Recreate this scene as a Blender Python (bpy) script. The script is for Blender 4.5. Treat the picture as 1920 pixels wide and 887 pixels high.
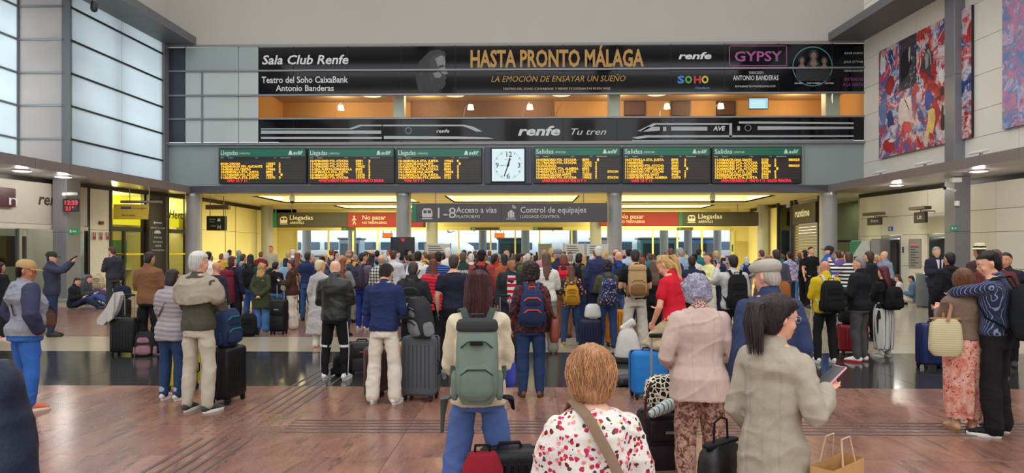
import bpy, bmesh, math, random
import numpy as np
from mathutils import Vector, Matrix, Euler

R = math.radians
for _o in list(bpy.data.objects):
    bpy.data.objects.remove(_o)
COL = bpy.context.scene.collection
SC = bpy.context.scene

# ------------------------------------------------------------ camera, sky, exposure
FPX, YAW, EYE, HZ = 1300.0, R(1.2), 1.72, 471.0
cam_d = bpy.data.cameras.new('camera')
cam_d.sensor_width = 36.0
cam_d.lens = FPX / 1920 * 36.0
cam_d.shift_y = (HZ - 443.5) / 1920
cam_d.clip_end = 300
cam = bpy.data.objects.new('camera', cam_d)
cam.location = (0, 0, EYE)
cam.rotation_euler = (math.pi / 2, 0, YAW)
COL.objects.link(cam)
SC.camera = cam

world = bpy.data.worlds.new('sky')
SC.world = world
world.use_nodes = True
_bg = world.node_tree.nodes['Background']
_bg.inputs[0].default_value = (0.95, 0.975, 1.0, 1)
_bg.inputs[1].default_value = 2.3

SC.view_settings.view_transform = 'Standard'
SC.view_settings.look = 'None'
SC.view_settings.gamma = 1
SC.view_settings.exposure = 0.12
SC.view_settings.use_curve_mapping = False

def lamp(name, kind, loc, energy, color, size=1.0, rot=(0, 0, 0), size_y=None):
    l = bpy.data.lights.new(name, kind)
    l.energy = energy
    l.color = color
    if kind == 'AREA':
        l.size = size
        if size_y:
            l.shape = 'RECTANGLE'
            l.size_y = size_y
    else:
        l.shadow_soft_size = size
    o = bpy.data.objects.new(name, l)
    o.location = loc
    o.rotation_euler = rot
    COL.objects.link(o)
    return o

CA, SA = math.cos(YAW), math.sin(YAW)
def at(px, py, Y):
    """world point where the sight line of a photo pixel meets the plane y = Y"""
    u = (px - 960) / FPX
    D = Y / (CA + u * SA)
    return Vector((D * (u * CA - SA), Y, EYE + (HZ - py) / FPX * D))
def ground(px, D):
    u = (px - 960) / FPX
    return Vector((D * (u * CA - SA), D * (CA + u * SA), 0))

# ------------------------------------------------------------ materials
def lin(c):
    c = c / 255.0
    return c / 12.92 if c <= 0.04045 else ((c + 0.055) / 1.055) ** 2.4
def rgb(r, g, b):
    return (lin(r), lin(g), lin(b), 1.0)
def mul(c, k):
    return (min(1, c[0] * k), min(1, c[1] * k), min(1, c[2] * k), 1)
MATS = {}
class NT:
    def __init__(s, name):
        s.m = bpy.data.materials.new(name)
        s.m.use_nodes = True
        s.t = s.m.node_tree
        s.p = s.t.nodes['Principled BSDF']
        s.out = s.t.nodes['Material Output']
    def n(s, typ, **kw):
        nd = s.t.nodes.new(typ)
        for k, v in kw.items():
            if k.startswith('i_'):
                key = k[2:]
                nd.inputs[int(key) if key.isdigit() else key.replace('_', ' ')].default_value = v
            else:
                setattr(nd, k, v)
        return nd
    def l(s, a, b):
        s.t.links.new(a, b)
    def coords(s, scale=(1, 1, 1), rot=(0, 0, 0), src='Object', loc=(0, 0, 0)):
        tc = s.n('ShaderNodeTexCoord')
        mp = s.n('ShaderNodeMapping')
        mp.inputs['Scale'].default_value = scale
        mp.inputs['Rotation'].default_value = rot
        mp.inputs['Location'].default_value = loc
        if src == 'World':
            g = s.n('ShaderNodeNewGeometry')
            s.l(g.outputs['Position'], mp.inputs[0])
        else:
            s.l(tc.outputs[src], mp.inputs[0])
        return mp.outputs[0]
    def noise(s, co, scale, detail=3, rough=0.5, dist=0.0):
        nd = s.n('ShaderNodeTexNoise')
        nd.inputs['Scale'].default_value = scale
        nd.inputs['Detail'].default_value = detail
        nd.inputs['Roughness'].default_value = rough
        nd.inputs['Distortion'].default_value = dist
        s.l(co, nd.inputs['Vector'])
        return nd.outputs['Fac']
    def ramp(s, fac, stops, interp='LINEAR'):
        r = s.n('ShaderNodeValToRGB')
        r.color_ramp.interpolation = interp
        els = r.color_ramp.elements
        while len(els) < len(stops):
            els.new(0.5)
        for e, (p, c) in zip(els, stops):
            e.position = p
            e.color = c
        s.l(fac, r.inputs[0])
        return r.outputs[0]
    def mix(s, fac, a, b, mode='MIX'):
        m = s.n('ShaderNodeMix', data_type='RGBA', blend_type=mode)
        for sock, v in ((m.inputs[0], fac), (m.inputs[6], a), (m.inputs[7], b)):
            if isinstance(v, (int, float, tuple)):
                sock.default_value = v
            else:
                s.l(v, sock)
        return m.outputs[2]
    def math(s, op, a, b=0.0):
        m = s.n('ShaderNodeMath', operation=op)
        for sock, v in ((m.inputs[0], a), (m.inputs[1], b)):
            if isinstance(v, (int, float)):
                sock.default_value = v
            else:
                s.l(v, sock)
        return m.outputs[0]
    def bump(s, h, strength=0.3, dist=0.01):
        b = s.n('ShaderNodeBump')
        b.inputs['Strength'].default_value = strength
        b.inputs['Distance'].default_value = dist
        s.l(h, b.inputs['Height'])
        s.l(b.outputs[0], s.p.inputs['Normal'])
    def base(s, c):
        if isinstance(c, tuple):
            s.p.inputs['Base Color'].default_value = c
        else:
            s.l(c, s.p.inputs['Base Color'])

def plain(name, c, rough=0.5, metal=0.0, var=0.08, spec=0.5, scale=6.0, coat=0):
    if name in MATS:
        return MATS[name]
    t = NT(name)
    t.p.inputs['Roughness'].default_value = rough
    t.p.inputs['Metallic'].default_value = metal
    t.p.inputs['Specular IOR Level'].default_value = spec
    if coat:
        t.p.inputs['Coat Weight'].default_value = coat
    if var:
        f = t.noise(t.coords(src='World'), scale, 3)
        t.base(t.mix(f, mul(c, 1 - var), mul(c, 1 + var)))
    else:
        t.base(c)
    MATS[name] = t.m
    return t.m

def glow(name, c, strength):
    if name in MATS:
        return MATS[name]
    t = NT(name)
    t.base((0.02, 0.02, 0.02, 1))
    t.p.inputs['Emission Color'].default_value = c
    t.p.inputs['Emission Strength'].default_value = strength
    MATS[name] = t.m
    return t.m

def glass(name, tint=(0.9, 0.95, 0.95, 1), refl=0.12):
    if name in MATS:
        return MATS[name]
    t = NT(name)
    t.t.nodes.remove(t.p)
    tr = t.n('ShaderNodeBsdfTransparent')
    tr.inputs[0].default_value = tint
    gl = t.n('ShaderNodeBsdfGlossy')
    gl.inputs['Roughness'].default_value = 0.02
    gl.inputs[0].default_value = (1, 1, 1, 1)
    lw = t.n('ShaderNodeLayerWeight')
    lw.inputs[0].default_value = refl
    mx = t.n('ShaderNodeMixShader')
    t.l(lw.outputs['Fresnel'], mx.inputs[0])
    t.l(tr.outputs[0], mx.inputs[1])
    t.l(gl.outputs[0], mx.inputs[2])
    t.l(mx.outputs[0], t.out.inputs[0])
    MATS[name] = t.m
    return t.m

def frosted(name, c, trans=0.8):
    """back-lit satin glass: daylight from outside is scattered through it"""
    if name in MATS:
        return MATS[name]
    t = NT(name)
    t.p.inputs['Roughness'].default_value = 0.35
    t.base(mul(c, 0.8))
    ts = t.n('ShaderNodeBsdfTranslucent')
    f = t.noise(t.coords(src='World', scale=(0.25, 0.25, 0.5)), 1.6, 3)
    t.l(t.mix(f, mul(c, 0.86), mul(c, 1.12)), ts.inputs[0])
    mx = t.n('ShaderNodeMixShader')
    mx.inputs[0].default_value = trans
    t.l(t.p.outputs[0], mx.inputs[1])
    t.l(ts.outputs[0], mx.inputs[2])
    t.l(mx.outputs[0], t.out.inputs[0])
    MATS[name] = t.m
    return t.m

def cloth(c, kind='plain', c2=None, rough=0.85, scale=1.0):
    """c: 0-255 triple. fabrics, leathers and prints of the clothes and bags"""
    key = ('cloth', tuple(c), kind, tuple(c2) if c2 else None, rough, scale)
    if key in MATS:
        return MATS[key]
    t = NT('fabric_%s_%d_%d_%d' % ((kind,) + tuple(int(v) for v in c)))
    a = rgb(*c)
    b = rgb(*c2) if c2 else mul(a, 0.6)
    co = t.coords()
    t.p.inputs['Roughness'].default_value = rough
    t.p.inputs['Specular IOR Level'].default_value = 0.25
    if kind in ('plain', 'knit', 'leather', 'shiny'):
        f = t.noise(co, 9, 4, 0.6)
        t.base(t.mix(f, mul(a, 0.82), mul(a, 1.16)))
        if kind == 'leather':
            t.p.inputs['Roughness'].default_value = 0.38
            t.p.inputs['Specular IOR Level'].default_value = 0.5
        if kind == 'shiny':
            t.p.inputs['Roughness'].default_value = 0.45
    elif kind == 'denim':
        f = t.noise(co, 5, 4, 0.6)
        f2 = t.noise(t.coords(scale=(1, 1, 0.15)), 90, 2)
        t.base(t.mix(t.math('MULTIPLY', f2, 0.5), t.mix(f, mul(a, 0.55), mul(a, 1.05)), mul(a, 1.25)))
    elif kind in ('hstripe', 'vstripe'):
        sx = t.n('ShaderNodeSeparateXYZ')
        t.l(co, sx.inputs[0])
        v = sx.outputs[2] if kind == 'hstripe' else sx.outputs[0]
        if kind == 'vstripe':
            v = t.math('ADD', v, t.math('MULTIPLY', sx.outputs[1], 0.5))
        fr = t.math('FRACT', t.math('ADD', t.math('MULTIPLY', v, 14.0 * scale), 50.0))
        t.base(t.mix(t.math('GREATER_THAN', fr, 0.5 if kind == 'hstripe' else 0.78), a, b))
    elif kind == 'plaid':
        sx = t.n('ShaderNodeSeparateXYZ')
        t.l(co, sx.inputs[0])
        f1 = t.math('GREATER_THAN', t.math('FRACT', t.math('MULTIPLY', sx.outputs[2], 12.0 * scale)), 0.5)
        f2 = t.math('GREATER_THAN', t.math('FRACT', t.math('MULTIPLY', sx.outputs[0], 12.0 * scale)), 0.5)
        s = t.math('MULTIPLY', t.math('ADD', f1, f2), 0.5)
        t.base(t.ramp(s, [(0, a), (0.5, mul((a[0] * .5 + b[0] * .5, a[1] * .5 + b[1] * .5, a[2] * .5 + b[2] * .5), 0.8)), (1, b)]))
    elif kind in ('floral', 'camo', 'mottle'):
        vo = t.n('ShaderNodeTexVoronoi')
        vo.inputs['Scale'].default_value = 38.0 * scale
        mixco = t.n('ShaderNodeVectorMath', operation='ADD')
        nz = t.n('ShaderNodeTexNoise')
        nz.inputs['Scale'].default_value = 30.0 * scale
        t.l(co, nz.inputs['Vector'])
        sc = t.n('ShaderNodeVectorMath', operation='SCALE')
        sc.inputs['Scale'].default_value = 0.022 / scale
        t.l(nz.outputs['Color'], sc.inputs[0])
        t.l(co, mixco.inputs[0])
        t.l(sc.outputs[0], mixco.inputs[1])
        t.l(mixco.outputs[0], vo.inputs['Vector'])
        sp = t.n('ShaderNodeSeparateColor')
        t.l(vo.outputs['Color'], sp.inputs[0])
        if kind == 'floral':
            pal = t.ramp(sp.outputs[0], [(0.0, a), (0.22, b), (0.42, a), (0.52, mul(b, 0.35)), (0.62, a), (0.72, rgb(235, 150, 160)), (0.86, rgb(225, 200, 150)), (0.93, rgb(70, 75, 60))], 'CONSTANT')
            near = t.math('LESS_THAN', vo.outputs['Distance'], 0.52)
            core = t.math('LESS_THAN', vo.outputs['Distance'], 0.16)
            colr = t.mix(near, a, pal)
            t.base(t.mix(t.math('MULTIPLY', core, 0.5), colr, mul(b, 0.7)))
        elif kind == 'camo':
            t.base(t.ramp(sp.outputs[0], [(0, a), (0.35, b), (0.7, mul(a, 0.4)), (0.85, mul(b, 1.6))], 'CONSTANT'))
        else:
            t.base(t.ramp(t.noise(co, 28 * scale, 5, 0.65, 1.5), [(0.42, a), (0.56, b)]))
    elif kind == 'blossom':
        big = t.noise(co, 9 * scale, 4, 0.6, 1.2)
        small = t.noise(t.coords(loc=(3, 1, 2)), 26 * scale, 4, 0.6, 1.6)
        c1 = t.ramp(big, [(0.40, a), (0.50, rgb(222, 160, 140)), (0.60, rgb(200, 120, 105))])
        c2n = t.math('GREATER_THAN', small, 0.60)
        t.base(t.mix(c2n, c1, b))
    elif kind == 'leopard':
        vo = t.n('ShaderNodeTexVoronoi', feature='DISTANCE_TO_EDGE')
        vo.inputs['Scale'].default_value = 26.0 * scale
        t.l(co, vo.inputs['Vector'])
        t.base(t.mix(t.math('LESS_THAN', vo.outputs['Distance'], 0.10), b, a))
    if kind in ('knit',):
        h = t.noise(t.coords(scale=(1, 1, 2)), 120, 2)
    elif kind in ('leather',):
        h = t.noise(co, 22, 5, 0.65)
    else:
        h = t.math('ADD', t.noise(co, 14, 4, 0.6), t.math('MULTIPLY', t.noise(co, 160, 2), 0.15))
    t.bump(h, 0.45, 0.012)
    MATS[key] = t.m
    return t.m

def hairmat(c):
    key = ('hair', tuple(c))
    if key in MATS:
        return MATS[key]
    t = NT('hair_%d_%d_%d' % tuple(c))
    a = rgb(*c)
    f = t.noise(t.coords(scale=(1, 1, 0.12)), 90, 4, 0.7, 0.6)
    t.base(t.mix(f, mul(a, 0.45), mul(a, 1.5)))
    t.p.inputs['Roughness'].default_value = 0.42
    t.p.inputs['Specular IOR Level'].default_value = 0.35
    t.bump(f, 0.6, 0.006)
    MATS[key] = t.m
    return t.m

def skinmat(k=0):
    key = ('skin', k)
    if key in MATS:
        return MATS[key]
    c = [(222, 168, 140), (200, 142, 112), (176, 116, 86), (120, 76, 54), (228, 180, 156)][k]
    t = NT('skin_%d' % k)
    a = rgb(*c)
    f = t.noise(t.coords(), 14, 4)
    t.base(t.mix(f, mul(a, 0.9), (min(1, a[0] * 1.12), a[1] * 0.98, a[2] * 0.96, 1)))
    t.p.inputs['Roughness'].default_value = 0.55
    t.p.inputs['Subsurface Weight'].default_value = 0.0
    MATS[key] = t.m
    return t.m

# ------------------------------------------------------------ mesh building
def tag(o, label=None, cat=None, group=None, kind=None):
    if label: o['label'] = label
    if cat: o['category'] = cat
    if group: o['group'] = group
    if kind: o['kind'] = kind
    return o
def empty(name, loc=(0, 0, 0), rz=0.0, label=None, cat=None, group=None, parent=None, kind=None):
    o = bpy.data.objects.new(name, None)
    o.empty_display_size = 0.1
    COL.objects.link(o)
    o.location = loc
    o.rotation_euler = (0, 0, rz)
    o.parent = parent
    return tag(o, label, cat, group, kind)

class MB:
    def __init__(s):
        s.v = []
        s.f = []
    def add(s, vs, fs):
        b = len(s.v)
        s.v += [tuple(v) for v in vs]
        s.f += [tuple(i + b for i in f) for f in fs]
        return s
    def box(s, x0, x1, y0, y1, z0, z1, M=None):
        vs = [Vector((x, y, z)) for z in (z0, z1) for y in (y0, y1) for x in (x0, x1)]
        if M: vs = [M @ v for v in vs]
        return s.add(vs, [(0, 2, 3, 1), (4, 5, 7, 6), (0, 1, 5, 4), (2, 6, 7, 3), (0, 4, 6, 2), (1, 3, 7, 5)])
    def bevbox(s, x0, x1, y0, y1, z0, z1, b=0.01, M=None, seg=1):
        """box with chamfered edges, as stacked rounded rings"""
        pts = []
        def ring(ins, z):
            r = []
            xa, xb, ya, yb = x0 + ins, x1 - ins, y0 + ins, y1 - ins
            bb = max(b - ins, 0.0005)
            for cx, cy, a0 in ((xb - bb, yb - bb, 0), (xa + bb, yb - bb, 90), (xa + bb, ya + bb, 180), (xb - bb, ya + bb, 270)):
                for k in range(seg + 1):
                    a = R(a0 + 90 * k / seg)
                    r.append(Vector((cx + bb * math.cos(a), cy + bb * math.sin(a), z)))
            return r
        rings = []
        for k in range(seg + 1):
            a = R(90 * k / seg)
            rings.append(ring(b * (1 - math.sin(a)), z0 + b * (1 - math.cos(a))))
        for k in range(seg + 1):
            a = R(90 * (1 - k / seg))
            rings.append(ring(b * (1 - math.sin(a)), z1 - b * (1 - math.cos(a))))
        return s.rings(rings, M)
    def rings(s, rings, M=None, cap=True):
        n = len(rings[0])
        vs = [v for r in rings for v in r]
        if M: vs = [M @ Vector(v) for v in vs]
        fs = []
        for i in range(len(rings) - 1):
            for j in range(n):
                k = (j + 1) % n
                fs.append((i * n + j, i * n + k, (i + 1) * n + k, (i + 1) * n + j))
        if cap:
            fs.append(tuple(reversed(range(n))))
            fs.append(tuple((len(rings) - 1) * n + j for j in range(n)))
        return s.add(vs, fs)
    def tube(s, pts, rad, n=8, flat=None, side=None, M=None, capr=True):
        pts = [Vector(p) for p in pts]
        if isinstance(rad, (int, float)): rad = [rad] * len(pts)
        rings = []
        up = None
        T = []
        for i in range(len(pts)):
            a = pts[max(i - 1, 0)]; b = pts[min(i + 1, len(pts) - 1)]
            d = (b - a)
            T.append(d.normalized() if d.length > 1e-9 else Vector((0, 0, 1)))
        ref = Vector(side) if side else (Vector((1, 0, 0)) if abs(T[0].x) < 0.9 else Vector((0, 1, 0)))
        for i, p in enumerate(pts):
            t = T[i]
            u = (ref - t * ref.dot(t)).normalized()
            v = t.cross(u)
            ref = u
            ru, rv = (rad[i], rad[i]) if not isinstance(rad[i], tuple) else rad[i]
            if flat: rv = ru * flat
            def mk(k, off):
                return [p + t * off + u * (ru * k * math.cos(2 * math.pi * j / n)) + v * (rv * k * math.sin(2 * math.pi * j / n)) for j in range(n)]
            if i == 0 and capr:
                rings.append(mk(0.3, -rv * 0.85)); rings.append(mk(0.75, -rv * 0.6))
            rings.append(mk(1.0, 0))
            if i == len(pts) - 1 and capr:
                rings.append(mk(0.75, rv * 0.6)); rings.append(mk(0.3, rv * 0.85))
        return s.rings(rings, M)
    def ell(s, c, r, M=None, n=12, m=8):
        rings = []
        for i in range(1, m):
            a = math.pi * i / m
            rings.append([Vector((c[0] + r[0] * math.sin(a) * math.cos(2 * math.pi * j / n), c[1] + r[1] * math.sin(a) * math.sin(2 * math.pi * j / n), c[2] - r[2] * math.cos(a))) for j in range(n)])
        return s.rings(rings, M)
    def cyl(s, c, r, z0, z1, n=24, M=None, r2=None):
        r2 = r if r2 is None else r2
        return s.rings([[Vector((c[0] + rr * math.cos(2 * math.pi * j / n), c[1] + rr * math.sin(2 * math.pi * j / n), z)) for j in range(n)] for z, rr in ((z0, r), (z1, r2))], M)
    def poly(s, pts, y0, y1):
        """outline in x,z extruded from y0 to y1"""
        n = len(pts)
        vs = [(p[0], y0, p[1]) for p in pts] + [(p[0], y1, p[1]) for p in pts]
        fs = [tuple(range(n)), tuple(reversed(range(n, 2 * n)))]
        for j in range(n):
            k = (j + 1) % n
            fs.append((j, j + n, k + n, k))
        return s.add(vs, fs)
    def mesh(s, name, mat, smooth=False):
        me = bpy.data.meshes.new(name)
        me.from_pydata(s.v, [], s.f)
        if mat: me.materials.append(mat)
        if smooth:
            me.polygons.foreach_set('use_smooth', [True] * len(me.polygons))
            if hasattr(me, 'set_sharp_from_angle'):
                me.set_sharp_from_angle(angle=R(38))
        me.update()
        return me
    def build(s, name, mat, parent=None, smooth=False, loc=(0, 0, 0)):
        o = bpy.data.objects.new(name, s.mesh(name, mat, smooth))
        o.location = loc
        COL.objects.link(o)
        o.parent = parent
        return o
def inst(name, mesh, loc, parent=None, rot=(0, 0, 0), scale=(1, 1, 1)):
    o = bpy.data.objects.new(name, mesh)
    o.location = loc; o.rotation_euler = rot; o.scale = scale
    COL.objects.link(o)
    o.parent = parent
    return o
def box(name, x0, x1, y0, y1, z0, z1, mat, parent=None, bev=0):
    m = MB()
    if bev: m.bevbox(x0, x1, y0, y1, z0, z1, bev)
    else: m.box(x0, x1, y0, y1, z0, z1)
    return m.build(name, mat, parent)

FIT = []
def text(body, size, mat, parent, loc, rot=(math.pi / 2, 0, 0), width=None, align='LEFT', shear=0, bold=0.0, name='lettering', ls=1.0):
    cu = bpy.data.curves.new(name, 'FONT')
    cu.body = body
    cu.size = size
    cu.align_x = align
    cu.shear = shear
    cu.offset = bold * size
    cu.resolution_u = 2
    cu.extrude = 0.001
    cu.space_line = ls
    cu.materials.append(mat)
    o = bpy.data.objects.new(name, cu)
    o.location = loc
    o.rotation_euler = rot
    COL.objects.link(o)
    o.parent = parent
    if width: FIT.append((o, width))
    return o
# ------------------------------------------------------------ common finishes
M_wall = plain('plaster_warm_white', rgb(206, 198, 184), 0.8)
M_bulk = plain('bulkhead_plaster', rgb(176, 171, 162), 0.85, var=0.04, scale=0.6)
M_panelw = plain('stone_wall_panel', rgb(222, 218, 208), 0.55, var=0.05, scale=1.5)
M_panelc = plain('cream_wall_panel', rgb(226, 220, 202), 0.5, var=0.04, scale=1.5)
M_joint = plain('shadow_joint', rgb(90, 86, 80), 0.9)
M_grey = plain('grey_green_cladding', rgb(146, 158, 156), 0.38, 0.0, var=0.04, scale=1.0)
M_steel = plain('grey_painted_steel', rgb(130, 130, 136), 0.42, 0.3, var=0.06)
M_steel2 = plain('mauve_grey_soffit', rgb(138, 130, 134), 0.35, 0.45, var=0.08)
M_dark = plain('dark_slate_panel', rgb(52, 56, 66), 0.25)
M_black = plain('black_frame', rgb(22, 20, 22), 0.4)
M_alu = plain('brushed_aluminium', rgb(165, 166, 168), 0.3, 0.7)
M_white = plain('white_plastic', rgb(225, 225, 222), 0.4)
M_dwhite = plain('printed_white', rgb(205, 208, 210), 0.6, var=0)
M_gold = plain('printed_gold', rgb(176, 132, 66), 0.6, var=0)
M_print = plain('black_printed_glass', rgb(17, 17, 21), 0.06, spec=0.28, var=0)
M_col = plain('round_column_paint', rgb(150, 150, 152), 0.4, var=0.04)
M_green = plain('sign_green', rgb(24, 118, 84), 0.45, var=0)
M_red = plain('sign_red', rgb(150, 24, 22), 0.4, var=0)
M_signg = plain('sign_charcoal', rgb(70, 68, 72), 0.4, var=0)
M_amber = glow('amber_led', rgb(255, 190, 30), 1.35)
M_redled = glow('red_led', rgb(255, 30, 60), 1.1)
M_glass = glass('clear_glass')

def granite():
    t = NT('red_granite')
    oi = t.n('ShaderNodeObjectInfo')
    g = t.n('ShaderNodeNewGeometry')
    off = t.n('ShaderNodeVectorMath', operation='SCALE')
    off.inputs['Scale'].default_value = 9.0
    cb = t.n('ShaderNodeCombineXYZ')
    t.l(oi.outputs['Random'], cb.inputs[0]); t.l(oi.outputs['Random'], cb.inputs[1])
    t.l(cb.outputs[0], off.inputs[0])
    ad = t.n('ShaderNodeVectorMath', operation='ADD')
    t.l(g.outputs['Position'], ad.inputs[0]); t.l(off.outputs[0], ad.inputs[1])
    def mp(sc, rz):
        m = t.n('ShaderNodeMapping')
        m.inputs['Scale'].default_value = sc
        m.inputs['Rotation'].default_value = (0, 0, rz)
        t.l(ad.outputs[0], m.inputs[0])
        return m.outputs[0]
    a = t.noise(mp((1, 0.35, 1), R(12)), 1.8, 4, 0.6, 0.8)
    b = t.noise(mp((3.2, 0.55, 1), R(14)), 2.4, 6, 0.68, 1.2)
    c = t.noise(mp((5, 1.6, 1), R(20)), 6, 5, 0.7, 2.0)
    sp = t.noise(mp((1, 1, 1), 0), 95, 2, 0.6)
    base = t.ramp(a, [(0.3, rgb(112, 78, 66)), (0.5, rgb(138, 98, 84)), (0.62, rgb(156, 112, 90)), (0.75, rgb(166, 124, 112))])
    light = t.ramp(c, [(0.5, (0, 0, 0, 1)), (0.72, (1, 1, 1, 1))])
    base = t.mix(t.math('MULTIPLY', light, 0.35), base, rgb(196, 150, 136))
    streak = t.math('MULTIPLY', t.ramp(b, [(0.55, (0, 0, 0, 1)), (0.66, (1, 1, 1, 1))]), 0.72)
    base = t.mix(streak, base, rgb(78, 66, 66))
    base = t.mix(t.math('MULTIPLY', sp, 0.22), base, rgb(90, 60, 50))
    t.base(base)
    t.p.inputs['Roughness'].default_value = 0.23
    t.p.inputs['Specular IOR Level'].default_value = 0.55
    return t.m
M_gran = granite()
def stone(name, c, c2, rough):
    t = NT(name)
    co = t.coords(src='World')
    t.base(t.mix(t.noise(co, 2.5, 5, 0.65), c, t.mix(t.noise(co, 60, 2), c2, mul(c, 0.85))))
    t.p.inputs['Roughness'].default_value = rough
    t.p.inputs['Specular IOR Level'].default_value = 0.6
    return t.m
M_dtile = stone('dark_stone', rgb(50, 50, 50), rgb(66, 64, 62), 0.12)
M_btile = stone('beige_stone', rgb(176, 162, 136), rgb(190, 176, 150), 0.16)

# ------------------------------------------------------------ floor, tile by tile
def build_floor():
    fl = box('floor', -22, 20, -3, 41, -0.2, -0.006, plain('floor_bedding', rgb(60, 52, 48), 0.8))
    tag(fl, 'polished granite hall floor with dark and beige bands', None, None, 'structure')
    rows = []
    y = 0.77
    while y < 8.7: rows.append((y, y + 1.0, 'g', 1.5)); y += 1.0
    for k in range(3): rows.append((8.77 + k * 1.01, 8.77 + (k + 1) * 1.01, 'd', 1.0))
    rows += [(11.8, 12.8, 'b', 1.0), (12.8, 13.8, 'b', 1.0)]
    y = 13.8
    while y < 40.9: rows.append((y, y + 1.2, 'r', 1.5)); y += 1.2
    meshes = {}
    tiles = []
    for (a, b, k, w) in rows:
        x = -21.0 + (0.35 if k == 'g' else 0)
        while x < 18:
            cx, cy = x + w / 2, (a + b) / 2
            kk = k
            if k == 'g': kk = 'g'
            if k == 'r': kk = 'g' if (cy < 21 and cx < 5.2) else 'b'
            inview = abs(cx + 0.02 * cy) < cy * 0.78 + 1.6
            tiles.append((cx, cy, w, b - a, kk, inview))
            x += w
    vis = sorted([t for t in tiles if t[5]], key=lambda t: -t[2] * t[3] / t[1] ** 3)
    keep = vis[:290]
    ks = set((t[0], t[1]) for t in keep)
    MM = {'g': M_gran, 'd': M_dtile, 'b': M_btile}
    rest = {'g': MB(), 'd': MB(), 'b': MB()}
    for (cx, cy, w, h, k, iv) in tiles:
        if (cx, cy) in ks:
            key = (round(w, 3), round(h, 3), k)
            if key not in meshes:
                m = MB()
                g = 0.0018
                m.rings([[Vector((sx * (w / 2 - i), sy * (h / 2 - i), z)) for sx, sy in ((1, 1), (-1, 1), (-1, -1), (1, -1))] for i, z in ((g, -0.02), (g, -0.0015), (g + 0.0015, 0.0))])
                meshes[key] = m.mesh('floor_tile', MM[k])
            inst('floor_tile', meshes[key], (cx, cy, 0), fl)
        else:
            rest[k].box(cx - w / 2 + .002, cx + w / 2 - .002, cy - h / 2 + .002, cy + h / 2 - .002, -0.02, 0)
    for k in rest:
        if rest[k].v:
            tag(rest[k].build('far_tiles', MM[k], fl), kind='stuff')
    # tactile guidance strips
    M_tac = plain('tactile_bar', rgb(96, 82, 80), 0.35)
    bars = MB(); bars.box(0, 1, -0.016, 0.016, 0, 0.004)
    bm = bars.mesh('tactile_bar', M_tac)
    for i in range(5):
        yy = 6.55 + i * 0.115
        inst('tactile_bar', bm, (-2.35, yy, 0.0005), fl, scale=(7.6, 1, 1))
        inst('tactile_bar', bm, (-2.98 + i * 0.115, 7.3, 0.0005), fl, (0, 0, math.pi / 2), (6.6, 1, 1))
        inst('tactile_bar', bm, (-2.98 + i * 0.115, 3.2, 0.0005), fl, (0, 0, math.pi / 2), (3.1, 1, 1))
    dots = MB()
    for i in range(9):
        for j in range(8):
            dots.cyl((-3.15 + i * 0.1, 6.45 + j * 0.1), 0.022, 0.0004, 0.004, 8, r2=0.016)
    tag(dots.build('tactile_studs', M_tac, fl), kind='stuff')
build_floor()

# ------------------------------------------------------------ far facade (plane y = 29)
YF = 29.0
zF = lambda py: at(960, py, YF).z
xF = lambda px, Y=YF: at(px, 471, Y).x
wall = empty('wall_back', (0, YF, 0), label='grey and glazed far wall of the hall above the platform entrance', kind='structure')
def wb(name, x0, x1, y0, y1, z0, z1, mat, bev=0):
    return box(name, x0, x1, y0 - YF, y1 - YF, z0, z1, mat, wall, bev)
XL, XR = -15.4, 13.98
wb('bulkhead', -22, 20, 29.0, 29.4, zF(83), 15.0, M_bulk)
wb('bulkhead_edge', XL, XR, 28.93, 29.0, zF(85), zF(81), M_steel)
# grey cladding band, panel by panel
for i in range(12):
    a = XL + (XR - XL) * i / 12; b = XL + (XR - XL) * (i + 1) / 12
    wb('cladding_panel', a + .004, b - .004, 29.0, 29.3, zF(350), zF(269), M_grey, 0.004)
wb('cladding_cap', XL, XR, 28.86, 29.3, zF(271.5), zF(266.5), M_steel)
wb('fascia', -14.6, 12.9, 28.7, 29.3, 4.16, 4.44, plain('fascia_dark', rgb(74, 74, 84), 0.4, 0.3))
# glazing band: four rows of panes
zs = [zF(266.5), zF(221.5), zF(177), zF(131), zF(85)]
win = empty('window_1', (0, YF, 0), label='four-row glazing band above the departure boards', kind='structure')
xj = [XL, xF(348), xF(448), xF(485), xF(551)] + [xF(652 + 100.9 * k) for k in range(10)] + [XR]
M_pl = plain('pale_green_panel_glass', rgb(150, 164, 162), 0.12, spec=0.6, var=0.05, scale=0.5)
M_pl2 = plain('pale_white_panel_glass', rgb(184, 192, 190), 0.15, spec=0.6, var=0.06, scale=0.5)
for i in range(len(xj) - 1):
    for r in range(4):
        if i >= 3 and r != 1: continue
        m = M_dark if i == 0 else ((M_pl if r == 3 else M_pl2) if i in (1, 2) else M_glass)
        box('pane', xj[i] + 0.008, xj[i + 1] - 0.008, -0.03, -0.015, zs[r] + 0.03, zs[r + 1] - 0.03, m, win, 0.003)
for i in range(1, len(xj)):
    for r in (0, 2, 3) if i > 2 else (0, 1, 2, 3):
        box('gasket', xj[i] - .02, xj[i] + .02, -0.014, 0.0, zs[r], zs[r + 1], M_black, win)
for z in zs[1:4]:
    box('transom', XL, XR, -0.09, 0.03, z - 0.035, z + 0.035, M_steel, win)
box('upright', xF(378), xF(382), -0.05, -0.031, zs[0], zs[3], M_steel, win)
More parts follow.
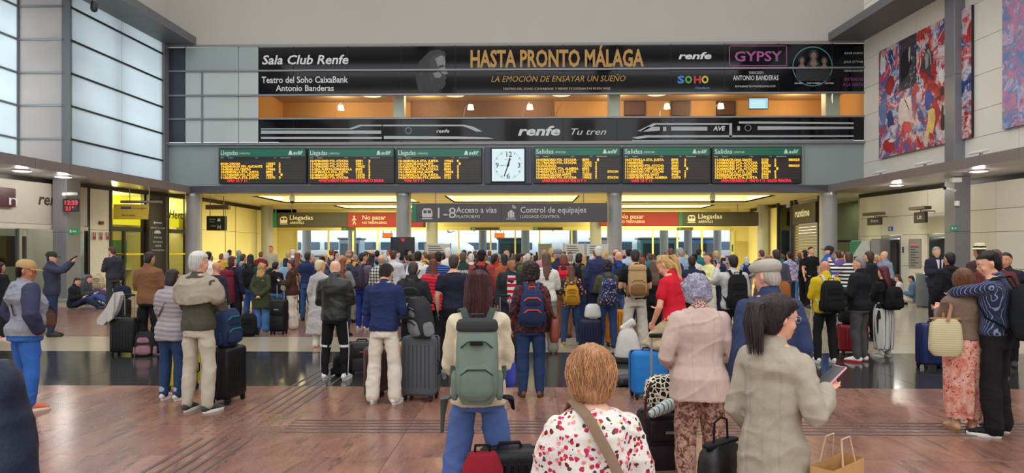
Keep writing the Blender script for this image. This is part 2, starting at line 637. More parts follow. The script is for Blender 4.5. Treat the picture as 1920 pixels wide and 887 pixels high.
# printed banner panes
ban = empty('glass_banner', (0, YF, 0), label='black advertising print on the two upper glass rows, with white and gold lettering', cat='banner')
ban2 = empty('glass_banner', (0, YF, 0), label='black print with two white train outlines on the lowest glass row above the boards', cat='banner')
for i in range(3, len(xj) - 1):
    for r, par in ((0, ban2), (2, ban), (3, ban)):
        box('pane', xj[i] + .008, xj[i + 1] - .008, -0.03, -0.015, zs[r] + .03, zs[r + 1] - .03, M_print, par, 0.003)
K = YF / FPX
YT = -0.034                     # lettering stands on the face of the print
def ftext(body, px0, px1, pybase, hpx, mat, par, y=YT, shear=0, bold=0, name='lettering'):
    """lettering from px0 to px1 with its baseline at pybase; hpx = cap height in photo pixels"""
    return text(body, hpx * K / 0.70, mat, par, (xF(px0), y, at(px0, pybase, YF).z), width=(px1 - px0) * K * 1.0, shear=shear, bold=bold, name=name)
M_cream = plain('printed_cream', rgb(190, 170, 130), 0.6, var=0)
ftext('Sala Club Renfe', 491, 655, 121, 17, M_dwhite, ban, shear=0.2, bold=0.02)
ftext('Teatro del Soho CaixaBank', 491, 655, 156, 12, M_dwhite, ban, bold=0.015)
ftext('Antonio Banderas', 518, 628, 171, 11, M_dwhite, ban, bold=0.015)
ftext('HASTA PRONTO MÁLAGA', 881, 1205, 126, 31, M_gold, ban, bold=0.03)
ftext('LA EMOCIÓN DE ENSAYAR UN SUEÑO', 920, 1171, 154, 11, M_gold, ban, shear=0.25)
ftext('TEATRO DEL SOHO CAIXABANK Y RENFE TE DESEAN UN BUEN VIAJE', 943, 1144, 169, 4, M_cream, ban)
ftext('renfe', 1271, 1332, 111, 12, M_dwhite, ban, shear=0.2, bold=0.03)
for ch, a, c in (('S', 1270, (70, 120, 200)), ('O', 1284, (90, 170, 70)), ('H', 1300, (190, 50, 60)), ('O', 1315, (210, 190, 50))):
    ftext(ch, a, a + 13, 156, 13, plain('print_%d_%d_%d' % c, rgb(*c), 0.6, var=0), ban, bold=0.04)
ftext('CaixaBank', 1303, 1330, 167, 4, plain('print_blue', rgb(90, 150, 210), 0.6, var=0), ban)
M_mag = plain('print_magenta', rgb(150, 70, 130), 0.5, var=0)
ftext('GYPSY', 1376, 1464, 115, 18, M_mag, ban, bold=0.02)
ftext('DIRECCIÓN', 1404, 1430, 139, 4.5, M_dwhite, ban)
ftext('ANTONIO BANDERAS', 1374, 1458, 151, 9, M_dwhite, ban, bold=0.01)
ftext('ENTRADAS TEATRODELSOHO.COM', 1378, 1452, 164, 3.5, M_dwhite, ban)
for b, y, h in (('ARTHUR LAURENTS', 102, 3.5), ('JULE STYNE', 118, 3.5), ('STEPHEN SONDHEIM', 135, 3.5)):
    ftext(b, 1582, 1617, y, h, M_dwhite, ban)
ftext('ENTRADAS', 1582, 1616, 152, 6, M_mag, ban); ftext('A LA VENTA', 1580, 1617, 162, 6, M_mag, ban)
for b, a, c in (('LAURA ENRECH', 1489, 1504), ('MARTA RIBERA', 1512, 1539), ('LYDIA FAIREN', 1546, 1562)):
    ftext(b, a, c, 158, 3, M_dwhite, ban)
def outline(parent, name, pts, mat, y0=YT, y1=-0.03):
    m = MB(); m.poly([(xF(px), at(px, py, YF).z) for px, py in pts], y0, y1)
    return m.build(name, mat, parent)
def ringshape(parent, name, cx, cy, r, w, mat):
    m = MB(); n = 40; c = at(cx, cy, YF); r *= K; w *= K
    for j in range(n):
        a, b = 2 * math.pi * j / n, 2 * math.pi * (j + 1) / n
        m.add([(c.x + q * math.cos(t), YT, c.z + q * math.sin(t)) for t in (a, b) for q in (r - w, r)], [(0, 1, 3, 2)])
    return m.build(name, mat, parent)
# magenta frame round the show title
for (a, b, c, d) in ((1367, 1475, 86, 87.3), (1367, 1475, 123, 124.3), (1367, 1368.5, 86, 124), (1473.5, 1475, 86, 124)):
    outline(ban, 'printed_border', [(a, c), (b, c), (b, d), (a, d)], M_mag)
ringshape(ban, 'printed_ring', 1523, 125, 37, 1.6, plain('print_teal', rgb(70, 140, 140), 0.6, var=0))
# portraits printed flat on the glass
M_f1 = plain('print_face_light', rgb(120, 120, 122), 0.5, var=0.35, scale=5)
M_f2 = plain('print_face_dark', rgb(46, 46, 50), 0.5, var=0.3, scale=5)
M_f3 = plain('print_face_warm', rgb(120, 96, 78), 0.5, var=0.3, scale=6)
M_f0 = plain('print_face_shadow', rgb(30, 30, 33), 0.5, var=0.3, scale=5)
def port(pts, mt, lift): outline(ban, 'printed_portrait', pts, mt, YT - lift, -0.03)
port([(786, 174), (780, 150), (779, 132), (786, 116), (796, 106), (806, 96), (822, 93), (834, 97), (836, 106), (830, 140), (822, 172)], M_f0, 0)
port([(806, 112), (814, 103), (826, 101), (834, 105), (836, 116), (835, 125), (841, 138), (836, 141), (838, 146), (835, 150), (836, 158), (831, 166), (820, 170), (812, 160), (806, 148), (804, 130)], M_f2, .002)
port([(816, 110), (828, 104), (834, 108), (835, 118), (834, 126), (840, 138), (835, 140), (828, 138), (824, 132), (820, 122)], M_f1, .003)
port([(812, 138), (822, 134), (828, 140), (826, 146), (816, 146)], M_f1, .003)
port([(812, 150), (828, 145), (836, 147), (835, 150), (836, 158), (831, 166), (820, 170), (813, 161)], M_f0, .003)
port([(822, 124), (832, 122), (833, 126), (823, 128)], M_f0, .004)
port([(785, 140), (785, 128), (789, 124), (795, 129), (794, 141), (789, 147)], M_f2, .002)
for cx, cy, k in ((1503, 113, 0.85), (1545, 114, 0.85), (1525, 104, 1.15)):
    oval = lambda rx, ry, dx=0, dy=0: [(cx + dx + rx * k * math.cos(j * .5236), cy + dy + ry * k * math.sin(j * .5236)) for j in range(12)]
    port([(cx - 6 * k, cy + 8), (cx + 6 * k, cy + 8), (cx + 13 * k, cy + 20 * k), (cx + 12 * k, 152), (cx - 12 * k, 152), (cx - 13 * k, cy + 20 * k)], M_f0, .001 * k)
    port(oval(7.5, 9), M_f0, .0015 * k)
    port(oval(4.2, 6, 0, 1), M_f3, .0025 * k)
    port([(cx - 3 * k, cy + 7 * k), (cx + 3 * k, cy + 7 * k), (cx + 6 * k, cy + 15 * k), (cx, cy + 20 * k), (cx - 6 * k, cy + 15 * k)], M_f3, .0025 * k)
# lowest row: train outlines
M_tr = plain('print_pale_grey', rgb(168, 176, 178), 0.5, var=0)
for pts in ([(490, 245), (690, 245), (715, 245), (715, 251), (490, 251)], [(490, 241), (655, 241), (675, 234), (716, 234), (716, 237), (678, 237), (660, 243), (490, 243)],
            [(490, 257), (716, 257), (716, 261), (490, 261)], [(718, 234), (870, 234), (888, 238), (905, 247), (893, 247), (880, 241), (868, 237), (718, 237)],
            [(720, 255), (860, 256), (915, 258), (928, 261), (720, 261)],
            [(1185, 258), (1210, 254), (1600, 254), (1600, 257), (1215, 258), (1195, 261)], [(1195, 246), (1225, 231), (1366, 231), (1366, 234), (1230, 234), (1205, 247)],
            [(1200, 247), (1215, 238), (1237, 238), (1237, 245), (1215, 247)], [(1258, 238), (1326, 238), (1326, 245), (1258, 245)], [(1367, 231), (1372, 231), (1372, 258), (1367, 258)],
            [(1385, 228), (1420, 228), (1600, 230), (1600, 233), (1385, 232)], [(1420, 237), (1600, 238), (1600, 242), (1420, 244)], [(1243, 238), (1249, 238), (1249, 246), (1243, 246)], [(1382, 237), (1387, 237), (1387, 245), (1382, 245)],
            [(1185, 263), (1600, 262), (1600, 264), (1185, 265)]):
    outline(ban2, 'printed_stripe', pts, M_tr)
ftext('renfe', 818, 842, 249, 6.5, M_dwhite, ban2, shear=0.2, bold=0.02)
ftext('renfe', 970, 1049, 254, 17, M_dwhite, ban2, shear=0.22, bold=0.03)
ftext('Tu tren', 1066, 1131, 253, 12, M_dwhite, ban2, shear=0.35)
ftext('AVE', 1337, 1360, 245, 8, M_dwhite, ban2, shear=0.2, bold=0.03)
ringshape(ban2, 'printed_ring', 766, 245, 6, 0.8, M_tr); ringshape(ban2, 'printed_ring', 1402, 240, 6, 0.8, M_tr)

# ------------------------------------------------------------ lounge behind the clear row
M_lw = plain('lounge_wall_ochre', rgb(196, 148, 92), 0.8, var=0.05)
M_lb = plain('lounge_wall_brown', rgb(122, 88, 66), 0.7)
M_lc = plain('lounge_pale_column', rgb(205, 200, 180), 0.6)
lz = zs[1] - 0.35
lo = empty('wall_lounge', (0, 0, 0), label='warm lit lounge room seen through the clear glass row', kind='structure')
box('back_panel', xF(470), 14.2, 32.6, 32.8, lz, 9.2, M_lw, lo)
box('back_panel', xF(770, 32), xF(1035, 32), 32.4, 32.6, lz, 9.2, M_lb, lo)
box('floor_panel', xF(470), 14.2, 29.05, 32.8, lz - .1, lz, plain('lounge_floor', rgb(130, 100, 70), 0.4), lo)
box('ceiling_panel', xF(470), 14.2, 29.05, 32.8, 8.75, 8.85, plain('lounge_ceiling', rgb(190, 160, 120), 0.8), lo)
box('side_panel', xF(470), xF(474), 29.05, 32.8, lz, 9.2, M_lw, lo)
box('side_panel', 14.15, 14.25, 29.05, 32.8, lz, 9.2, M_lw, lo)
for px, w in ((749, 10), (1151, 11), (1558, 13)):
    lo_c = MB(); lo_c.bevbox(xF(px - w, 29.6), xF(px + w, 29.6), 29.4, 29.9, lz, 8.75, 0.03); lo_c.build('pale_column', M_lc, lo)
M_shade = glow('lamp_shade_glow', rgb(255, 235, 190), 2.2)
M_disc = glow('ceiling_lamp_glow', rgb(255, 225, 160), 1.6)
for k, (px, lab) in enumerate(((640, 'left end'), (883, 'dark brown wall'), (994, 'branch vase'), (1251, 'framed pictures'), (1352, 'wall screen'))):
    t = empty('floor_lamp', at(px - 12, 300, 30.4) * 1, label='arched floor lamp with a glowing white shade, in the lounge by the %s' % lab, cat='lamp', group='arched lamps in the lounge')
    t.location.z = lz
    m = MB(); m.cyl((0, 0), 0.14, 0, 0.03, 16); m.build('base', M_alu, t)
    m = MB(); m.tube([(0, 0, 0.03), (-.05, 0, .6), (.02, 0, 1.05), (.27, 0, 1.32)], 0.012, 6); m.build('pole', M_alu, t, True)
    m = MB(); m.cyl((.27, 0), 0.15, 1.0, 1.22, 16, r2=0.10); m.build('lamp_shade', M_shade, t, True)
for px, lab in ((697, 'first'), (853, 'second'), (1053, 'third'), (1232, 'fourth')):
    p = at(px, 180, 30.8)
    t = empty('ceiling_lamp', (p.x, 30.8, 8.75), label='flat round glowing ceiling lamp in the lounge, %s from its left end' % lab, cat='lamp', group='round lounge ceiling lamps')
    m = MB(); m.cyl((0, 0), 0.42, -0.09, -0.05, 24); m.build('diffuser', M_disc, t)
    m = MB(); m.cyl((0, 0), 0.3, -0.05, 0, 24); m.build('mount', M_white, t)
for px, w in ((1190, 40), (1277, 36), (1361, 36)):
    t = empty('picture', at(px, 203, 32.5), label={1190: 'dark framed picture on the lounge wall, next to the pale column', 1277: 'dark framed picture on the lounge wall, middle of three', 1361: 'dark framed picture on the lounge wall, nearest the bright screen'}[px], cat='picture', group='lounge pictures')
    m = MB(); m.bevbox(-w / 2 * .025, w / 2 * .025, 0, .05, -.34, .34, .01); m.build('frame', M_black, t)
    m = MB(); m.box(-w / 2 * .025 + .04, w / 2 * .025 - .04, -.006, 0, -.3, .3); m.build('print', plain('picture_brown', rgb(92, 62, 50), .6, var=.4, scale=4), t)
t = empty('wall_screen', at(1422, 194, 31.5), label='bright blue-white information screen hanging in the lounge', cat='screen')
m = MB(); m.bevbox(-.45, .45, 0, .06, -.26, .26, .015); m.build('housing', M_black, t)
m = MB(); m.box(-.42, .42, -.006, 0, -.23, .23); m.build('display', glow('screen_blue', rgb(150, 200, 225), 1.2), t)
for i in range(6):
    m = MB(); m.box(-.38, .3, -.009, -.006, -.19 + i * .06, -.165 + i * .06); m.build('text_row', glow('screen_white', rgb(240, 245, 235), 1.1), t)
# bare branches in vases
for px, lab in ((1038, 'near the lounge\'s pale middle column'), (1288, 'in front of the middle lounge picture')):
    p = at(px, 214, 30.6)
    t = empty('branch_vase', (p.x, 30.6, lz), label='vase of bare twigs ' + lab, cat='vase')
    m = MB(); m.tube([(0, 0, 0.05), (0, 0, .2), (0, 0, .45)], [.08, .12, .05], 12); m.build('vase', plain('vase_dark', rgb(60, 40, 34), .4), t, True)
    rnd = random.Random(px); m = MB()
    for i in range(9):
        a = rnd.uniform(0, 6.28); h = rnd.uniform(.5, 1.0); q = rnd.uniform(.1, .4)
        m.tube([(0, 0, .4), (q * .4 * math.cos(a), q * .4 * math.sin(a), .4 + h * .5), (q * math.cos(a + .3), q * math.sin(a + .3), .4 + h)], [.012, .008, .004], 5)
    m.build('twigs', plain('twig_brown', rgb(110, 74, 48), .8), t)
for i, x in enumerate((-8.5, -4.5, 0, 4, 8, 12)):
    lamp('lounge_lamp', 'POINT', (x, 30.9, 8.45), 110, (1.0, 0.72, 0.42), 0.25)

# ------------------------------------------------------------ departure boards
BOARDS = [
 (414, 578, 'Llegadas', 'ARRIVALS', ['09:50 CORDOBA', '10:25 MURCIA PIN. ALICANTE', '10:42 MALAGA CENTRO', '10:50 SEVILLA STA. JUSTA', '11:17 MADRID PTA. ATOCHA', '11:25 SEVILLA STA. JUSTA'], 'VIAS 10 Y 11', (0.1, 0.33), 'far left arrivals board, with a short red message'),
 (580, 742, 'Llegadas', 'ARRIVALS', ['10:47 MADRID PTA. ATOCHA', '11:05 MADRID PTA. ATOCHA', '11:17 MADRID PTA. ATOCHA', '11:30 H. PUERTA-FUENGIROLA', '11:47 SEVILLA STA. JUSTA', '12:30 BARCELONA SANTS', '12:45 MADRID PTA. ATOCHA'], 'APARTADEROS Y FUENGIROLA LINEA C1 SALIDA', (0.13, 0.88), 'second arrivals board, with a long red message'),
 (744, 905, 'Llegadas', 'ARRIVALS', ['13:10 SEVILLA STA. JUSTA', '13:17 BARCELONA SANTS', '13:42 SEVILLA STA. JUSTA', '14:10 MADRID PTA. ATOCHA', '14:14 BARCELONA SANTS', '14:21 SEVILLA STA. JUSTA', '14:35 CORDOBA PTA. JARDIN'], 'VIAS 10 Y 11', (0.1, 0.33), 'arrivals board right beside the clock'),
 (1000, 1163, 'Salidas', 'DEPARTURES', ['10:05 MADRID PTA. ATOCHA', '10:17 MADRID PTA. ATOCHA', '10:20 GRANADA', '10:26 MADRID PTA. ALMERIA', '10:40 SEVILLA STA. JUSTA', '10:45 BARCELONA SANTS', '10:50 MADRID PTA. ATOCHA'], 'LINEA FUENGIROLA VIAS 10 Y 11', (0.1, 0.6), 'departures board right beside the clock'),
 (1165, 1330, 'Salidas', 'DEPARTURES', ['10:57 SEVILLA STA. JUSTA', '11:00 MADRID', '11:05 MADRID PTA. ATOCHA', '11:12 CIUDAD-PUERTOLLANO', '11:18 MADRID PTA. ATOCHA', '11:25 BARCELONA SANTS', '11:30 PUENTE GENIL ALMERIA'], 'VIAS 10 Y 11', (0.1, 0.34), 'middle one of the three departures boards'),
 (1332, 1500, 'Salidas', 'DEPARTURES', ['11:33 BARCELONA SANTS', '11:50 MADRID PTA. ATOCHA', '12:04 MADRID PTA. ATOCHA', '12:20 MADRID PTA. ATOCHA', '12:27 SEVILLA STA. JUSTA', '12:50 BARCELONA SANTS', '13:27 SEVILLA STA. JUSTA'], 'LINEA FUENGIROLA - VIAS 10 Y 11 - SALIDA PRINCIPAL', (0.1, 0.88), 'far right departures board'),
]
M_bz = plain('board_housing', rgb(40, 40, 46), 0.4)
M_scr = plain('board_screen', rgb(30, 27, 27), 0.35, var=0)
M_row = plain('board_row_bar', rgb(52, 44, 42), 0.4, var=0)
M_hd = plain('board_header_green', rgb(26, 108, 84), 0.35, var=0)
M_hw = plain('board_header_text', rgb(210, 225, 218), 0.5, var=0)
for (a, b, ttl, sub, rows, msg, (m0, m1), lab) in BOARDS:
    x0, x1 = xF(a), xF(b)
    z1, z0 = at((a + b) / 2, 276.5 if a > 900 else 279, YF).z, at((a + b) / 2, 345, YF).z
    t = empty('departure_board' if a > 900 else 'arrival_board', ((x0 + x1) / 2, 28.9, z0), label='electronic ' + lab + ', green header and amber rows', cat='board', group='train boards on the far wall')
    W, H = x1 - x0, z1 - z0
    m = MB(); m.bevbox(-W / 2 + .01, W / 2 - .01, -.14, .1, 0, H, .02); m.build('housing', M_bz, t)
    m = MB(); m.box(-W / 2 + .06, W / 2 - .06, -.15, -.14, H - .36, H - .05); m.build('header', M_hd, t)
    m = MB(); m.box(-W / 2 + .06, W / 2 - .06, -.146, -.14, .05, H - .37); m.build('screen', M_scr, t)
    text(ttl, .27, M_hw, t, (-W / 2 + .1, -.152, H - .29), width=.72, bold=.01, name='title')
    text('| ' + sub, .12, M_hw, t, (-W / 2 + .88, -.152, H - .27), width=.45, name='subtitle')
    text('adif', .22, M_hw, t, (W / 2 - .56, -.152, H - .28), width=.4, bold=.02, shear=.15, name='operator_mark')
    m = MB(); m.poly([(W / 2 - .76, H - .29), (W / 2 - .58, H - .29), (W / 2 - .64, H - .12), (W / 2 - .70, H - .12)], -.153, -.15); m.build('operator_mark', M_hw, t)
    for xx, hh in ((.1, 'Hora'), (.42, 'Destino'), (1.55, 'Tren'), (2.35, 'Via'), (2.62, 'Observaciones')):
        text(hh, .07, M_hw, t, (-W / 2 + xx, -.152, H - .43), name='column_title')
    n = 7; top = H - .50; dh = (top - .17) / n
    for k in range(n):
        zz = top - (k + 1) * dh
        m = MB(); m.box(-W / 2 + .08, W / 2 - .08, -.15, -.146, zz + .012, zz + dh - .012); m.build('row_bar', M_row, t)
    off = n - len(rows)
    def col(lines, xx, w, name):
        for k, ln in enumerate(lines):
            if not ln: continue
            text(ln, dh * 1.12, M_amber, t, (-W / 2 + xx, -.153, top - (k + off + 1) * dh + .028), width=w * (len(ln) / max(len(q) for q in lines)), bold=.035, name=name)
    col([r[:5] for r in rows], .1, .31, 'departure_time')
    col([r[6:] for r in rows], .44, 1.42, 'destination')
    rnd = random.Random(a)
    col([str(rnd.choice((2123, 3940, 19062, 12035, 2081, 13370, 8095))) for r in rows], 2.02, .36, 'train_number')
    col([str(rnd.choice((1, 2, 3, 4, 5, 7, 8))) for r in rows], 2.55, .08, 'platform_number')
    if a in (1000, 1332):
        for k in ((4, 6) if a == 1000 else (0, 2)):
            text('ESTACION' if a == 1000 else 'EMBARQUE', dh * 1.1, M_amber, t, (W / 2 - .56, -.153, top - (k + 1) * dh + .028), width=.44, bold=.03, name='remark')
    text(msg, .15, M_redled, t, (-W / 2 + m0 * W, -.153, .065), width=(m1 - m0) * W, bold=.04, name='red_message')

# clock between the boards
c = at(953, 311, YF)
t = empty('station_clock', (c.x, 28.9, c.z), label='large square lit white clock face in a grey surround between the boards', cat='clock')
m = MB(); m.bevbox(-1.0, 1.0, -.08, .1, -.78, .76, .02); m.build('surround', plain('clock_surround', rgb(60, 64, 76), .4), t)
m = MB(); m.bevbox(-.72, .72, -.16, -.08, -.72, .72, .02); m.build('frame', M_black, t)
m = MB(); m.box(-.67, .67, -.17, -.16, -.67, .67); m.build('dial', glow('clock_dial', rgb(214, 236, 240), 0.92), t)
for k in range(60):
    a = R(6 * k); r0, r1, w = (.50, .59, .012) if k % 5 == 0 else (.55, .59, .005)
    if k % 15 == 0: continue
    m = MB(); m.box(-w, w, -.176, -.171, r0, r1, Matrix.Rotation(a, 4, 'Y')); m.build('minute_mark', M_black, t)
for s, x, z in (('12', -.13, .34), ('3', .38, -.11), ('6', -.07, -.56), ('9', -.53, -.11)):
    text(s, .30, M_black, t, (x, -.176, z), bold=.01, name='numeral')
text('FESTINA', .07, M_black, t, (-.14, -.176, .2), width=.28, name='lettering')
for nm, a, l, w in (('hour_hand', 15, .30, .035), ('minute_hand', 199, .50, .022), ('second_hand', 264, .36, .007)):
    m = MB(); m.box(-w, w, -.19, -.18, -.08, l, Matrix.Rotation(R(a), 4, 'Y')); m.build(nm, M_black, t)
m = MB(); m.ell((0, -.19, 0), (.05, .015, .05)); m.build('hub', M_black, t, True)
m = MB()

# ------------------------------------------------------------ columns of the facade line and the second line
def column(px, Y, r, z1, lab):
    p = at(px, 471, Y)
    t = empty('column', (p.x, Y, 0), label=lab, cat='column', group='round grey columns')
    m = MB(); m.cyl((0, 0), r, 0.0, z1, 40); m.build('shaft', M_col, t, True)
    m = MB(); m.cyl((0, 0), r + .03, 0, .18, 40); m.build('base', M_alu, t, True)
    m = MB(); m.cyl((0, 0), r + .015, z1 - .12, z1, 40); m.build('collar', M_alu, t, True)
    return t
column(363, 29.2, .33, 4.17, 'round grey column beside the car rental shop, at the left end')
column(757, 29.2, .31, 4.17, 'round grey column behind the black television, left of the platform sign')
column(1152, 29.2, .31, 4.17, 'round grey column at the right end of the platform sign')
column(1553, 29.2, .35, 4.17, 'round grey column in front of the closed roller shutter')
column(501, 37.6, .31, 4.2, 'second-row round column where the dark arrivals sign begins on the left')
column(1431, 37.6, .31, 4.2, 'second-row round column where the dark arrivals sign ends on the right')
column(810, 37.6, .31, 4.2, 'second-row round column under the left part of the platform sign')
column(1117, 37.6, .31, 4.2, 'second-row round column under the right part of the platform sign')

# ------------------------------------------------------------ entrance bay under the facade
M_bay = plain('bay_ceiling', rgb(190, 180, 150), 0.7, var=0.03)
M_cove = plain('cove_white', rgb(232, 226, 200), 0.8, var=0)
M_lum = glow('luminous_panel', rgb(255, 236, 150), 1.6)
M_tube = glow('cove_lamp', rgb(255, 226, 120), 2.6)
bay = empty('ceiling', (0, 0, 0), label='cream ceiling of the entrance bay with lit rectangular coves', kind='structure')
coves = []
for (pa, pb) in ((440, 760), (815, 1098), (1150, 1482)):
    coves.append((xF(pa, 29.9) + .3, xF(pb, 29.9) - .2, 31.0, 35.4))
for (pa, pb) in ((590, 790), (1130, 1375)):
    coves.append((xF(pa, 35) + .2, xF(pb, 35) - .2, 37.5, 40.6))
xs = sorted(set([-17.5, 15.5] + [v for c in coves for v in c[:2]]))
ys = sorted(set([29.05, 31.0, 35.4, 37.5, 40.6, 41.2]))
for i in range(len(xs) - 1):
    for j in range(len(ys) - 1):
        cx, cy = (xs[i] + xs[i + 1]) / 2, (ys[j] + ys[j + 1]) / 2
        if any(c[0] < cx < c[1] and c[2] < cy < c[3] for c in coves): continue
        box('ceiling_panel', xs[i], xs[i + 1], ys[j], ys[j + 1], 4.2, 4.26, M_bay, bay)
for k, (a, b, c, d) in enumerate(coves):
    m = MB()
    q_ = MB(); q_.box(a, b, c, d, 4.62, 4.66); q_.build('cove_luminous_panel', M_lum, bay)
    for q in ((a - .03, a, c, d), (b, b + .03, c, d), (a, b, c - .03, c), (a, b, d, d + .03)):
        m.box(q[0], q[1], q[2], q[3], 4.2, 4.62)
    m.build('cove_tray', M_cove, bay)
    tl = MB()
    for yy in (c + .12, d - .12):
        tl.tube([(a + .1, yy, 4.5), (b - .1, yy, 4.5)], .035, 6)
    tl.build('cove_tube', M_tube, bay)
    lamp('cove_light', 'AREA', ((a + b) / 2, (c + d) / 2, 4.6), 80 * (b - a), (1.0, 0.90, 0.46), b - a - .3, size_y=d - c - .3)
    for yy in (c + .5,):
        pass
M_yc = plain('cream_bay_wall', rgb(226, 216, 160), 0.5, var=0.03)
# side walls of the bay
sl = empty('wall_bay_left', (0, 0, 0), label='cream panelled side wall of the entrance bay, left', kind='structure')
edges = [30.4, 33.9, 35.1, 37.8, 39.9, 41.2]
for a, b in zip(edges[:-1], edges[1:]):
    for z0, z1 in ((0, 1.35), (1.36, 2.7), (2.71, 4.0)):
        box('wall_panel', -14.95, -14.85, a + .05, b - .05, z0, z1, M_yc, sl, .004)
box('backing', -15.1, -14.95, 30.4, 41.2, 0, 4.2, M_black, sl)
sr = empty('wall_bay_right', (0, 0, 0), label='side wall of the entrance bay, right, with shop glass and a roller shutter', kind='structure')
box('wall_panel', 13.05, 13.15, 36.3, 38.6, 0, 4.0, M_yc, sr, .004)
box('wall_panel', 13.05, 13.15, 38.7, 41.2, 0, 4.0, M_yc, sr, .004)
box('backing', 13.16, 13.3, 35.8, 41.2, 0, 4.2, M_black, sr)
for a in (36.2, 34.4, 33.9, 31.2, 30.6): box('post', 12.98, 13.16, a - .06, a + .06, 0, 4.2, M_black, sr)
box('pane', 13.05, 13.08, 34.45, 36.15, 0.1, 3.9, M_glass, sr)
box('pane', 13.05, 13.08, 30.0, 31.1, 0.1, 3.9, M_glass, sr)
for k in range(22):
    box('shutter_slat', 13.0, 13.06, 31.3, 33.85, k * .135 + .01, k * .135 + .128, plain('shutter_khaki', rgb(120, 108, 78), .5), sr, .012)
box('sign_panel', 12.9, 13.05, 31.25, 33.9, 3.0, 3.95, plain('sign_dark_brown', rgb(52, 44, 38), .4), sr)
text('runtime', .5, M_dwhite, sr, (12.89, 33.6, 3.35), rot=(math.pi / 2, 0, -math.pi / 2), width=1.7, bold=.03)
# return wall, facing the hall, between bay and right lower wall
for a in (0.08, 2.2): box('pane', 13.1, 14.25, 30.05, 30.08, a, a + 2.0 if a < 1 else 3.9, M_glass, sr)
box('transom', 13.1, 14.3, 30.0, 30.1, 2.1, 2.2, M_black, sr)
# shop interior behind
box('shop_back', 15.6, 15.7, 30.3, 36.2, 0, 4.2, plain('shop_back', rgb(90, 96, 80), .7), sr)
box('shop_ceiling', 13.1, 17.8, 30.3, 36.2, 4.1, 4.2, M_bay, sr)
lamp('shop_light', 'AREA', (14.4, 33, 4.0), 40, (1, .9, .5), 1.5)
# back screen of the bay: glazed doors to the platforms
bk = empty('window_2', (0, 41.0, 0), label='long glazed screen with doors between the bay and the platforms', kind='structure')
M_yf = plain('pale_yellow_frame', rgb(214, 204, 130), 0.45, var=0.02)
zt = at(960, 432, 41).z
box('header', -14.9, 12.0, -.05, .15, zt, zt + .22, M_yf, bk)
box('upper_panel', -14.9, 12.0, 0, .1, zt + .22, 4.2, plain('bay_upper_panel', rgb(200, 190, 140), .6), bk)
px = 556
k = 0
while px < 1385:
    x = xF(px, 41)
    box('mullion', x - .045, x + .045, -.05, .1, 0, zt, M_yf, bk)
    nx = min(px + (46 if k % 3 else 60), 1386)
    box('pane', x + .05, xF(nx, 41) - .05, 0.02, 0.035, 0.05, zt, M_glass, bk)
    if k % 3 == 0 and px < 1250: box('rail', x + .05, xF(nx, 41) - .05, -.02, .06, 1.0, 1.08, M_yf, bk)
    px = nx; k += 1
box('end_wall', 12.0, 13.2, 0, .2, 0, 4.2, M_yc, bk)
box('end_wall', -14.9, xF(556, 41), 0, .2, 0, 4.2, M_yc, bk)
for pa, pb in ((882, 936), (1000, 1055), (640, 666), (1270, 1300)):
    box('door_sign', xF(pa, 40.8), xF(pb, 40.8), -.12, -.06, zt + .02, zt + .17, plain('door_sign_dark', rgb(70, 66, 34), .5, var=0), bk)
    box('door_sign_mark', xF(pa + 2, 40.8), xF(pa + 8, 40.8), -.125, -.12, zt + .05, zt + .14, glow('exit_green', rgb(40, 190, 90), .7), bk)
box('door_leaf', 12.25, 12.95, -.04, 0, 0.02, 2.3, plain('service_door', rgb(190, 178, 120), .5), bk, .01)
box('green_notice', 12.05, 12.2, -.03, 0, 1.7, 2.1, M_green, bk)

# ------------------------------------------------------------ platform side beyond the glass
plat = box('floor_platform', -40, 40, 41.2, 90, -.1, 0, stone('platform_floor', rgb(120, 122, 124), rgb(140, 142, 144), .3))
tag(plat, 'pale platform floor beyond the glass screen', kind='structure')
rf = box('ceiling_platform', -40, 40, 41.2, 50, 7.5, 7.7, plain('platform_roof', rgb(90, 98, 104), .7))
tag(rf, 'grey platform canopy beyond the glass', kind='structure')
for k, (px, Y) in enumerate(((690, 60), (1010, 64), (1230, 58))):
    x = xF(px, Y)
    t = empty('train', (x, Y, 0), label='white train with a dark window strip standing beyond the glass, ' + ('left of the clock side', 'under the platform sign', 'beyond the right-hand columns')[k], cat='train', group='trains at the platforms')
    m = MB(); m.tube([(-9, 0, 1.9), (-7.5, 0, 1.95), (6.5, 0, 1.95), (8.6, 0, 1.6)], [(1.3, 1.35), (1.4, 1.6), (1.4, 1.6), (.9, .8)], 20, side=(0, 1, 0)); m.build('car_body', plain('train_white', rgb(228, 232, 236), .3), t, True)
    for q in range(8):
        m = MB(); m.bevbox(-6.6 + q * 1.6, -5.4 + q * 1.6, -1.46, -1.36, 1.85, 2.5, .05); m.build('carriage_window', plain('train_window', rgb(70, 92, 112), .1), t)
    for q in (-5.5, -1.8, 1.8, 5.5):
        m = MB(); m.bevbox(q - .9, q + .9, -1.0, 1.0, 0, .75, .05); m.build('bogie', M_black, t)
    m = MB(); m.box(-7.4, 6.4, -1.43, -1.3, 1.2, 1.34); m.build('stripe', plain('train_stripe', rgb(120, 40, 90), .4), t)
fb_ = empty('far_building', (0, 66, 0), label='blue-grey glazed station building beyond the trains', cat='building')
for k in range(26):
    x = -32.5 + k * 2.5
    c_ = [(120, 142, 160), (176, 190, 200), (92, 112, 128), (150, 170, 186)][(k * 7) % 4]
    box('facade_panel', x + .05, x + 2.45, 0, .3, 0, 2.9 + (k * 5 % 3) * .35, plain('far_panel_%d' % ((k * 7) % 4), rgb(*c_), .4), fb_)
    box('mullion', x - .08, x + .08, -.1, .3, 0, 4.2, M_steel, fb_)
box('roof_edge', -33, 33, -.3, .3, 4.1, 4.5, M_steel, fb_)
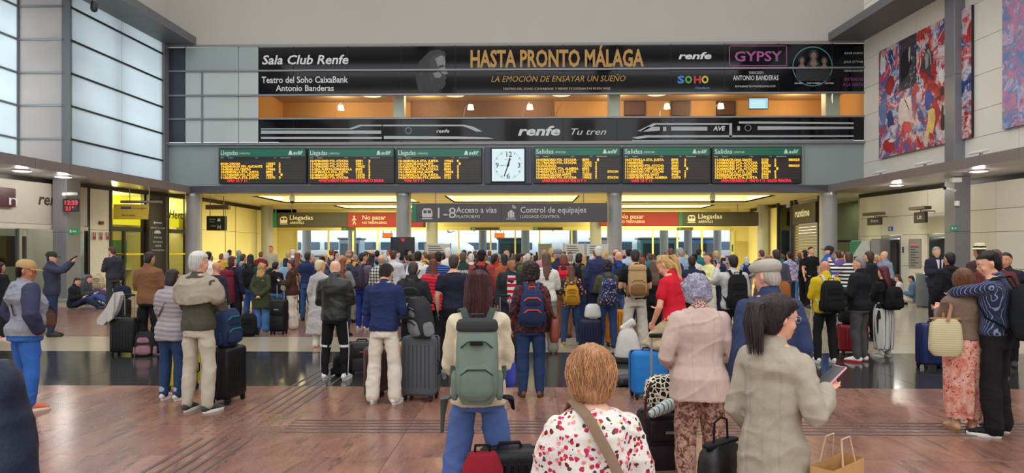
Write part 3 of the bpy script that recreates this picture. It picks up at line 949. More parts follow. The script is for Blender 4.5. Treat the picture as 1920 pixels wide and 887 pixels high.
rnd = random.Random(5)
for k, px in enumerate((575, 660, 905, 985, 1075, 1245, 1290, 1345)):
    Y = 46 + (k * 37 % 5)
    t = column(px, Y, .28, 7.5, 'grey platform column beyond the glass, %s of eight from the left' % ('first', 'second', 'third', 'fourth', 'fifth', 'sixth', 'seventh', 'eighth')[k])
    t['group'] = 'platform columns'
for k, (px, w, h, c_) in enumerate(((655, 20, 30, (170, 190, 205)), (960, 26, 40, (60, 110, 130)), (1235, 34, 40, (90, 140, 150)), (1320, 24, 44, (60, 130, 190)), (1130, 20, 30, (200, 210, 220)))):
    t = empty('platform_kiosk', (xF(px, 52), 52, 0), label='glazed kiosk standing on the platform, %s from the left' % ('first', 'second', 'fourth', 'fifth', 'third')[k], cat='kiosk', group='platform kiosks')
    m = MB(); m.bevbox(-w * .04, w * .04, 0, 1.6, 0, 2.6, .05); m.build('body', plain('kiosk_%d' % k, rgb(*c_), .25), t)
    m = MB(); m.bevbox(-w * .045, w * .045, -.1, 1.7, 2.6, 2.75, .03); m.build('roof', M_steel, t)
    m = MB(); m.box(-w * .034, w * .034, -.02, 0, 1.0, 2.3); m.build('window', plain('kiosk_glass', rgb(40, 60, 70), .1), t)

# ------------------------------------------------------------ hanging signs
def sign(name, pa, pb, pt, pbm, Y, label, panels, texts, cat='sign'):
    ztop = 4.2 if Y < 41 else 7.5
    p0, p1 = at(pa, pbm, Y), at(pb, pt, Y)
    t = empty(name, (p0.x, Y, p0.z), label=label, cat=cat)
    kk = Y / FPX
    W, H = p1.x - p0.x, p1.z - p0.z
    m = MB(); m.bevbox(0, W, .02, .28, 0, H, .01); m.build('housing', M_black, t)
    for (a, b, mt) in panels:
        m = MB(); m.bevbox((a - pa) * kk + .005, (b - pa) * kk - .005, -.0, .02, .015, H - .015, .004); m.build('panel', mt, t)
    for (s, a, b, base, cap, mt, bold) in texts:
        text(s, cap * kk / .7, mt, t, ((a - pa) * kk, -.008, (pbm - base) * kk), width=(b - a) * kk, bold=bold)
    for u in (.12, .88):
        m = MB(); m.cyl((W * u, .15), .02, H, ztop - p0.z, 8); m.build('hanger', M_steel, t)
    return t, kk
M_st = plain('sign_text_grey', rgb(196, 194, 192), .5, var=0)
M_sy = plain('sign_text_cream', rgb(228, 222, 196), .5, var=0)
M_olive = plain('sign_olive_black', rgb(62, 58, 46), .4, var=0)
def train_icon(t, x, z, s, mt):
    m = MB(); m.poly([(x + s * q[0], z + s * q[1]) for q in ((.1, .18), (.9, .18), (.98, .3), (.98, .75), (.8, 1), (.2, 1), (.02, .75), (.02, .3))], -.008, 0); m.build('train_symbol', mt, t)
    for q in ((.15, .55, .45, .82), (.55, .55, .85, .82)):
        m = MB(); m.box(x + s * q[0], x + s * q[2], -.010, -.008, z + s * q[1], z + s * q[3]); m.build('train_symbol', M_signg, t)
    m = MB(); m.box(x, x + s, -.008, 0, z, z + s * .09); m.build('train_symbol', mt, t)
t, kk = sign('hanging_sign', 772, 1139, 381, 416.5, 28.6, 'long grey hanging sign reading 1-8 platforms and luggage control', [(772, 781, M_green), (781, 941, M_signg), (941, 1139, M_signg)],
    [('1-8', 815, 849, 409, 20, M_st, .0), ('Acceso a vías', 856, 932, 399, 11, M_st, .01), ('PLATFORMS', 856, 900, 409, 5.5, M_st, .01), ('Control de equipajes', 976, 1099, 399, 11, M_st, .01), ('LUGGAGE CONTROL', 976, 1050, 409, 5.5, M_st, .01)])
train_icon(t, 19 * kk, 5.5 * kk, 14 * kk + .14, M_st)
m = MB(); m.bevbox(181 * kk, 193 * kk, -.008, 0, 8 * kk, 19 * kk, .005); m.box(184 * kk, 190 * kk, -.008, 0, 19 * kk, 22 * kk); m.box(178 * kk, 196 * kk, -.008, 0, 5 * kk, 6.4 * kk); m.build('suitcase_symbol', M_st, t)
for q in (184, 190):
    m = MB(); m.box((q - .4) * kk, (q + .4) * kk, -.011, -.008, 8 * kk, 19 * kk); m.build('suitcase_symbol', M_signg, t)
for r in (3, 5, 7):
    m = MB()
    for j in range(5):
        a0, a1 = R(10 + 16 * j), R(10 + 16 * (j + 1)); x_, z_ = 189 * kk, 24 * kk
        m.add([(x_ + q * kk * math.cos(w_), -.008, z_ + q * kk * math.sin(w_)) for w_ in (a0, a1) for q in (r, r + 1)], [(0, 1, 3, 2)])
    m.build('signal_symbol', M_st, t)
t, kk = sign('hanging_sign', 511, 797, 398, 426.5, 37.0, 'dark arrivals sign with a red no-trespassing panel, on the left', [(511, 519, M_green), (519, 654, M_olive), (654, 797, M_red)],
    [('Llegadas', 543, 587, 412, 8.5, M_sy, .01), ('ARRIVALS', 544, 571, 420, 4.5, M_sy, .01), ('No pasar', 681, 725, 412, 8.5, M_sy, .01), ('NO TRESPASSING', 681, 727, 420, 4.5, M_sy, .01)])
train_icon(t, 14 * kk, 6 * kk, 11 * kk + .1, M_sy)
m = MB(); X0 = 148 * kk
for q in (((5, 6), (7, 12)), ((7, 12), (10, 6)), ((7, 12), (7, 18)), ((7, 17), (3, 13)), ((7, 17), (11, 14))):
    m.tube([(X0 + q[0][0] * kk, -.012, q[0][1] * kk), (X0 + q[1][0] * kk, -.012, q[1][1] * kk)], .9 * kk, 6)
m.ell((X0 + 7 * kk, -.012, 20.5 * kk), (1.8 * kk, .01, 1.8 * kk)); m.build('walker_symbol', M_sy, t)
t, kk = sign('hanging_sign', 1125, 1420, 397, 424, 37.0, 'dark arrivals sign with a red no-trespassing panel, on the right', [(1125, 1272, M_red), (1272, 1279, M_green), (1279, 1420, M_olive)],
    [('No pasar', 1162, 1206, 410, 8.5, M_sy, .01), ('NO TRESPASSING', 1162, 1208, 418, 4.5, M_sy, .01), ('Llegadas', 1307, 1351, 410, 8.5, M_sy, .01), ('ARRIVALS', 1308, 1335, 418, 4.5, M_sy, .01)])
train_icon(t, 163 * kk, 6 * kk, 11 * kk + .1, M_sy)
# taxi and hotel direction sign by the left column
t, kk = sign('direction_sign', 387, 421, 405, 432, 31.0, 'small black direction sign with a car and the letter H by the left column', [(387, 421, plain('sign_black_green', rgb(26, 34, 30), .4))],
    [('Salida', 392, 404, 412.5, 3, M_dwhite, 0), ('TAXI', 392, 402, 417, 2.6, M_dwhite, 0), ('Hotel', 396, 404, 425, 3, M_dwhite, 0), ('H', 408, 414, 429, 7, M_dwhite, .02)])
m = MB(); m.poly([(21 * kk, 17 * kk), (27 * kk, 17 * kk), (27 * kk, 20 * kk), (25.6 * kk, 22.5 * kk), (22.4 * kk, 22.5 * kk), (21 * kk, 20 * kk)], -.008, 0); m.build('car_symbol', M_dwhite, t)
m = MB(); m.bevbox(-.05, 1.0, .0, .25, .95, 1.15, .01); m.build('lamp_bar', plain('sign_lamp_bar', rgb(96, 80, 70), .4), t)
t, kk = sign('direction_display', 1395 * .27 + 340, 1462 * .27 + 340, 437, 446, 42.5, 'small orange lit platform display behind the left glass', [(717, 735, glow('orange_display', rgb(255, 120, 20), 1.0))], [])
t, kk = sign('direction_display', 927, 946, 437, 446, 42.5, 'small orange lit platform display behind the middle glass', [(927, 946, glow('orange_display', rgb(255, 120, 20), 1.0))], [])
# ceiling cameras in the bay
for px, lab in ((548, 'left'), (1336, 'right')):
    p = at(px, 372, 29.9)
    t = empty('dome_camera', (p.x, 29.9, 4.2), label='white dome camera hanging at the front edge of the bay ceiling, %s one' % lab, cat='camera', group='dome cameras')
    m = MB(); m.cyl((0, 0), .05, -.16, 0, 12); m.build('stem', M_white, t, True)
    m = MB(); m.tube([(0, 0, -.14), (0, 0, -.26)], [.13, .12], 14); m.build('housing', M_white, t, True)
    m = MB(); m.ell((0, 0, -.33), (.1, .1, .1)); m.build('dome', M_black, t, True)
# television, notice boards and queue screens in front of the doors
t = empty('television', at(755, 0, 27.6) * 1, label='large black television on a stand in front of the left-middle column', cat='television'); t.location.z = 0
m = MB(); m.bevbox(-.48, .48, -.04, .04, 1.35, 2.28, .015); m.build('housing', M_black, t)
m = MB(); m.box(-.45, .45, -.046, -.04, 1.38, 2.25); m.build('display', plain('screen_dark_blue', rgb(26, 32, 44), .08, var=.5, scale=3), t)
m = MB(); m.poly([(-.08, 2.22), (.1, 2.22), (.06, 2.1), (-.02, 2.12)], -.05, -.046); m.build('red_mark', glow('screen_red', rgb(230, 40, 60), .7), t)
m = MB(); m.box(-.05, .05, -.03, .03, 0, 1.35); m.box(-.3, .3, -.2, .2, 0, .03); m.build('stand', M_steel, t)
for k, (pa, pb, pt, c_, lab) in enumerate(((796, 845, 457, (196, 194, 176), 'left of the middle doors'), (1057, 1097, 457, (200, 198, 186), 'middle one of the three near the right-middle column'), (1099, 1142, 457, (204, 202, 192), 'touching the right-middle column'), (1010, 1034, 457, (130, 128, 92), 'olive and narrow, in front of the doors'))):
    p0, p1 = at(pa, pt, 28.3), at(pb, pt, 28.3)
    t = empty('notice_board', ((p0.x + p1.x) / 2, 28.3, 0), label='pale free-standing notice screen, ' + lab, cat='board')
    W = p1.x - p0.x
    m = MB(); m.bevbox(-W / 2, W / 2, 0, .05, .9, p0.z, .01); m.build('panel', plain('notice_%d' % k, rgb(*c_), .6), t)
    for sx in (-1, 1):
        m = MB(); m.box(sx * W / 2 - .02, sx * W / 2 + .02, 0, .05, 0, p0.z + .03); m.build('post', M_alu, t)
    if k < 3:
        for q in range(4):
            m = MB(); m.box(-W * .35, W * (.1 + .06 * (q % 3)), -.004, 0, p0.z - .12 - q * .09, p0.z - .09 - q * .09); m.build('text_line', M_signg, t)
t = empty('counter_screen', at(1262, 0, 31.0) * 1, label='low pale green screen panel among the crowd before the right glass', cat='screen'); t.location.z = 0
m = MB(); m.bevbox(-1.4, 1.7, 0, .08, 0, 1.15, .01); m.build('panel', plain('pale_green_panel', rgb(178, 184, 110), .6), t)
m = MB(); m.bevbox(-1.42, 1.72, -.03, .11, 1.15, 1.2, .01); m.build('top_rail', M_alu, t)
# ------------------------------------------------------------ side walls
class Frame:
    """a wall line seen from the hall; local x runs left to right as seen, local -y faces the hall"""
    def __init__(s, name, a, b, label, kind='structure'):
        s.a = Vector(a).to_2d(); s.w = (Vector(b).to_2d() - s.a); s.L = s.w.length; s.w.normalize()
        s.e = empty(name, (a[0], a[1], 0), math.atan2(s.w.y, s.w.x), label=label, kind=kind)
    def hit(s, px):
        u = (px - 960) / FPX
        d = Vector((u * CA - SA, CA + u * SA))
        det = d.x * -s.w.y + d.y * s.w.x
        D = (s.a.x * -s.w.y + s.a.y * s.w.x) / det
        return (d * D - s.a).dot(s.w), D
    def s_(s, px): return s.hit(px)[0]
    def z(s, px, py): return EYE + (HZ - py) / FPX * s.hit(px)[1]
    def box(s, name, s0, s1, z0, z1, mat, y0=0.0, y1=0.1, bev=0, parent=None):
        return box(name, min(s0, s1), max(s0, s1), y0, y1, z0, z1, mat, parent or s.e, bev)
    def empty(s, name, sx, z, label, cat, y=0.0, group=None):
        p = s.a + s.w * sx
        n = Vector((s.w.y, -s.w.x))          # towards the hall
        p = p + n * (-y)
        return empty(name, (p.x, p.y, z), math.atan2(s.w.y, s.w.x), label=label, cat=cat, group=group)

# ---- left upper glazing
LU = Frame('window_3', (-15.40, 23.0), (-15.18, 29.0), 'tall satin glass wall above the left ledge, lit from outside')
M_fr = frosted('satin_glass_cool', (0.70, 0.765, 0.79, 1), 0.85)
M_fr2 = frosted('satin_glass_warm', (0.78, 0.755, 0.735, 1), 0.85)
zrow = [4.62, 5.5, 6.62, 7.72, 8.84, 9.95, 10.8, 11.9]
for r in range(6):
    for (a, b) in ((0.03, 2.9), (2.9, 5.98)):
        LU.box('pane', a + .012, b - .012, zrow[r] + .03, zrow[r + 1] - .03, M_fr, 0.0, 0.02, .003)
for z in zrow[:7]:
    LU.box('transom', 0, 6.0, z - .03, z + .03, M_black, -.05, .05)
for a in (0.0, 5.97):
    LU.box('frame', a - .03, a + .03, 4.6, 10.8, M_steel, -.06, .06)
LU.box('upright', 2.7, 2.85, 4.6, 10.8, M_steel, .35, .5)
# return wall facing the hall and the next stretch
LR = Frame('window_4', (-17.1, 23.0), (-15.62, 23.0), 'satin glass return wall beside the left post, warm white')
for r in range(7):
    LR.box('pane', .03, 1.46, zrow[r] + .03, zrow[r + 1] - .03, M_fr2, 0.0, 0.02, .003)
for z in zrow: LR.box('transom', 0, 1.5, z - .03, z + .03, M_alu, -.05, .05)
m = MB(); m.tube([(0.2, .5, 11.0), (1.3, .5, 7.2)], .05, 6); m.tube([(0.2, .5, 8.9), (1.3, .5, 5.3)], .05, 6); m.build('brace', M_steel, LR.e)
LR.box('frame', -.06, .02, 4.5, 12, M_steel, -.06, .06)
LN = Frame('window_5', (-17.6, 8.0), (-17.12, 23.0), 'satin glass wall at the far left edge')
for r in range(7):
    for k in range(5):
        LN.box('pane', k * 3 + .02, k * 3 + 2.98, zrow[r] + .03, zrow[r + 1] - .03, M_fr, 0, .02, .003)
for z in zrow: LN.box('transom', 0, 15, z - .03, z + .03, M_steel, -.05, .05)
for k, (fr, z0, z1) in enumerate(((LU, 10.8, 15), (LR, 11.9, 15), (LN, 11.9, 15))):
    fr.box('wall_above', 0, fr.L, z0, z1, M_bulk, 0, .2)
# corner strip between glass and facade
box('corner_panel', -15.42, -15.1, -.4, 0.0, 4.4, 10.8, M_steel, wall)

# ---- posts
def post(name, x0, x1, y0, y1, z0, z1, lab):
    t = empty(name, ((x0 + x1) / 2, (y0 + y1) / 2, z0), label=lab, cat='post')
    a, b, c, d = x0 - t.location.x, x1 - t.location.x, y0 - t.location.y, y1 - t.location.y
    m = MB(); m.bevbox(a, b, c, d, 0, z1 - z0, .012); m.build('shaft', M_steel, t)
    m = MB(); m.bevbox(a - .02, b + .02, c - .02, d + .02, 0, .12, .01); m.build('base', M_alu, t)
    for z in (2.35, 7.5):
        if z < z1 - z0:
            m = MB(); m.box(a - .003, b + .003, c - .003, d + .003, z, z + .01); m.build('joint', M_black, t)
    return t
lp = post('steel_post', -15.95, -15.47, 23.0, 23.75, 0, 4.4, 'square grey steel post at left, carrying the red digital clock')
m = MB(); m.bevbox(.07, .30, -.375, -.2, 4.4, 15, .01); m.build('upper_shaft', M_steel, lp)
post('steel_post', 13.95, 14.47, 22.9, 23.45, 0, 15, 'tall square grey steel post at right, in front of the paintings')

# ---- ledges (canopies) on both sides
M_under = plain('canopy_soffit', rgb(142, 134, 136), 0.3, 0.5, var=0.05)
def ledge(name, a, b, out, lab, sign_):
    t = empty(name, (0, 0, 0), label=lab, kind='structure')
    ax, ay = a; bx, by = b
    n = 14
    for i in range(n):
        q0, q1 = i / n, (i + 1) / n
        x0, y0, x1, y1 = ax + (bx - ax) * q0, ay + (by - ay) * q0, ax + (bx - ax) * q1, ay + (by - ay) * q1
        for nm, z0, z1, ins, o_, mt in (('fascia_panel', 4.17, 4.44, 0, .06, M_steel2), ('soffit_panel', 4.14, 4.17, .0, out, M_under), ('top_panel', 4.38, 4.42, .06, out, M_steel2)):
            m = MB(); e = .005
            vs = []
            for z in (z0, z1):
                for (x, y) in ((x0, y0 - e), (x1, y1 + e)):
                    vs += [(x + sign_ * ins, y, z), (x + sign_ * o_, y, z)]
            m.add(vs, [(0, 1, 3, 2), (4, 6, 7, 5), (0, 2, 6, 4), (1, 5, 7, 3), (0, 4, 5, 1), (2, 3, 7, 6)])
            m.build(nm, mt, t)
    return t
ledge('trim_1', (-14.05, 28.95), (-14.75, 8.0), 3.4, 'long metal canopy ledge above the left shops', -1)
ledge('trim_2', (12.35, 28.95), (13.5, 8.0), 3.6, 'long metal canopy ledge above the right-hand doors', 1)
def spot(x, y, lab):
    t = empty('canopy_light', (x, y, 4.14), label=lab, cat='lamp', group='round lights under the canopies')
    m = MB(); m.cyl((0, 0), .24, -.045, 0, 20); m.build('ring', M_white, t, True)
    lamp('canopy_fill', 'POINT', (x, y, 3.98), 45, (1, .97, .9), .12)  # fill light added below each fixture to brighten the space under the canopy
    m = MB(); m.cyl((0, 0), .17, -.06, -.045, 20); m.build('diffuser', plain('lamp_glass', rgb(230, 230, 220), .3), t, True)
for x, y, lab in ((-15.0, 20.3, 'round light under the left canopy, in the corner of the frame'), (-14.9, 22.0, 'round light under the left canopy, just before the post'), (13.4, 25.4, 'round light under the right canopy, behind the post'), (13.5, 21.0, 'round light under the right canopy, in front of the post')):
    spot(x, y, lab)

# ---- eaves above
for nm, xa, xb, lab in (('trim_3', -17.5, -13.95, 'dark grey eave along the top of the left glass wall'), ('trim_4', 12.5, 17.5, 'dark grey eave along the top of the right wall')):
    t = empty(nm, (0, 0, 0), label=lab, kind='structure')
    inner = xa if nm == 'trim_4' else xb
    sg = 1 if nm == 'trim_4' else -1
    n = 12
    for i in range(n):
        y0, y1 = 29 - i * 1.8, 29 - (i + 1) * 1.8
        xi0 = inner + sg * (29 - y0) * (.05 if sg > 0 else 0.01); xi1 = inner + sg * (29 - y1) * (.05 if sg > 0 else 0.01)
        xo = xa if sg < 0 else xb
        m = MB()
        m.add([(xi0, y0 - .006, z) if q == 0 else ((xi1, y1 + .006, z) if q == 1 else ((xo + sg, y1 + .006, z) if q == 2 else (xo + sg, y0 - .006, z))) for z in (10.42, 10.75) for q in range(4)],
              [(0, 1, 2, 3), (7, 6, 5, 4), (0, 4, 5, 1), (1, 5, 6, 2), (2, 6, 7, 3), (3, 7, 4, 0)])
        m.build('soffit_panel', plain('eave_grey', rgb(104, 104, 108), .45, .2, var=.05), t)

# ---- right upper wall with panels and paintings
RU = Frame('wall_right_upper', (13.95, 29.0), (13.95 + .0559 * 21, 8.0), 'pale stone panelled wall above the right canopy')
RU.box('backing', -.0, 21, 4.4, 15, M_joint, .03, .3)
zz = [4.45, 5.34, 6.2, 7.3, 8.43, 9.6, 10.75, 11.9, 13.0]
ss = [0, 1.05, 3.5, 5.95, 8.4, 10.85, 13.3, 15.75, 18.2, 20.9]
for i in range(len(ss) - 1):
    for j in range(len(zz) - 1):
        RU.box('stone_panel', ss[i] + .006, ss[i + 1] - .006, zz[j] + .006, zz[j + 1] - .006, M_panelw, 0, .03, .004)

def paint_mat(name, seed, pal, stretch=(1, 1, 1)):
    t = NT(name)
    co = t.coords(loc=(seed, seed * .7, seed * .3), scale=stretch)
    a = t.noise(co, .55, 5, .6, 0.9)
    b = t.noise(co, 1.1, 6, .68, 1.2)
    c1 = t.ramp(a, [(.30 + .42 * i / (len(pal) - 1), rgb(*p)) for i, p in enumerate(pal)], 'LINEAR')
    c2 = t.ramp(b, [(.36 + .3 * i / (len(pal) - 1), rgb(*p)) for i, p in enumerate(reversed(pal))], 'LINEAR')
    t.base(t.mix(t.math('GREATER_THAN', t.noise(co, 1.4, 4, .6, 1.5), .5), c1, c2))
    t.p.inputs['Roughness'].default_value = .5
    return t.m
PA = paint_mat('paint_red_blue', 1.0, [(30, 60, 120), (200, 205, 215), (60, 90, 150), (190, 60, 60), (226, 190, 180), (150, 30, 40)])
PB = paint_mat('paint_dark', 4.0, [(30, 28, 34), (70, 66, 74), (40, 40, 60), (200, 195, 190)])
PC = paint_mat('paint_red_blue_dense', 7.3, [(24, 40, 100), (50, 84, 150), (206, 202, 204), (186, 52, 50), (150, 28, 36), (50, 40, 60)])
PD = paint_mat('paint_violet', 2.2, [(150, 120, 180), (200, 130, 150), (90, 130, 180), (196, 176, 200), (150, 90, 130)])
def painting(px0, px1, pt, pb, lab, cells, frame=.05):
    s0, s1 = RU.s_(px0), RU.s_(px1)
    z0, z1 = RU.z(px0, pb), RU.z(px0, pt)
    t = RU.empty('painting', s0, z0, lab, 'painting', y=-.10)
    W, H = s1 - s0, z1 - z0
    m = MB(); m.bevbox(0, W, 0, .09, 0, H, .01); m.build('stretcher', M_black, t)
    for (u0, u1, v0, v1, mt) in cells:
        m = MB(); m.box(u0 * W, u1 * W, -.012, 0, v0 * H, v1 * H); m.build('canvas', mt, t)
    return t, W, H
t, W, H = painting(1653, 1827, 97, 298, 'large abstract painting in red, blue and black, half hidden by the right post', [(0, .26, 0, 1, PA), (.26, .46, .55, 1, PB), (.26, .46, 0, .55, PA), (.46, .80, .5, 1, PC), (.46, .80, 0, .5, PC), (.80, 1, 0, 1, PC)])
# loose angular patches and strokes of paint
def patch(u, v, ru, rv, c_, seed, k=9):
    rnd = random.Random(seed); m = MB()
    pts = []
    for j in range(k):
        a = 2 * math.pi * j / k + rnd.uniform(-.2, .2); q = rnd.uniform(.55, 1.1)
        pts.append(((u + ru * q * math.cos(a)) * W, (v + rv * q * math.sin(a)) * H))
    m.poly(pts, -.012 - .0012 * (seed % 7 + 1), -.012); m.build('paint_patch', plain('paint_%d_%d_%d' % c_, rgb(*c_), .5, var=.5, scale=2.2), t)
for i, (u, v, ru, rv, c_) in enumerate(((.05, .86, .045, .12, (190, 196, 206)), (.16, .90, .05, .08, (40, 66, 120)), (.14, .63, .07, .10, (150, 38, 44)), (.06, .42, .05, .14, (96, 120, 170)), (.15, .34, .06, .10, (36, 60, 120)), (.33, .78, .07, .20, (28, 26, 32)), (.38, .84, .012, .09, (196, 194, 190)),
        (.58, .72, .075, .15, (64, 58, 66)), (.585, .73, .04, .10, (146, 138, 140)), (.60, .70, .010, .06, (60, 54, 60)), (.72, .86, .06, .08, (170, 50, 60)), (.33, .34, .09, .20, (222, 196, 190)), (.36, .22, .07, .08, (200, 84, 78)), (.12, .10, .11, .07, (168, 40, 44)), (.16, .14, .05, .02, (220, 206, 200)),
        (.59, .40, .06, .10, (52, 70, 150)), (.64, .24, .085, .15, (160, 34, 40)), (.62, .20, .05, .13, (212, 182, 104)), (.60, .34, .03, .05, (216, 196, 140)), (.57, .10, .04, .07, (206, 190, 150)), (.72, .55, .035, .09, (206, 204, 206)), (.73, .42, .02, .05, (40, 36, 44)), (.74, .20, .03, .12, (34, 32, 40)), (.76, .26, .014, .05, (210, 208, 206)), (.45, .52, .05, .06, (180, 70, 74)))):
    patch(u, v, ru, rv, c_, i + 3)
for k in range(10):
    rnd = random.Random(k)
    u, v = rnd.uniform(.05, .75), rnd.uniform(.08, .85)
    m = MB(); m.tube([(u * W, -.02, v * H), ((u + rnd.uniform(-.04, .04)) * W, -.02, (v + rnd.uniform(.03, .07)) * H), ((u + rnd.uniform(-.05, .05)) * W, -.02, (v + rnd.uniform(.08, .12)) * H)], .012, 6)
    m.build('brush_line', M_dwhite if k % 3 else M_black, t)
painting(1886, 2010, -40, 243, 'tall painting in violet and pink at the right edge', [(0, 1, 0, 1, PD)])

# flood lamps standing on the right ledge
for px, py, lab in ((1610, 327, 'small flood lamp on the right ledge, nearest the far wall'), (1688, 312, 'small flood lamp on the right ledge under the large painting'), (1885, 271, 'small flood lamp on the right ledge near the right edge'), (1775, 296, 'small flood lamp on the right ledge before the post')):
    s, D = RU.hit(px)
    t = RU.empty('flood_lamp', s, 4.42, lab, 'lamp', y=-.75, group='flood lamps on the right ledge')
    m = MB(); m.cyl((0, 0), .05, 0, .25, 8); m.build('stand', M_alu, t)
    m = MB(); m.bevbox(-.26, .26, -.14, .14, .25, .33, .02, Matrix.Rotation(R(14), 4, 'X')); m.build('lamp_head', M_white, t)
# cameras at the left top
t = empty('security_camera', (-13.9, 22.0, 9.6), label='small dark camera under the upper left eave', cat='camera')
m = MB(); m.tube([(0, 0, .1), (0, 0, -.1)], [.09, .11], 12); m.build('housing', M_black, t, True)
m = MB(); m.cyl((0, 0), .03, .1, .8, 8); m.build('stem', M_steel, t)

# ---- right lower wall
RL = Frame('wall_right_lower', (14.3, 30.1), (14.3 + 1.2 * 20 / 8.5, 10.1), 'cream panelled wall under the right canopy')
def opening_cols(fr, total, ops, mat, zt, zrows, w):
    xs = sorted(set([0, total] + [v for o in ops for v in o[:2]]))
    pos = []
    for a, b in zip(xs[:-1], xs[1:]):
        n = max(1, round((b - a) / w))
        pos += [(a + (b - a) * k / n, a + (b - a) * (k + 1) / n) for k in range(n)]
    for a, b in pos:
        for z0, z1 in zip(zrows[:-1], zrows[1:]):
            c_ = (a + b) / 2
            o = [o for o in ops if o[0] - 1e-4 < c_ < o[1] + 1e-4]
            if o:
                if o[0][3] is not None and z1 <= o[0][2] + .01: continue
                if z0 < o[0][2]: z0 = o[0][2]
                if z0 >= z1: continue
            fr.box('wall_panel', a + .006, b - .006, z0 + .006, z1 - .006, mat, 0, .04, .004)
s_d0, s_d1 = RL.s_(1652), RL.s_(1689)
s_e0, s_e1 = RL.s_(1739), RL.s_(1775)
opening_cols(RL, RL.L, [(s_d0, s_d1, 2.35, 1), (s_e0, s_e1, 2.35, 1)], M_panelc, 4.0, [0, 1.15, 2.35, 3.1, 4.0], 2.2)
RL.box('dark_strip', 0, RL.L, 4.0, 4.16, M_black, -.03, .1)
RL.box('backing', 0, s_d0, 0, 4.1, M_joint, .05, .2); RL.box('backing', s_d1, s_e0, 0, 4.1, M_joint, .05, .2); RL.box('backing', s_e1, RL.L, 0, 4.1, M_joint, .05, .2)
RL.box('backing', s_d0, s_e1, 2.4, 4.1, M_joint, .05, .2)
RL.box('baseboard', 0, s_d0, 0, .12, M_alu, -.02, 0); RL.box('baseboard', s_e1, RL.L, 0, .12, M_alu, -.02, 0); RL.box('baseboard', s_d1, s_e0, 0, .12, M_alu, -.02, 0)
for k, (a, b) in enumerate(((s_d0, s_d1), (s_e0, s_e1))):
    d = empty('door_%d' % (k + 1), RL.e.location, RL.e.rotation_euler.z, label='lift doorway in the right cream wall, %s' % ('with a white notice on its dark door' if k == 0 else 'partly behind the right post'), kind='structure')
    def db(nm, x0, x1, y0, y1, z0, z1, mt): box(nm, x0, x1, y0, y1, z0, z1, mt, d, .004)
    db('reveal', a, a + .08, 0, .7, 0, 2.35, M_alu); db('reveal', b - .08, b, 0, .7, 0, 2.35, M_alu); db('lintel', a, b, 0, .7, 2.25, 2.35, M_alu)
    db('door_leaf', a + .1, (a + b) / 2 + .25, .6, .65, 0, 2.2, plain('lift_door_dark', rgb(52, 48, 42), .3))
    db('door_leaf', (a + b) / 2 + .26, b - .1, .62, .67, 0, 2.2, plain('lift_door_light', rgb(110, 104, 90), .3))
    if k == 0: db('notice', (a + b) / 2 - .1, (a + b) / 2 + .16, .585, .6, 1.2, 1.7, M_white)
    db('transom_light', a + .1, b - .1, .55, .6, 2.05, 2.2, plain('lift_bronze', rgb(120, 104, 70), .3))
def wallthing(fr, name, pa, pb, pt, pbm, lab, cat, mats, th=.05, y=0.0, group=None):
    s0, s1 = fr.s_(pa), fr.s_(pb)
    z0, z1 = fr.z((pa + pb) / 2, pbm), fr.z((pa + pb) / 2, pt)
    t = fr.empty(name, min(s0, s1), z0, lab, cat, y=-y, group=group)
    W, H = abs(s1 - s0), z1 - z0
    m = MB(); m.bevbox(0, W, -th, 0, 0, H, min(.01, th / 3)); m.build('panel', mats, t)
    return t, W, H
t, W, H = wallthing(RL, 'information_poster', 1705, 1728, 448, 503, 'tall grey information poster between the two lift doorways', 'poster', plain('poster_grey', rgb(150, 146, 140), .5), .04)
for k in range(9):
    m = MB(); m.box(W * .2, W * (.6 + .25 * (k % 2)), -.044, -.04, H * (.08 + k * .09), H * (.11 + k * .09)); m.build('text_line', M_signg if k != 8 else M_redled, t)
t, W, H = wallthing(RL, 'blue_sign', 1666.5, 1674.5, 425, 433, 'small blue square sign above the first lift doorway', 'sign', plain('sign_blue', rgb(40, 90, 190), .4), .03)
m = MB(); m.box(W * .35, W * .65, -.034, -.03, H * .2, H * .8); m.build('lettering', M_dwhite, t)
t, W, H = wallthing(RL, 'lift_button_panel', 1692.5, 1695, 463, 474, 'slim dark lift button panel beside the first doorway', 'button panel', M_black, .03)
for k in range(2):
    m = MB(); m.cyl((0, 0), .03, 0, .01, 10, Matrix.Translation((W / 2, -.03, H * (.3 + .4 * k))) @ Matrix.Rotation(R(90), 4, 'X')); m.build('button', M_alu, t)
for (pa, pb, pt, pbm, lab, txt) in ((1652, 1677, 408, 422, 'brown hanging sign above the first lift doorway', 'Aseos'), (1742, 1764, 398, 418, 'brown hanging sign just left of the right post', 'Lift')):
    t, W, H = wallthing(RL, 'direction_sign', pa, pb, pt, pbm, lab, 'sign', plain('sign_brown', rgb(54, 46, 44), .4), .12, .5)
    m = MB(); m.bevbox(-.05, W + .2, -.3, .0, H + .08, H + .2, .02); m.build('lamp_bar', plain('sign_lamp_bar', rgb(96, 80, 70), .4), t)
    text(txt, .2, M_dwhite, t, (W * .3, -.125, H * .35), name='lettering')
    m = MB(); m.cyl((W / 2, -.06), .02, H, H + .1, 6); m.box(W / 2 - .02, W / 2 + .02, 0, .5, H + .02, H + .06); m.build('bracket', M_steel, t)
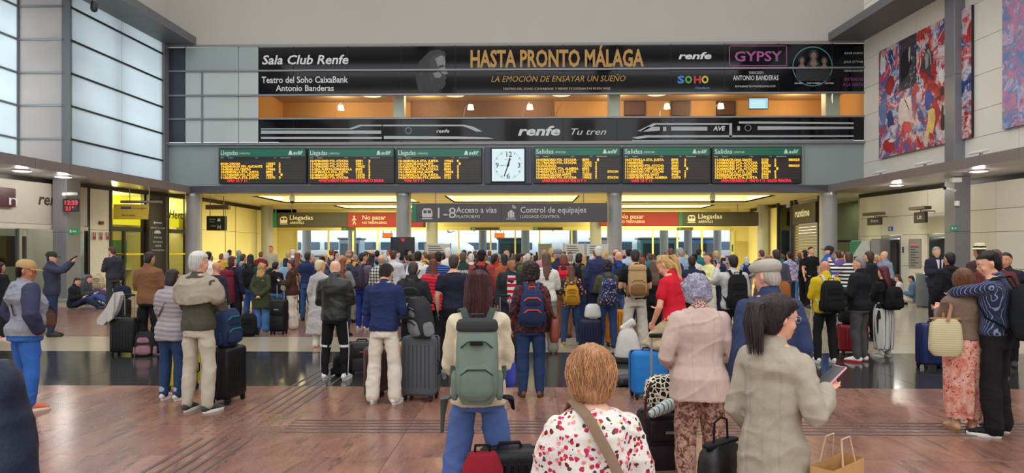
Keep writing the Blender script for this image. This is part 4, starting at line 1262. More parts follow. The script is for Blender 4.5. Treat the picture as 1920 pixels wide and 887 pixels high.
# ticket machine before the wall
p = at(1622, 471, 28.3)
t = empty('ticket_machine', (p.x, 28.3, 0), R(-60), label='grey and green ticket machine beside the right round column', cat='machine')
m = MB(); m.bevbox(-.42, .42, -.35, .35, 0, 2.15, .04); m.build('cabinet', plain('machine_grey', rgb(176, 178, 176), .4), t)
m = MB(); m.poly([(-.42, 1.3), (-.42, 2.12), (.1, 2.12), (-.2, 1.7)], -.36, -.35); m.build('green_panel', M_green, t)
m = MB(); m.bevbox(-.25, .25, -.365, -.35, .95, 1.5, .01); m.build('display', M_black, t)
m = MB(); m.bevbox(.46, .85, -.35, .35, 0, 2.2, .03); m.build('side_cabinet', M_steel, t)
# things on the right post
t = empty('exit_sign', (14.21, 22.86, 2.38), label='small green exit sign on the right post', cat='sign')
m = MB(); m.bevbox(-.42, -.2, -.0, .02, 0, .17, .004); m.build('panel', plain('sign_exit_green', rgb(20, 150, 110), .4), t)
m = MB(); m.box(-.38, -.33, -.006, 0, .04, .13); m.poly([(-.30, .085), (-.26, .115), (-.26, .1), (-.22, .1), (-.22, .07), (-.26, .07), (-.26, .055)], -.006, 0); m.build('symbol', M_dwhite, t)
t = empty('exit_sign', (-15.44, 23.2, 2.3), R(80), label='small green exit sign on the left post under the red clock', cat='sign')
m = MB(); m.bevbox(-.1, .35, -.0, .02, 0, .2, .004); m.build('panel', plain('sign_exit_green', rgb(20, 150, 110), .4), t)
m = MB(); m.box(-.06, .0, -.006, 0, .05, .15); m.poly([(.05, .1), (.1, .14), (.1, .12), (.2, .12), (.2, .08), (.1, .08), (.1, .06)], -.006, 0); m.build('symbol', M_dwhite, t)
for x, y, z, rz, lab in ((13.85, 22.85, 3.72, 20, 'white bullet camera on the right post'), (-15.3, 22.8, 3.62, -110, 'white bullet camera on the left post above the red clock')):
    t = empty('security_camera', (x, y, z), R(rz), label=lab, cat='camera')
    m = MB(); m.tube([(0, 0, 0), (-.34, -.05, .03)], .065, 10); m.build('housing', M_white, t, True)
    m = MB(); m.cyl((0, 0), .055, 0, .01, 12, Matrix.Translation((-.4, -.06, .035)) @ Matrix.Rotation(R(-90), 4, 'Y')); m.build('lens', M_black, t)
    m = MB(); m.tube([(.02, 0, 0), (.14, .05, -.02)], .03, 8); m.ell((.16, .06, -.02), (.07, .07, .07)); m.build('bracket', M_white, t, True)
t = empty('digital_clock', (-15.3, 22.9, 3.05), R(12), label='red digital clock display on the left post', cat='clock')
m = MB(); m.bevbox(-.2, .26, -.02, .12, 0, .42, .015); m.build('housing', M_black, t)
text('12:33', .19, M_redled, t, (-.17, -.025, .23), width=.40, bold=.03); text('21°', .19, M_redled, t, (-.12, -.025, .03), width=.26, bold=.03)
t = empty('fire_hose_box', (14.0, 22.85, 3.95), label='white junction box high on the right post', cat='box')
m = MB(); m.bevbox(-.22, .1, -.12, .05, 0, .16, .02); m.build('case', M_white, t)
m = MB(); m.cyl((0, 0), .08, -.75, -.6, 12); m.build('sensor', M_white, t, True)

# ---- left lower wall: shops
LL = Frame('wall_left_lower', (-14.9 - 1.5 * 1.6, 30.2 - 8.6 * 1.6), (-14.9, 30.2), 'shop fronts under the left canopy')
S = LL.s_
M_fa = plain('shop_fascia_beige', rgb(196, 188, 176), .5, var=.06)
zt_ = 4.0
LL.box('dark_strip', 0, LL.L, zt_, 4.16, M_black, -.03, .1)
x0 = 0
LL.box('fascia_panel', 0, S(162), 2.62, zt_, M_fa, -.05, .1, .01)
LL.box('fascia_band', 0, S(162), 2.45, 2.6, plain('fascia_band', rgb(208, 200, 188), .5), -.08, .1)
text('renfe', .55, plain('fascia_letter', rgb(70, 62, 58), .5), LL.e, (S(68), -.06, LL.z(80, 384)), width=1.1, shear=.2, bold=.02)
LL.box('maroon_sign', S(-20), S(20), LL.z(10, 388), LL.z(10, 353), plain('sign_maroon', rgb(74, 34, 42), .4), -.2, -.06, .01)
text('n', .5, M_dwhite, LL.e, (S(4), -.21, LL.z(5, 384)), width=.3)
M_gg = glass('greenish_glass', (.62, .72, .66, 1), .2)
for a, b in ((S(-60), S(-12)), (S(-12), S(36))): LL.box('pane', a + .02, b - .02, .08, 2.42, M_gg, 0, .02)
LL.box('pane', S(37), S(139), .08, 2.42, M_glass, 0, .02)
LL.box('pane', S(140), S(160), .08, 2.42, glass('pale_glass', (.8, .84, .82, 1), .2), 0, .02)
for px in (-60, -12, 36, 139, 164.5): LL.box('frame', S(px) - .05, S(px) + .05, 0, 2.5 if px < 160 else zt_, M_black if px > 150 else M_alu, -.06, .1)
LL.box('white_counter', S(37), S(92), LL.z(60, 442), 2.44, plain('shop_white', rgb(222, 220, 216), .5), .9, 1.0)
LL.box('maroon_panel', S(37), S(92), LL.z(60, 500), LL.z(60, 442), plain('shop_maroon', rgb(78, 34, 40), .5), .9, 1.0)
LL.box('shop_back', 0, S(166), 0, 4.0, plain('shop_inside', rgb(176, 172, 160), .7), 2.6, 2.7)
LL.box('pattern_panel', S(140), S(160), .1, 2.4, plain('shop_white', rgb(222, 220, 216), .5), .12, .14)
# fire signs panel
LL.box('shop_partition', S(165.5), S(168), 0, 4.0, plain('shop_inside', rgb(176, 172, 160), .7), .1, 3.1)
LL.box('shop_partition', S(204), S(206), 0, 4.0, plain('shop_inside', rgb(176, 172, 160), .7), .12, 3.1)
LL.box('shop_partition', LL.L - .12, LL.L - .02, 0, 4.1, plain('rental_back', rgb(186, 176, 130), .6), .12, 3.1)
LL.box('wall_panel', S(168), S(205), 0.02, 2.5, plain('fire_panel', rgb(226, 218, 200), .5), 0, .05, .006)
LL.box('wall_panel', S(168), S(205), 2.51, zt_, plain('fire_panel', rgb(226, 218, 200), .5), 0, .05, .006)
for k, px in enumerate((175.5, 188, 200.5)):
    t, W, H = wallthing(LL, 'fire_sign', px - 3.6, px + 3.6, 435, 450.5, 'small red and white fire safety sign, %s in the row of three' % ('left', 'middle', 'right')[k], 'sign', M_dwhite, .02, .01, 'fire signs')
    for q in (.28, .72):
        m = MB(); m.box(W * .12, W * .88, -.024, -.02, H * (q - .2), H * (q + .2)); m.build('red_field', M_red, t)
    m = MB(); m.box(W * .35, W * .6, -.027, -.024, H * .58, H * .84); m.build('symbol', M_dwhite, t)
t, W, H = wallthing(LL, 'fire_alarm', 184, 191, 415, 421, 'small dark red alarm sounder above the fire signs', 'alarm', plain('alarm_red', rgb(110, 36, 30), .4), .1)
# car rental shop
M_yel = plain('rental_yellow', rgb(240, 214, 40), .5, var=.03)
for a, b in ((207, 270), (314, 349)):
    LL.box('frame', S(a) - .05, S(a) + .05, 0, zt_, M_black, -.05, .12)
    LL.box('frame', S(b) - .05, S(b) + .05, 0, zt_, M_black, -.05, .12)
    LL.box('lintel', S(a), S(b), LL.z(235, 434), LL.z(235, 426), M_black, -.05, .1)
    LL.box('pane', S(a) + .05, S(b) - .05, LL.z(235, 426), zt_, M_glass, .0, .02)
    LL.box('pane', S(a) + .05, S(b) - .05, .05, LL.z(235, 434), M_glass, .0, .02)
    LL.box('yellow_band', S(a) + .05, S(b) - .05, LL.z(235, 478), LL.z(235, 475), M_yel, -.03, -.01)
LL.box('door_frame', S(232) - .04, S(232) + .04, 0, LL.z(235, 434), M_black, -.06, .06)
LL.box('door_frame', S(207), S(232), 1.55, 1.62, M_black, -.06, .06)
LL.box('yellow_fascia', S(207), S(349), LL.z(300, 424), LL.z(300, 396), glow('rental_light_box', rgb(246, 222, 40), .95), .35, .5)
LL.box('yellow_upper', S(207), S(349), LL.z(300, 396), 4.0, M_yel, 1.4, 1.5)
text('Hertz', .5, M_black, LL.e, (S(315), -.03, LL.z(330, 410)), width=S(347) - S(315), shear=.2, bold=.02)
LL.box('shop_back', S(205), S(352), 0, 4.2, plain('rental_back', rgb(186, 176, 130), .6), 3.0, 3.1)
for k in range(5):
    LL.box('wall_poster', S(205) + .3 + k * 1.1, S(205) + 1.1 + k * 1.1, 1.2, 2.2, plain('rental_poster_%d' % (k % 3), [rgb(60, 110, 80), rgb(230, 200, 60), rgb(90, 130, 170)][k % 3], .5), 2.96, 3.0, .01)
    LL.box('shelf', S(205) + .3 + k * 1.1, S(205) + 1.2 + k * 1.1, .9, .94, M_white, 2.7, 3.0)
LL.box('shop_floor', S(160), S(352), 0, .02, plain('rental_floor', rgb(200, 190, 150), .4), .1, 3.0)
LL.box('counter', S(240), S(300), 0.02, 1.1, plain('rental_counter', rgb(220, 216, 200), .4), 1.8, 2.3, .02)
LL.box('shop_ceiling', 0, LL.L + 1, 4.0, 4.1, M_bay, .12, 3.0)
LL.box('pillar_sign', S(270.5), S(303), 0.02, zt_, plain('pillar_sign_brown', rgb(46, 38, 36), .4), -.22, .05, .01)
LL.box('frame', S(303), S(314), 0, zt_, plain('frame_warm_grey', rgb(96, 88, 80), .4), -.05, .1)
def lt(s_, pa, pb, base, cap, sh=0, nm='lettering'):
    text(s_, cap * LL.hit(286)[1] / FPX / .7, M_dwhite, LL.e, (S(pa), -.235, LL.z(286, base)), width=S(pb) - S(pa), shear=sh, name=nm)
lt('RENT A CAR', 273, 300, 429, 3.2); lt('Hertz', 279, 294, 447, 4, .2); lt('Europcar', 277, 296, 455, 3.6, .2); lt('AVIS', 281, 293, 463, 4, .2); lt('enterprise', 275, 299, 470, 3)
m = MB(); zc = LL.z(286, 418)
m.poly([(S(278), zc), (S(281), zc + .07), (S(281), zc + .02), (S(294), zc + .02), (S(294), zc - .02), (S(281), zc - .02), (S(281), zc - .07)], -.235, -.22)
m.poly([(S(280), LL.z(286, 438)), (S(292), LL.z(286, 438)), (S(292), LL.z(286, 435)), (S(289), LL.z(286, 432)), (S(283), LL.z(286, 432)), (S(280), LL.z(286, 435))], -.235, -.22); m.build('arrow_and_car_symbol', M_dwhite, LL.e)
# hanging yellow sign before the shop
p = at(244, 410, 25.6)
t = empty('hanging_sign', (at(212, 410, 25.6).x, 25.6, at(244, 411, 25.6).z), R(6), label='yellow hanging direction sign with a lamp bar before the yellow shop', cat='sign')
m = MB(); m.bevbox(0, 1.25, 0, .06, 0, .56, .01); m.build('panel', plain('sign_mustard', rgb(196, 164, 40), .5), t)
m = MB(); m.box(.28, .66, -.006, 0, .38, .47); m.build('blue_label', plain('sign_navy', rgb(40, 60, 120), .5), t)
text('Consigna', .11, M_black, t, (.7, -.008, .38), width=.5); text('Sala de espera', .11, M_black, t, (.3, -.008, .12), width=.5)
m = MB(); m.bevbox(.3, 1.75, -.12, .1, .60, .70, .02); m.build('lamp_bar', plain('sign_lamp_bar', rgb(96, 80, 70), .4), t)
m = MB(); m.cyl((.6, 0), .015, .7, 4.14 - t.location.z, 6); m.cyl((1.3, 0), .015, .7, 4.14 - t.location.z, 6); m.build('hanger', M_steel, t)
for px in (225, 250, 330):
    s = S(px); q = LL.a + LL.w * s - Vector((LL.w.y, -LL.w.x)) * 1.0
    lamp('rental_lamp', 'POINT', (q.x, q.y, 3.6), 75, (1.0, .85, .35), .15)
q = LL.a + LL.w * S(80) - Vector((LL.w.y, -LL.w.x)) * 1.3
lamp('shop_lamp', 'POINT', (q.x, q.y, 3.5), 80, (1.0, .95, .85), .2)

# ---- near part of the hall: roof beams and the walls out of the frame, so that light and reflections are right
rfm = empty('roof', (0, 0, 0), label='grey roof beams with open skylights above the hall', kind='structure')
for y in (2, 10, 18, 26): box('beam', -22, 20, y - 1.1, y + 1.1, 15, 15.6, M_bulk, rfm)
for x in (-21, -7, 6, 19): box('beam', x - .5, x + .5, -10, 29, 15.6, 16, M_bulk, rfm)
wf = empty('wall_front', (0, 0, 0), label='wall behind the viewer with tall window openings', kind='structure')
for k in range(7): box('pier', -22 + k * 6.6, -19.6 + k * 6.6, -11.2, -11, 0, 15, M_wall, wf)
box('spandrel', -22, 20, -11.2, -11, 0, 3.5, M_wall, wf); box('spandrel', -22, 20, -11.2, -11, 8, 10, M_wall, wf)
wl = box('wall_left_near', -17.9, -17.65, -11, 10, 0, 15, M_wall); tag(wl, kind='structure', label='pale wall left of the viewer')
wr = box('wall_right_near', 16.6, 16.9, -11, 12, 0, 15, M_wall); tag(wr, kind='structure', label='pale wall right of the viewer')
box('parapet', 15.4, 16.9, 7.9, 8.0, 4.3, 15, M_wall, wr)
# ------------------------------------------------------------ deferred smooth meshes
JOBS = {}      # key -> dict(mb, voxel, smooth, post, users)
def defer(key, make, voxel, smooth, post, name, mat, parent=None, color_mat=True):
    """object whose mesh is the voxel-fused union of overlapping shapes, made once per key and shared"""
    if key not in JOBS:
        mb = make()
        me = bpy.data.meshes.new(name)
        me.materials.append(mat)
        JOBS[key] = dict(mb=mb, voxel=voxel, smooth=smooth, post=post, users=[], ph=me, name=name)
    j = JOBS[key]
    o = bpy.data.objects.new(name, j['ph'])
    COL.objects.link(o)
    o.parent = parent
    j['users'].append((o, mat))
    return o
def run_jobs():
    tmp = []
    for key, j in JOBS.items():
        me = j['mb'].mesh('tmp', None)
        o = bpy.data.objects.new('tmp', me)
        COL.objects.link(o)
        r = o.modifiers.new('r', 'REMESH'); r.mode = 'VOXEL'; r.voxel_size = j['voxel']; r.use_smooth_shade = True
        s = o.modifiers.new('s', 'SMOOTH'); s.factor = 0.5; s.iterations = j['smooth']
        tmp.append((o, me, j))
    dg = bpy.context.evaluated_depsgraph_get()
    dg.update()
    for o, me, j in tmp:
        ev = o.evaluated_get(dg)
        nm = bpy.data.meshes.new_from_object(ev, depsgraph=dg)
        nm.name = j['name']
        n = len(nm.vertices)
        if j['post'] and n:
            v = np.empty(n * 3, dtype=np.float32); nm.vertices.foreach_get('co', v); v = v.reshape(-1, 3)
            no = np.empty(n * 3, dtype=np.float32); nm.vertex_normals.foreach_get('vector', no); no = no.reshape(-1, 3)
            v = j['post'](v.astype(np.float64), no.astype(np.float64))
            nm.vertices.foreach_set('co', v.astype(np.float32).ravel()); nm.update()
        nm.polygons.foreach_set('use_smooth', [True] * len(nm.polygons))
        nm.materials.clear()
        nm.materials.append(j['users'][0][1])
        first = j['users'][0][1]
        for ob, mt in j['users']:
            ob.data = nm
            if mt is not first:
                ob.material_slots[0].link = 'OBJECT'
                ob.material_slots[0].material = mt
        j['n'] = n
    for o, me, j in tmp:
        bpy.data.objects.remove(o)
    return sum(j['n'] * 2 for j in JOBS.values())

def sines(v, seed, k, n=7, aniso=(1, 1, 1)):
    rs = np.random.RandomState(seed)
    out = np.zeros(len(v))
    for i in range(n):
        d = rs.normal(size=3) * np.array(aniso); d /= np.linalg.norm(d) + 1e-9
        kk = k * rs.uniform(.6, 1.7)
        out += np.sin(v @ d * kk + rs.uniform(0, 6.28) + 1.3 * np.sin(v @ rs.normal(size=3) * k * .4))
    return out / n ** .5

# ------------------------------------------------------------ the human figure (built 1.75 m tall, facing +y)
ARMS = {
 'down': ((.245, -.03, 1.13), (.255, .05, .89)), 'pocket': ((.285, -.07, 1.15), (.20, .05, .95)),
 'phone': ((.245, .02, 1.13), (.09, .26, 1.20)), 'fold': ((.262, .07, 1.14), (-.03, .21, 1.17)),
 'up': ((.27, .19, 1.36), (.13, .34, 1.53)), 'reach': ((.25, .10, 1.15), (.22, .34, 1.12)),
 'back': ((.255, -.10, 1.14), (.05, -.19, .96)), 'pull': ((.26, -.06, 1.13), (.28, -.02, .88)),
 'hip': ((.33, -.06, 1.16), (.20, .06, 1.02)), 'hug': ((.22, .26, 1.38), (-.08, .42, 1.40)),
 'chin': ((.24, .12, 1.14), (.06, .16, 1.40)),
}
MALE = [(.84, .10, .088), (.90, .158, .112), (.97, .166, .116), (1.05, .155, .106), (1.13, .148, .100), (1.22, .160, .107), (1.31, .178, .116), (1.38, .180, .112), (1.43, .166, .092), (1.465, .128, .075), (1.495, .086, .066), (1.52, .060, .060)]
FEM = [(.84, .11, .095), (.90, .170, .120), (.97, .172, .120), (1.05, .146, .102), (1.12, .132, .094), (1.22, .144, .102), (1.31, .155, .118), (1.38, .156, .102), (1.43, .145, .086), (1.465, .112, .070), (1.495, .076, .060), (1.52, .054, .054)]
class Fig:
    def __init__(s, sex='m', w=1.0, arms=('down', 'down'), lean=0, head=(0, 0), stance=.10, legs=None, drop=0.0, toe=10, stride=0.0, tilt=0):
        s.sex, s.w, s.lean, s.head, s.drop, s.tilt = sex, w, lean, head, drop, tilt
        sh = .170 if sex == 'm' else .149
        sh *= (1 + (w - 1) * .4)
        s.S = {}; s.E = {}; s.W = {}
        for side, sg, a in (('L', -1, arms[0]), ('R', 1, arms[1])):
            e, w_ = ARMS[a] if isinstance(a, str) else a
            k = (.96 if sex == 'm' else .87) * (1 + (w - 1) * .6)
            s.S[side] = Vector((sg * sh, -.01, 1.402))
            s.E[side] = Vector((sg * e[0] * k, e[1], e[2]))
            s.W[side] = Vector((sg * w_[0] * (k if abs(w_[0]) > .15 else 1), w_[1], w_[2]))
        if legs: s.legs = legs
        else:
            s.legs = []
            for sg in (-1, 1):
                s.legs.append((Vector((sg * .088, 0, .90)), Vector((sg * (.04 + stance * .62), .02 + sg * stride * .5, .50)), Vector((sg * stance, -.02 + sg * stride, .085)), R(toe) * -sg))
        s.key = (sex, w, tuple(map(str, arms)), lean, head, stance, str(legs), drop, toe, stride, tilt)
    # bend the torso forward about the hips, drop it for seated figures
    def bend(s, v):
        v = np.asarray(v, dtype=float)
        out = v.copy()
        t = np.clip((v[:, 2] - .88) / .34, 0, 1); t = t * t * (3 - 2 * t)
        a = R(s.lean) * t
        y, z = v[:, 1], v[:, 2] - 1.0
        ca, sa = np.cos(a), np.sin(a)
        out[:, 1] = y * ca + z * sa
        out[:, 2] = 1.0 - y * sa + z * ca - s.drop
        if s.tilt:
            b = R(s.tilt) * t; x = out[:, 0].copy(); z = out[:, 2] - 1.0 + s.drop
            out[:, 0] = x * np.cos(b) + z * np.sin(b); out[:, 2] = 1.0 - s.drop - x * np.sin(b) + z * np.cos(b)
        return out
    def b1(s, p): return Vector(s.bend(np.array([tuple(p)]))[0])
    def headxf(s, v):
        """turn and nod about the neck, then follow the bent torso"""
        v = np.asarray(v, dtype=float).copy()
        piv = np.array([0, -.012, 1.515])
        yaw, pit = R(s.head[0]), R(s.head[1])
        q = v - piv
        y, z = q[:, 1].copy(), q[:, 2].copy()
        q[:, 1] = y * math.cos(pit) + z * math.sin(pit); q[:, 2] = -y * math.sin(pit) + z * math.cos(pit)
        x, y = q[:, 0].copy(), q[:, 1].copy()
        q[:, 0] = x * math.cos(yaw) - y * math.sin(yaw); q[:, 1] = x * math.sin(yaw) + y * math.cos(yaw)
        return s.bend(q + piv)
    def hairxf(s, v):
        v = np.asarray(v, dtype=float)
        low = np.minimum(v[:, 2] - 1.53, 0)
        q = v.copy(); q[:, 2] = np.maximum(v[:, 2], 1.53)
        o = s.headxf(q)
        o[:, 2] += low
        a = R(s.lean + s.head[1] * .25)
        o[:, 1] += -low * math.sin(a) * -.55
        back = np.clip(-low * 3, 0, 1)
        o[:, 1] -= back * .012
        return o
    def add(s, mb, sub, fn):
        vs = fn(np.array(sub.v)) if sub.v else []
        mb.add([tuple(v) for v in vs], sub.f)
    def torso(s, off=0.0, zlo=.84, zhi=1.51, flare=0.0, belly=0.0, top=None):
        rg = MALE if s.sex == 'm' else FEM
        m = MB(); rings = []
        zs_ = sorted(set([zlo, zhi] + [r[0] for r in rg if zlo < r[0] < zhi] + list(np.arange(zlo + .05, .84, .08))))
        for z in zs_:
            zc = min(max(z, rg[0][0]), rg[-1][0])
            if z < .90: rx, ry = (rg[1][1], rg[1][2]) if zlo < .83 or off > .008 else np.array([np.interp(zc, [r[0] for r in rg], [r[k] for r in rg]) for k in (1, 2)])
            else: rx, ry = [np.interp(zc, [r[0] for r in rg], [r[k] for r in rg]) for k in (1, 2)]
            ww = s.w if z < 1.36 else 1 + (s.w - 1) * .4
            rx = rx * ww + off + flare * max(0, 1.0 - z); ry = ry * (1 + (ww - 1) * 1.25) + off + flare * .7 * max(0, 1.0 - z)
            cy = (.012 if s.sex == 'f' and 1.25 < z < 1.36 else 0) + (.03 * (s.w - 1) * 4 if 1.0 < z < 1.3 else 0) - (.012 if z > 1.36 else 0)
            n = 20
            rings.append([Vector(((rx * abs(math.cos(a)) ** .85) * (1 if math.cos(a) > 0 else -1), cy + ry * (abs(math.sin(a)) ** .9) * (1 if math.sin(a) > 0 else -1), z)) for a in (2 * math.pi * j / n for j in range(n))])
        m.rings(rings)
        return m
    def arm_pts(s, side, t1=1.0):
        S, E, W = (s.b1(p) for p in (s.S[side], s.E[side], s.W[side]))
        pts = [S, S.lerp(E, .35), S.lerp(E, .8), E, E.lerp(W, .25), E.lerp(W, .6), W]
        return pts
    def sleeve(s, mb, side, off, upto=1.0, puff=1.0):
        pts = s.arm_pts(side)
        rad = [.056, .052, .044, .041, .042, .036, .029]
        if s.sex == 'f': rad = [r * .88 for r in rad]
        rad = [r * (1 + (s.w - 1) * .6) + off for r in rad]
        if puff != 1.0: rad = [r * (puff if i > 0 else 1) for i, r in enumerate(rad)]
        if upto < 1.0:
            pts = [pts[0], pts[0].lerp(pts[3], .3), pts[0].lerp(pts[3], .55)]; rad = [rad[0] + .004, rad[1] + .008, rad[2] + .016]
        elif off > 0:
            pts[-1] = pts[5].lerp(pts[6], .9)
            rad[-1] += .006; rad[-2] += .003
        mb.tube(pts, rad, 12)
        mb.ell(tuple(pts[0]), (rad[0] * .99,) * 3)
    def leg(s, mb, i, off, upto=1.0, wide=0.0):
        H_, K_, A_, toe = s.legs[i]
        H_ = Vector(H_); K_ = Vector(K_); A_ = Vector(A_)
        pts = [H_, H_.lerp(K_, .35), H_.lerp(K_, .75), K_, K_.lerp(A_, .3), K_.lerp(A_, .65), A_]
        rad = [.070, .077, .063, .055, .056, .045, .037]
        k = (1.04 if s.sex == 'f' else 1.0) * (1 + (s.w - 1) * .7)
        rad = [r * k + off for r in rad]
        if wide: rad = [max(r, r + wide * q) for r, q in zip(rad, (0, .05, .35, .6, .8, 1.0, 1.15))]
        if upto < 1.0:
            c = {0.5: 3, 0.6: 4}.get(upto, 5); pts, rad = pts[:c + 1], rad[:c + 1]
        elif off > 0: pts[-1] = A_ + (K_ - A_).normalized() * -.0 + Vector((0, 0, .0))
        mb.tube(pts, rad, 12)
        return mb
    def hand(s, mb, side, vox):
        E, W = s.b1(s.E[side]), s.b1(s.W[side])
        d = (W - E).normalized()
        sg = -1 if side == 'L' else 1
        inward = Vector((-sg, 0, 0))
        nrm = (inward - d * inward.dot(d))
        if nrm.length < .3: nrm = Vector((0, 0, 1)) - d * d.z
        if d.z > -.5: nrm = Vector((0, 0, 1)) - d * d.z        # raised hands: palm up
        nrm.normalize()
        u = d.cross(nrm).normalized()                           # across the palm
        P = W + d * .045
        pm = MB(); pm.tube([W - d * .01, W + d * .03, W + d * .085], [(.026, .020), (.036, .017), (.040, .015)], 10, side=u)
        mb.add(pm.v, pm.f)
        r = max(.0085, vox * .62)
        for k, ln in enumerate((.068, .076, .072, .056)):
            b = W + d * .080 + u * (-.030 + .0205 * k)
            m1 = b + d * ln * .5 + nrm * .010
            m2 = m1 + d * ln * .32 + nrm * .022
            t_ = MB(); t_.tube([b, m1, m2], [r, r * .95, r * .8], 6); mb.add(t_.v, t_.f)
        sgn = 1 if (u.dot(Vector((0, 1, 0))) > 0) else -1
        b = W + d * .022 + u * sgn * .030
        t_ = MB(); t_.tube([b, b + d * .035 + u * sgn * .022 + nrm * .01, b + d * .062 + u * sgn * .026 + nrm * .022], [r * 1.15, r * 1.05, r * .85], 6); mb.add(t_.v, t_.f)
    HEAD = [(0.0, .018, .020, .060), (.06, .036, .036, .048), (.15, .049, .056, .030), (.28, .058, .074, .015), (.42, .066, .086, .004), (.55, .072, .092, .0), (.68, .075, .096, -.004), (.80, .070, .089, -.007), (.90, .056, .071, -.010), (.97, .032, .042, -.010), (1.0, .010, .012, -.010)]
    def headmesh(s, mb):
        z0, h = 1.523, .227
        m = MB()
        m.rings([[Vector((rx * math.cos(a), cy + ry * math.sin(a), z0 + t * h)) for a in (2 * math.pi * j / 18 for j in range(18))] for t, rx, ry, cy in s.HEAD])
        m.tube([(0, .088, z0 + .50 * h), (0, .104, z0 + .38 * h), (0, .096, z0 + .32 * h)], [.008, .014, .013], 8)   # nose
        m.tube([(-.022, .086, z0 + .21 * h), (0, .092, z0 + .21 * h), (.022, .086, z0 + .21 * h)], [.006, .0095, .006], 8)  # lips
        m.ell((0, .072, z0 + .06 * h), (.022, .016, .014))
        m.tube([(-.05, .074, z0 + .60 * h), (0, .089, z0 + .585 * h), (.05, .074, z0 + .60 * h)], [.009, .010, .009], 8)   # brow
        for sg in (-1, 1):
            m.tube([(sg * .073, -.012, z0 + .30 * h), (sg * .084, -.018, z0 + .42 * h), (sg * .082, -.022, z0 + .54 * h)], [(.007, .010), (.008, .018), (.007, .014)], 8, side=(1, 0, 0))
            m.ell((sg * .045, .060, z0 + .33 * h), (.02, .02, .022))
        s.add(mb, m, s.headxf)
        nk = MB(); k = 1.0 if s.sex == 'm' else .86
        pts = [s.b1((0, -.022, 1.43)), s.b1((0, -.018, 1.49)), Vector(s.headxf(np.array([[0, -.014, 1.56]]))[0]), Vector(s.headxf(np.array([[0, -.012, 1.60]]))[0])]
        nk.tube(pts, [.066 * k, .056 * k, .054 * k, .055 * k], 12); mb.add(nk.v, nk.f)
    def body(s, vox):
        def mk():
            mb = MB()
            s.add(mb, s.torso(0), s.bend)
            for side in 'LR':
                s.sleeve(mb, side, 0.0); s.hand(mb, side, vox)
            for i in (0, 1):
                s.leg(mb, i, 0.0)
                H_, K_, A_, toe = s.legs[i]; A_ = Vector(A_)
                f = Vector((math.sin(toe) * -1, math.cos(toe), 0)) if abs(A_.z) < .3 else (Vector(A_) - Vector(K_)).normalized().cross(Vector((1, 0, 0))) * -1
                mb.tube([A_ + Vector((0, 0, -.02)), A_ + f * .07 + Vector((0, 0, -.045))], [.034, .028], 8)
            s.headmesh(mb)
            return mb
        return mk

def post_fold(seed, amp, k=28, aniso=(1, 1, 1.6), seam=False):
    def f(v, n):
        d = sines(v, seed, k * .8, 6, aniso) * .55 + sines(v, seed + 7, k * 2.3, 6) * .2
        r = 1 - np.abs(np.clip(sines(v, seed + 11, k * .7, 4, (1, 1, 2.4)), -1.4, 1.4)); d = d + .8 * np.clip(r, 0, 1) ** 3 - .2
        out = v + n * (d * amp)[:, None]
        if seam:
            g = np.zeros(len(v))
            for x0 in (0.0, .085, -.085):
                g += np.exp(-((v[:, 0] - x0 * (1 + .25 * np.clip(1.2 - v[:, 2], 0, 1))) / .0055) ** 2)
            m = (v[:, 1] < 0) & (np.abs(v[:, 0]) < .16) & (v[:, 2] < 1.42)
            out -= n * (g * m * .0055)[:, None]
        return out
    return f
def post_puff(v, n):
    d = np.abs(np.sin(v[:, 2] * math.pi / .062 + .6 * np.sin(v[:, 0] * 9))) ** .6
    return v + n * ((d - .7) * .014)[:, None] + n * (sines(v, 3, 30) * .002)[:, None]
def hair_post(fig, mode, seed, amp):
    cen = fig.headxf(np.array([[0, -.01, 1.64]]))[0]
    def f(v, n):
        q = v - cen
        if mode == 'curly':
            d = sines(v, seed, 95, 9) * 1.0 + sines(v, seed + 1, 190, 8) * .6
        else:
            th = np.arctan2(q[:, 0], q[:, 1])
            d = np.sin(th * 26 + 3 * sines(v, seed, 22)) * .5 + np.sin(th * 55 + 4 * sines(v, seed + 2, 18)) * .4 + sines(v, seed + 4, 30) * .7
        return v + n * (d * amp)[:, None]
    return f

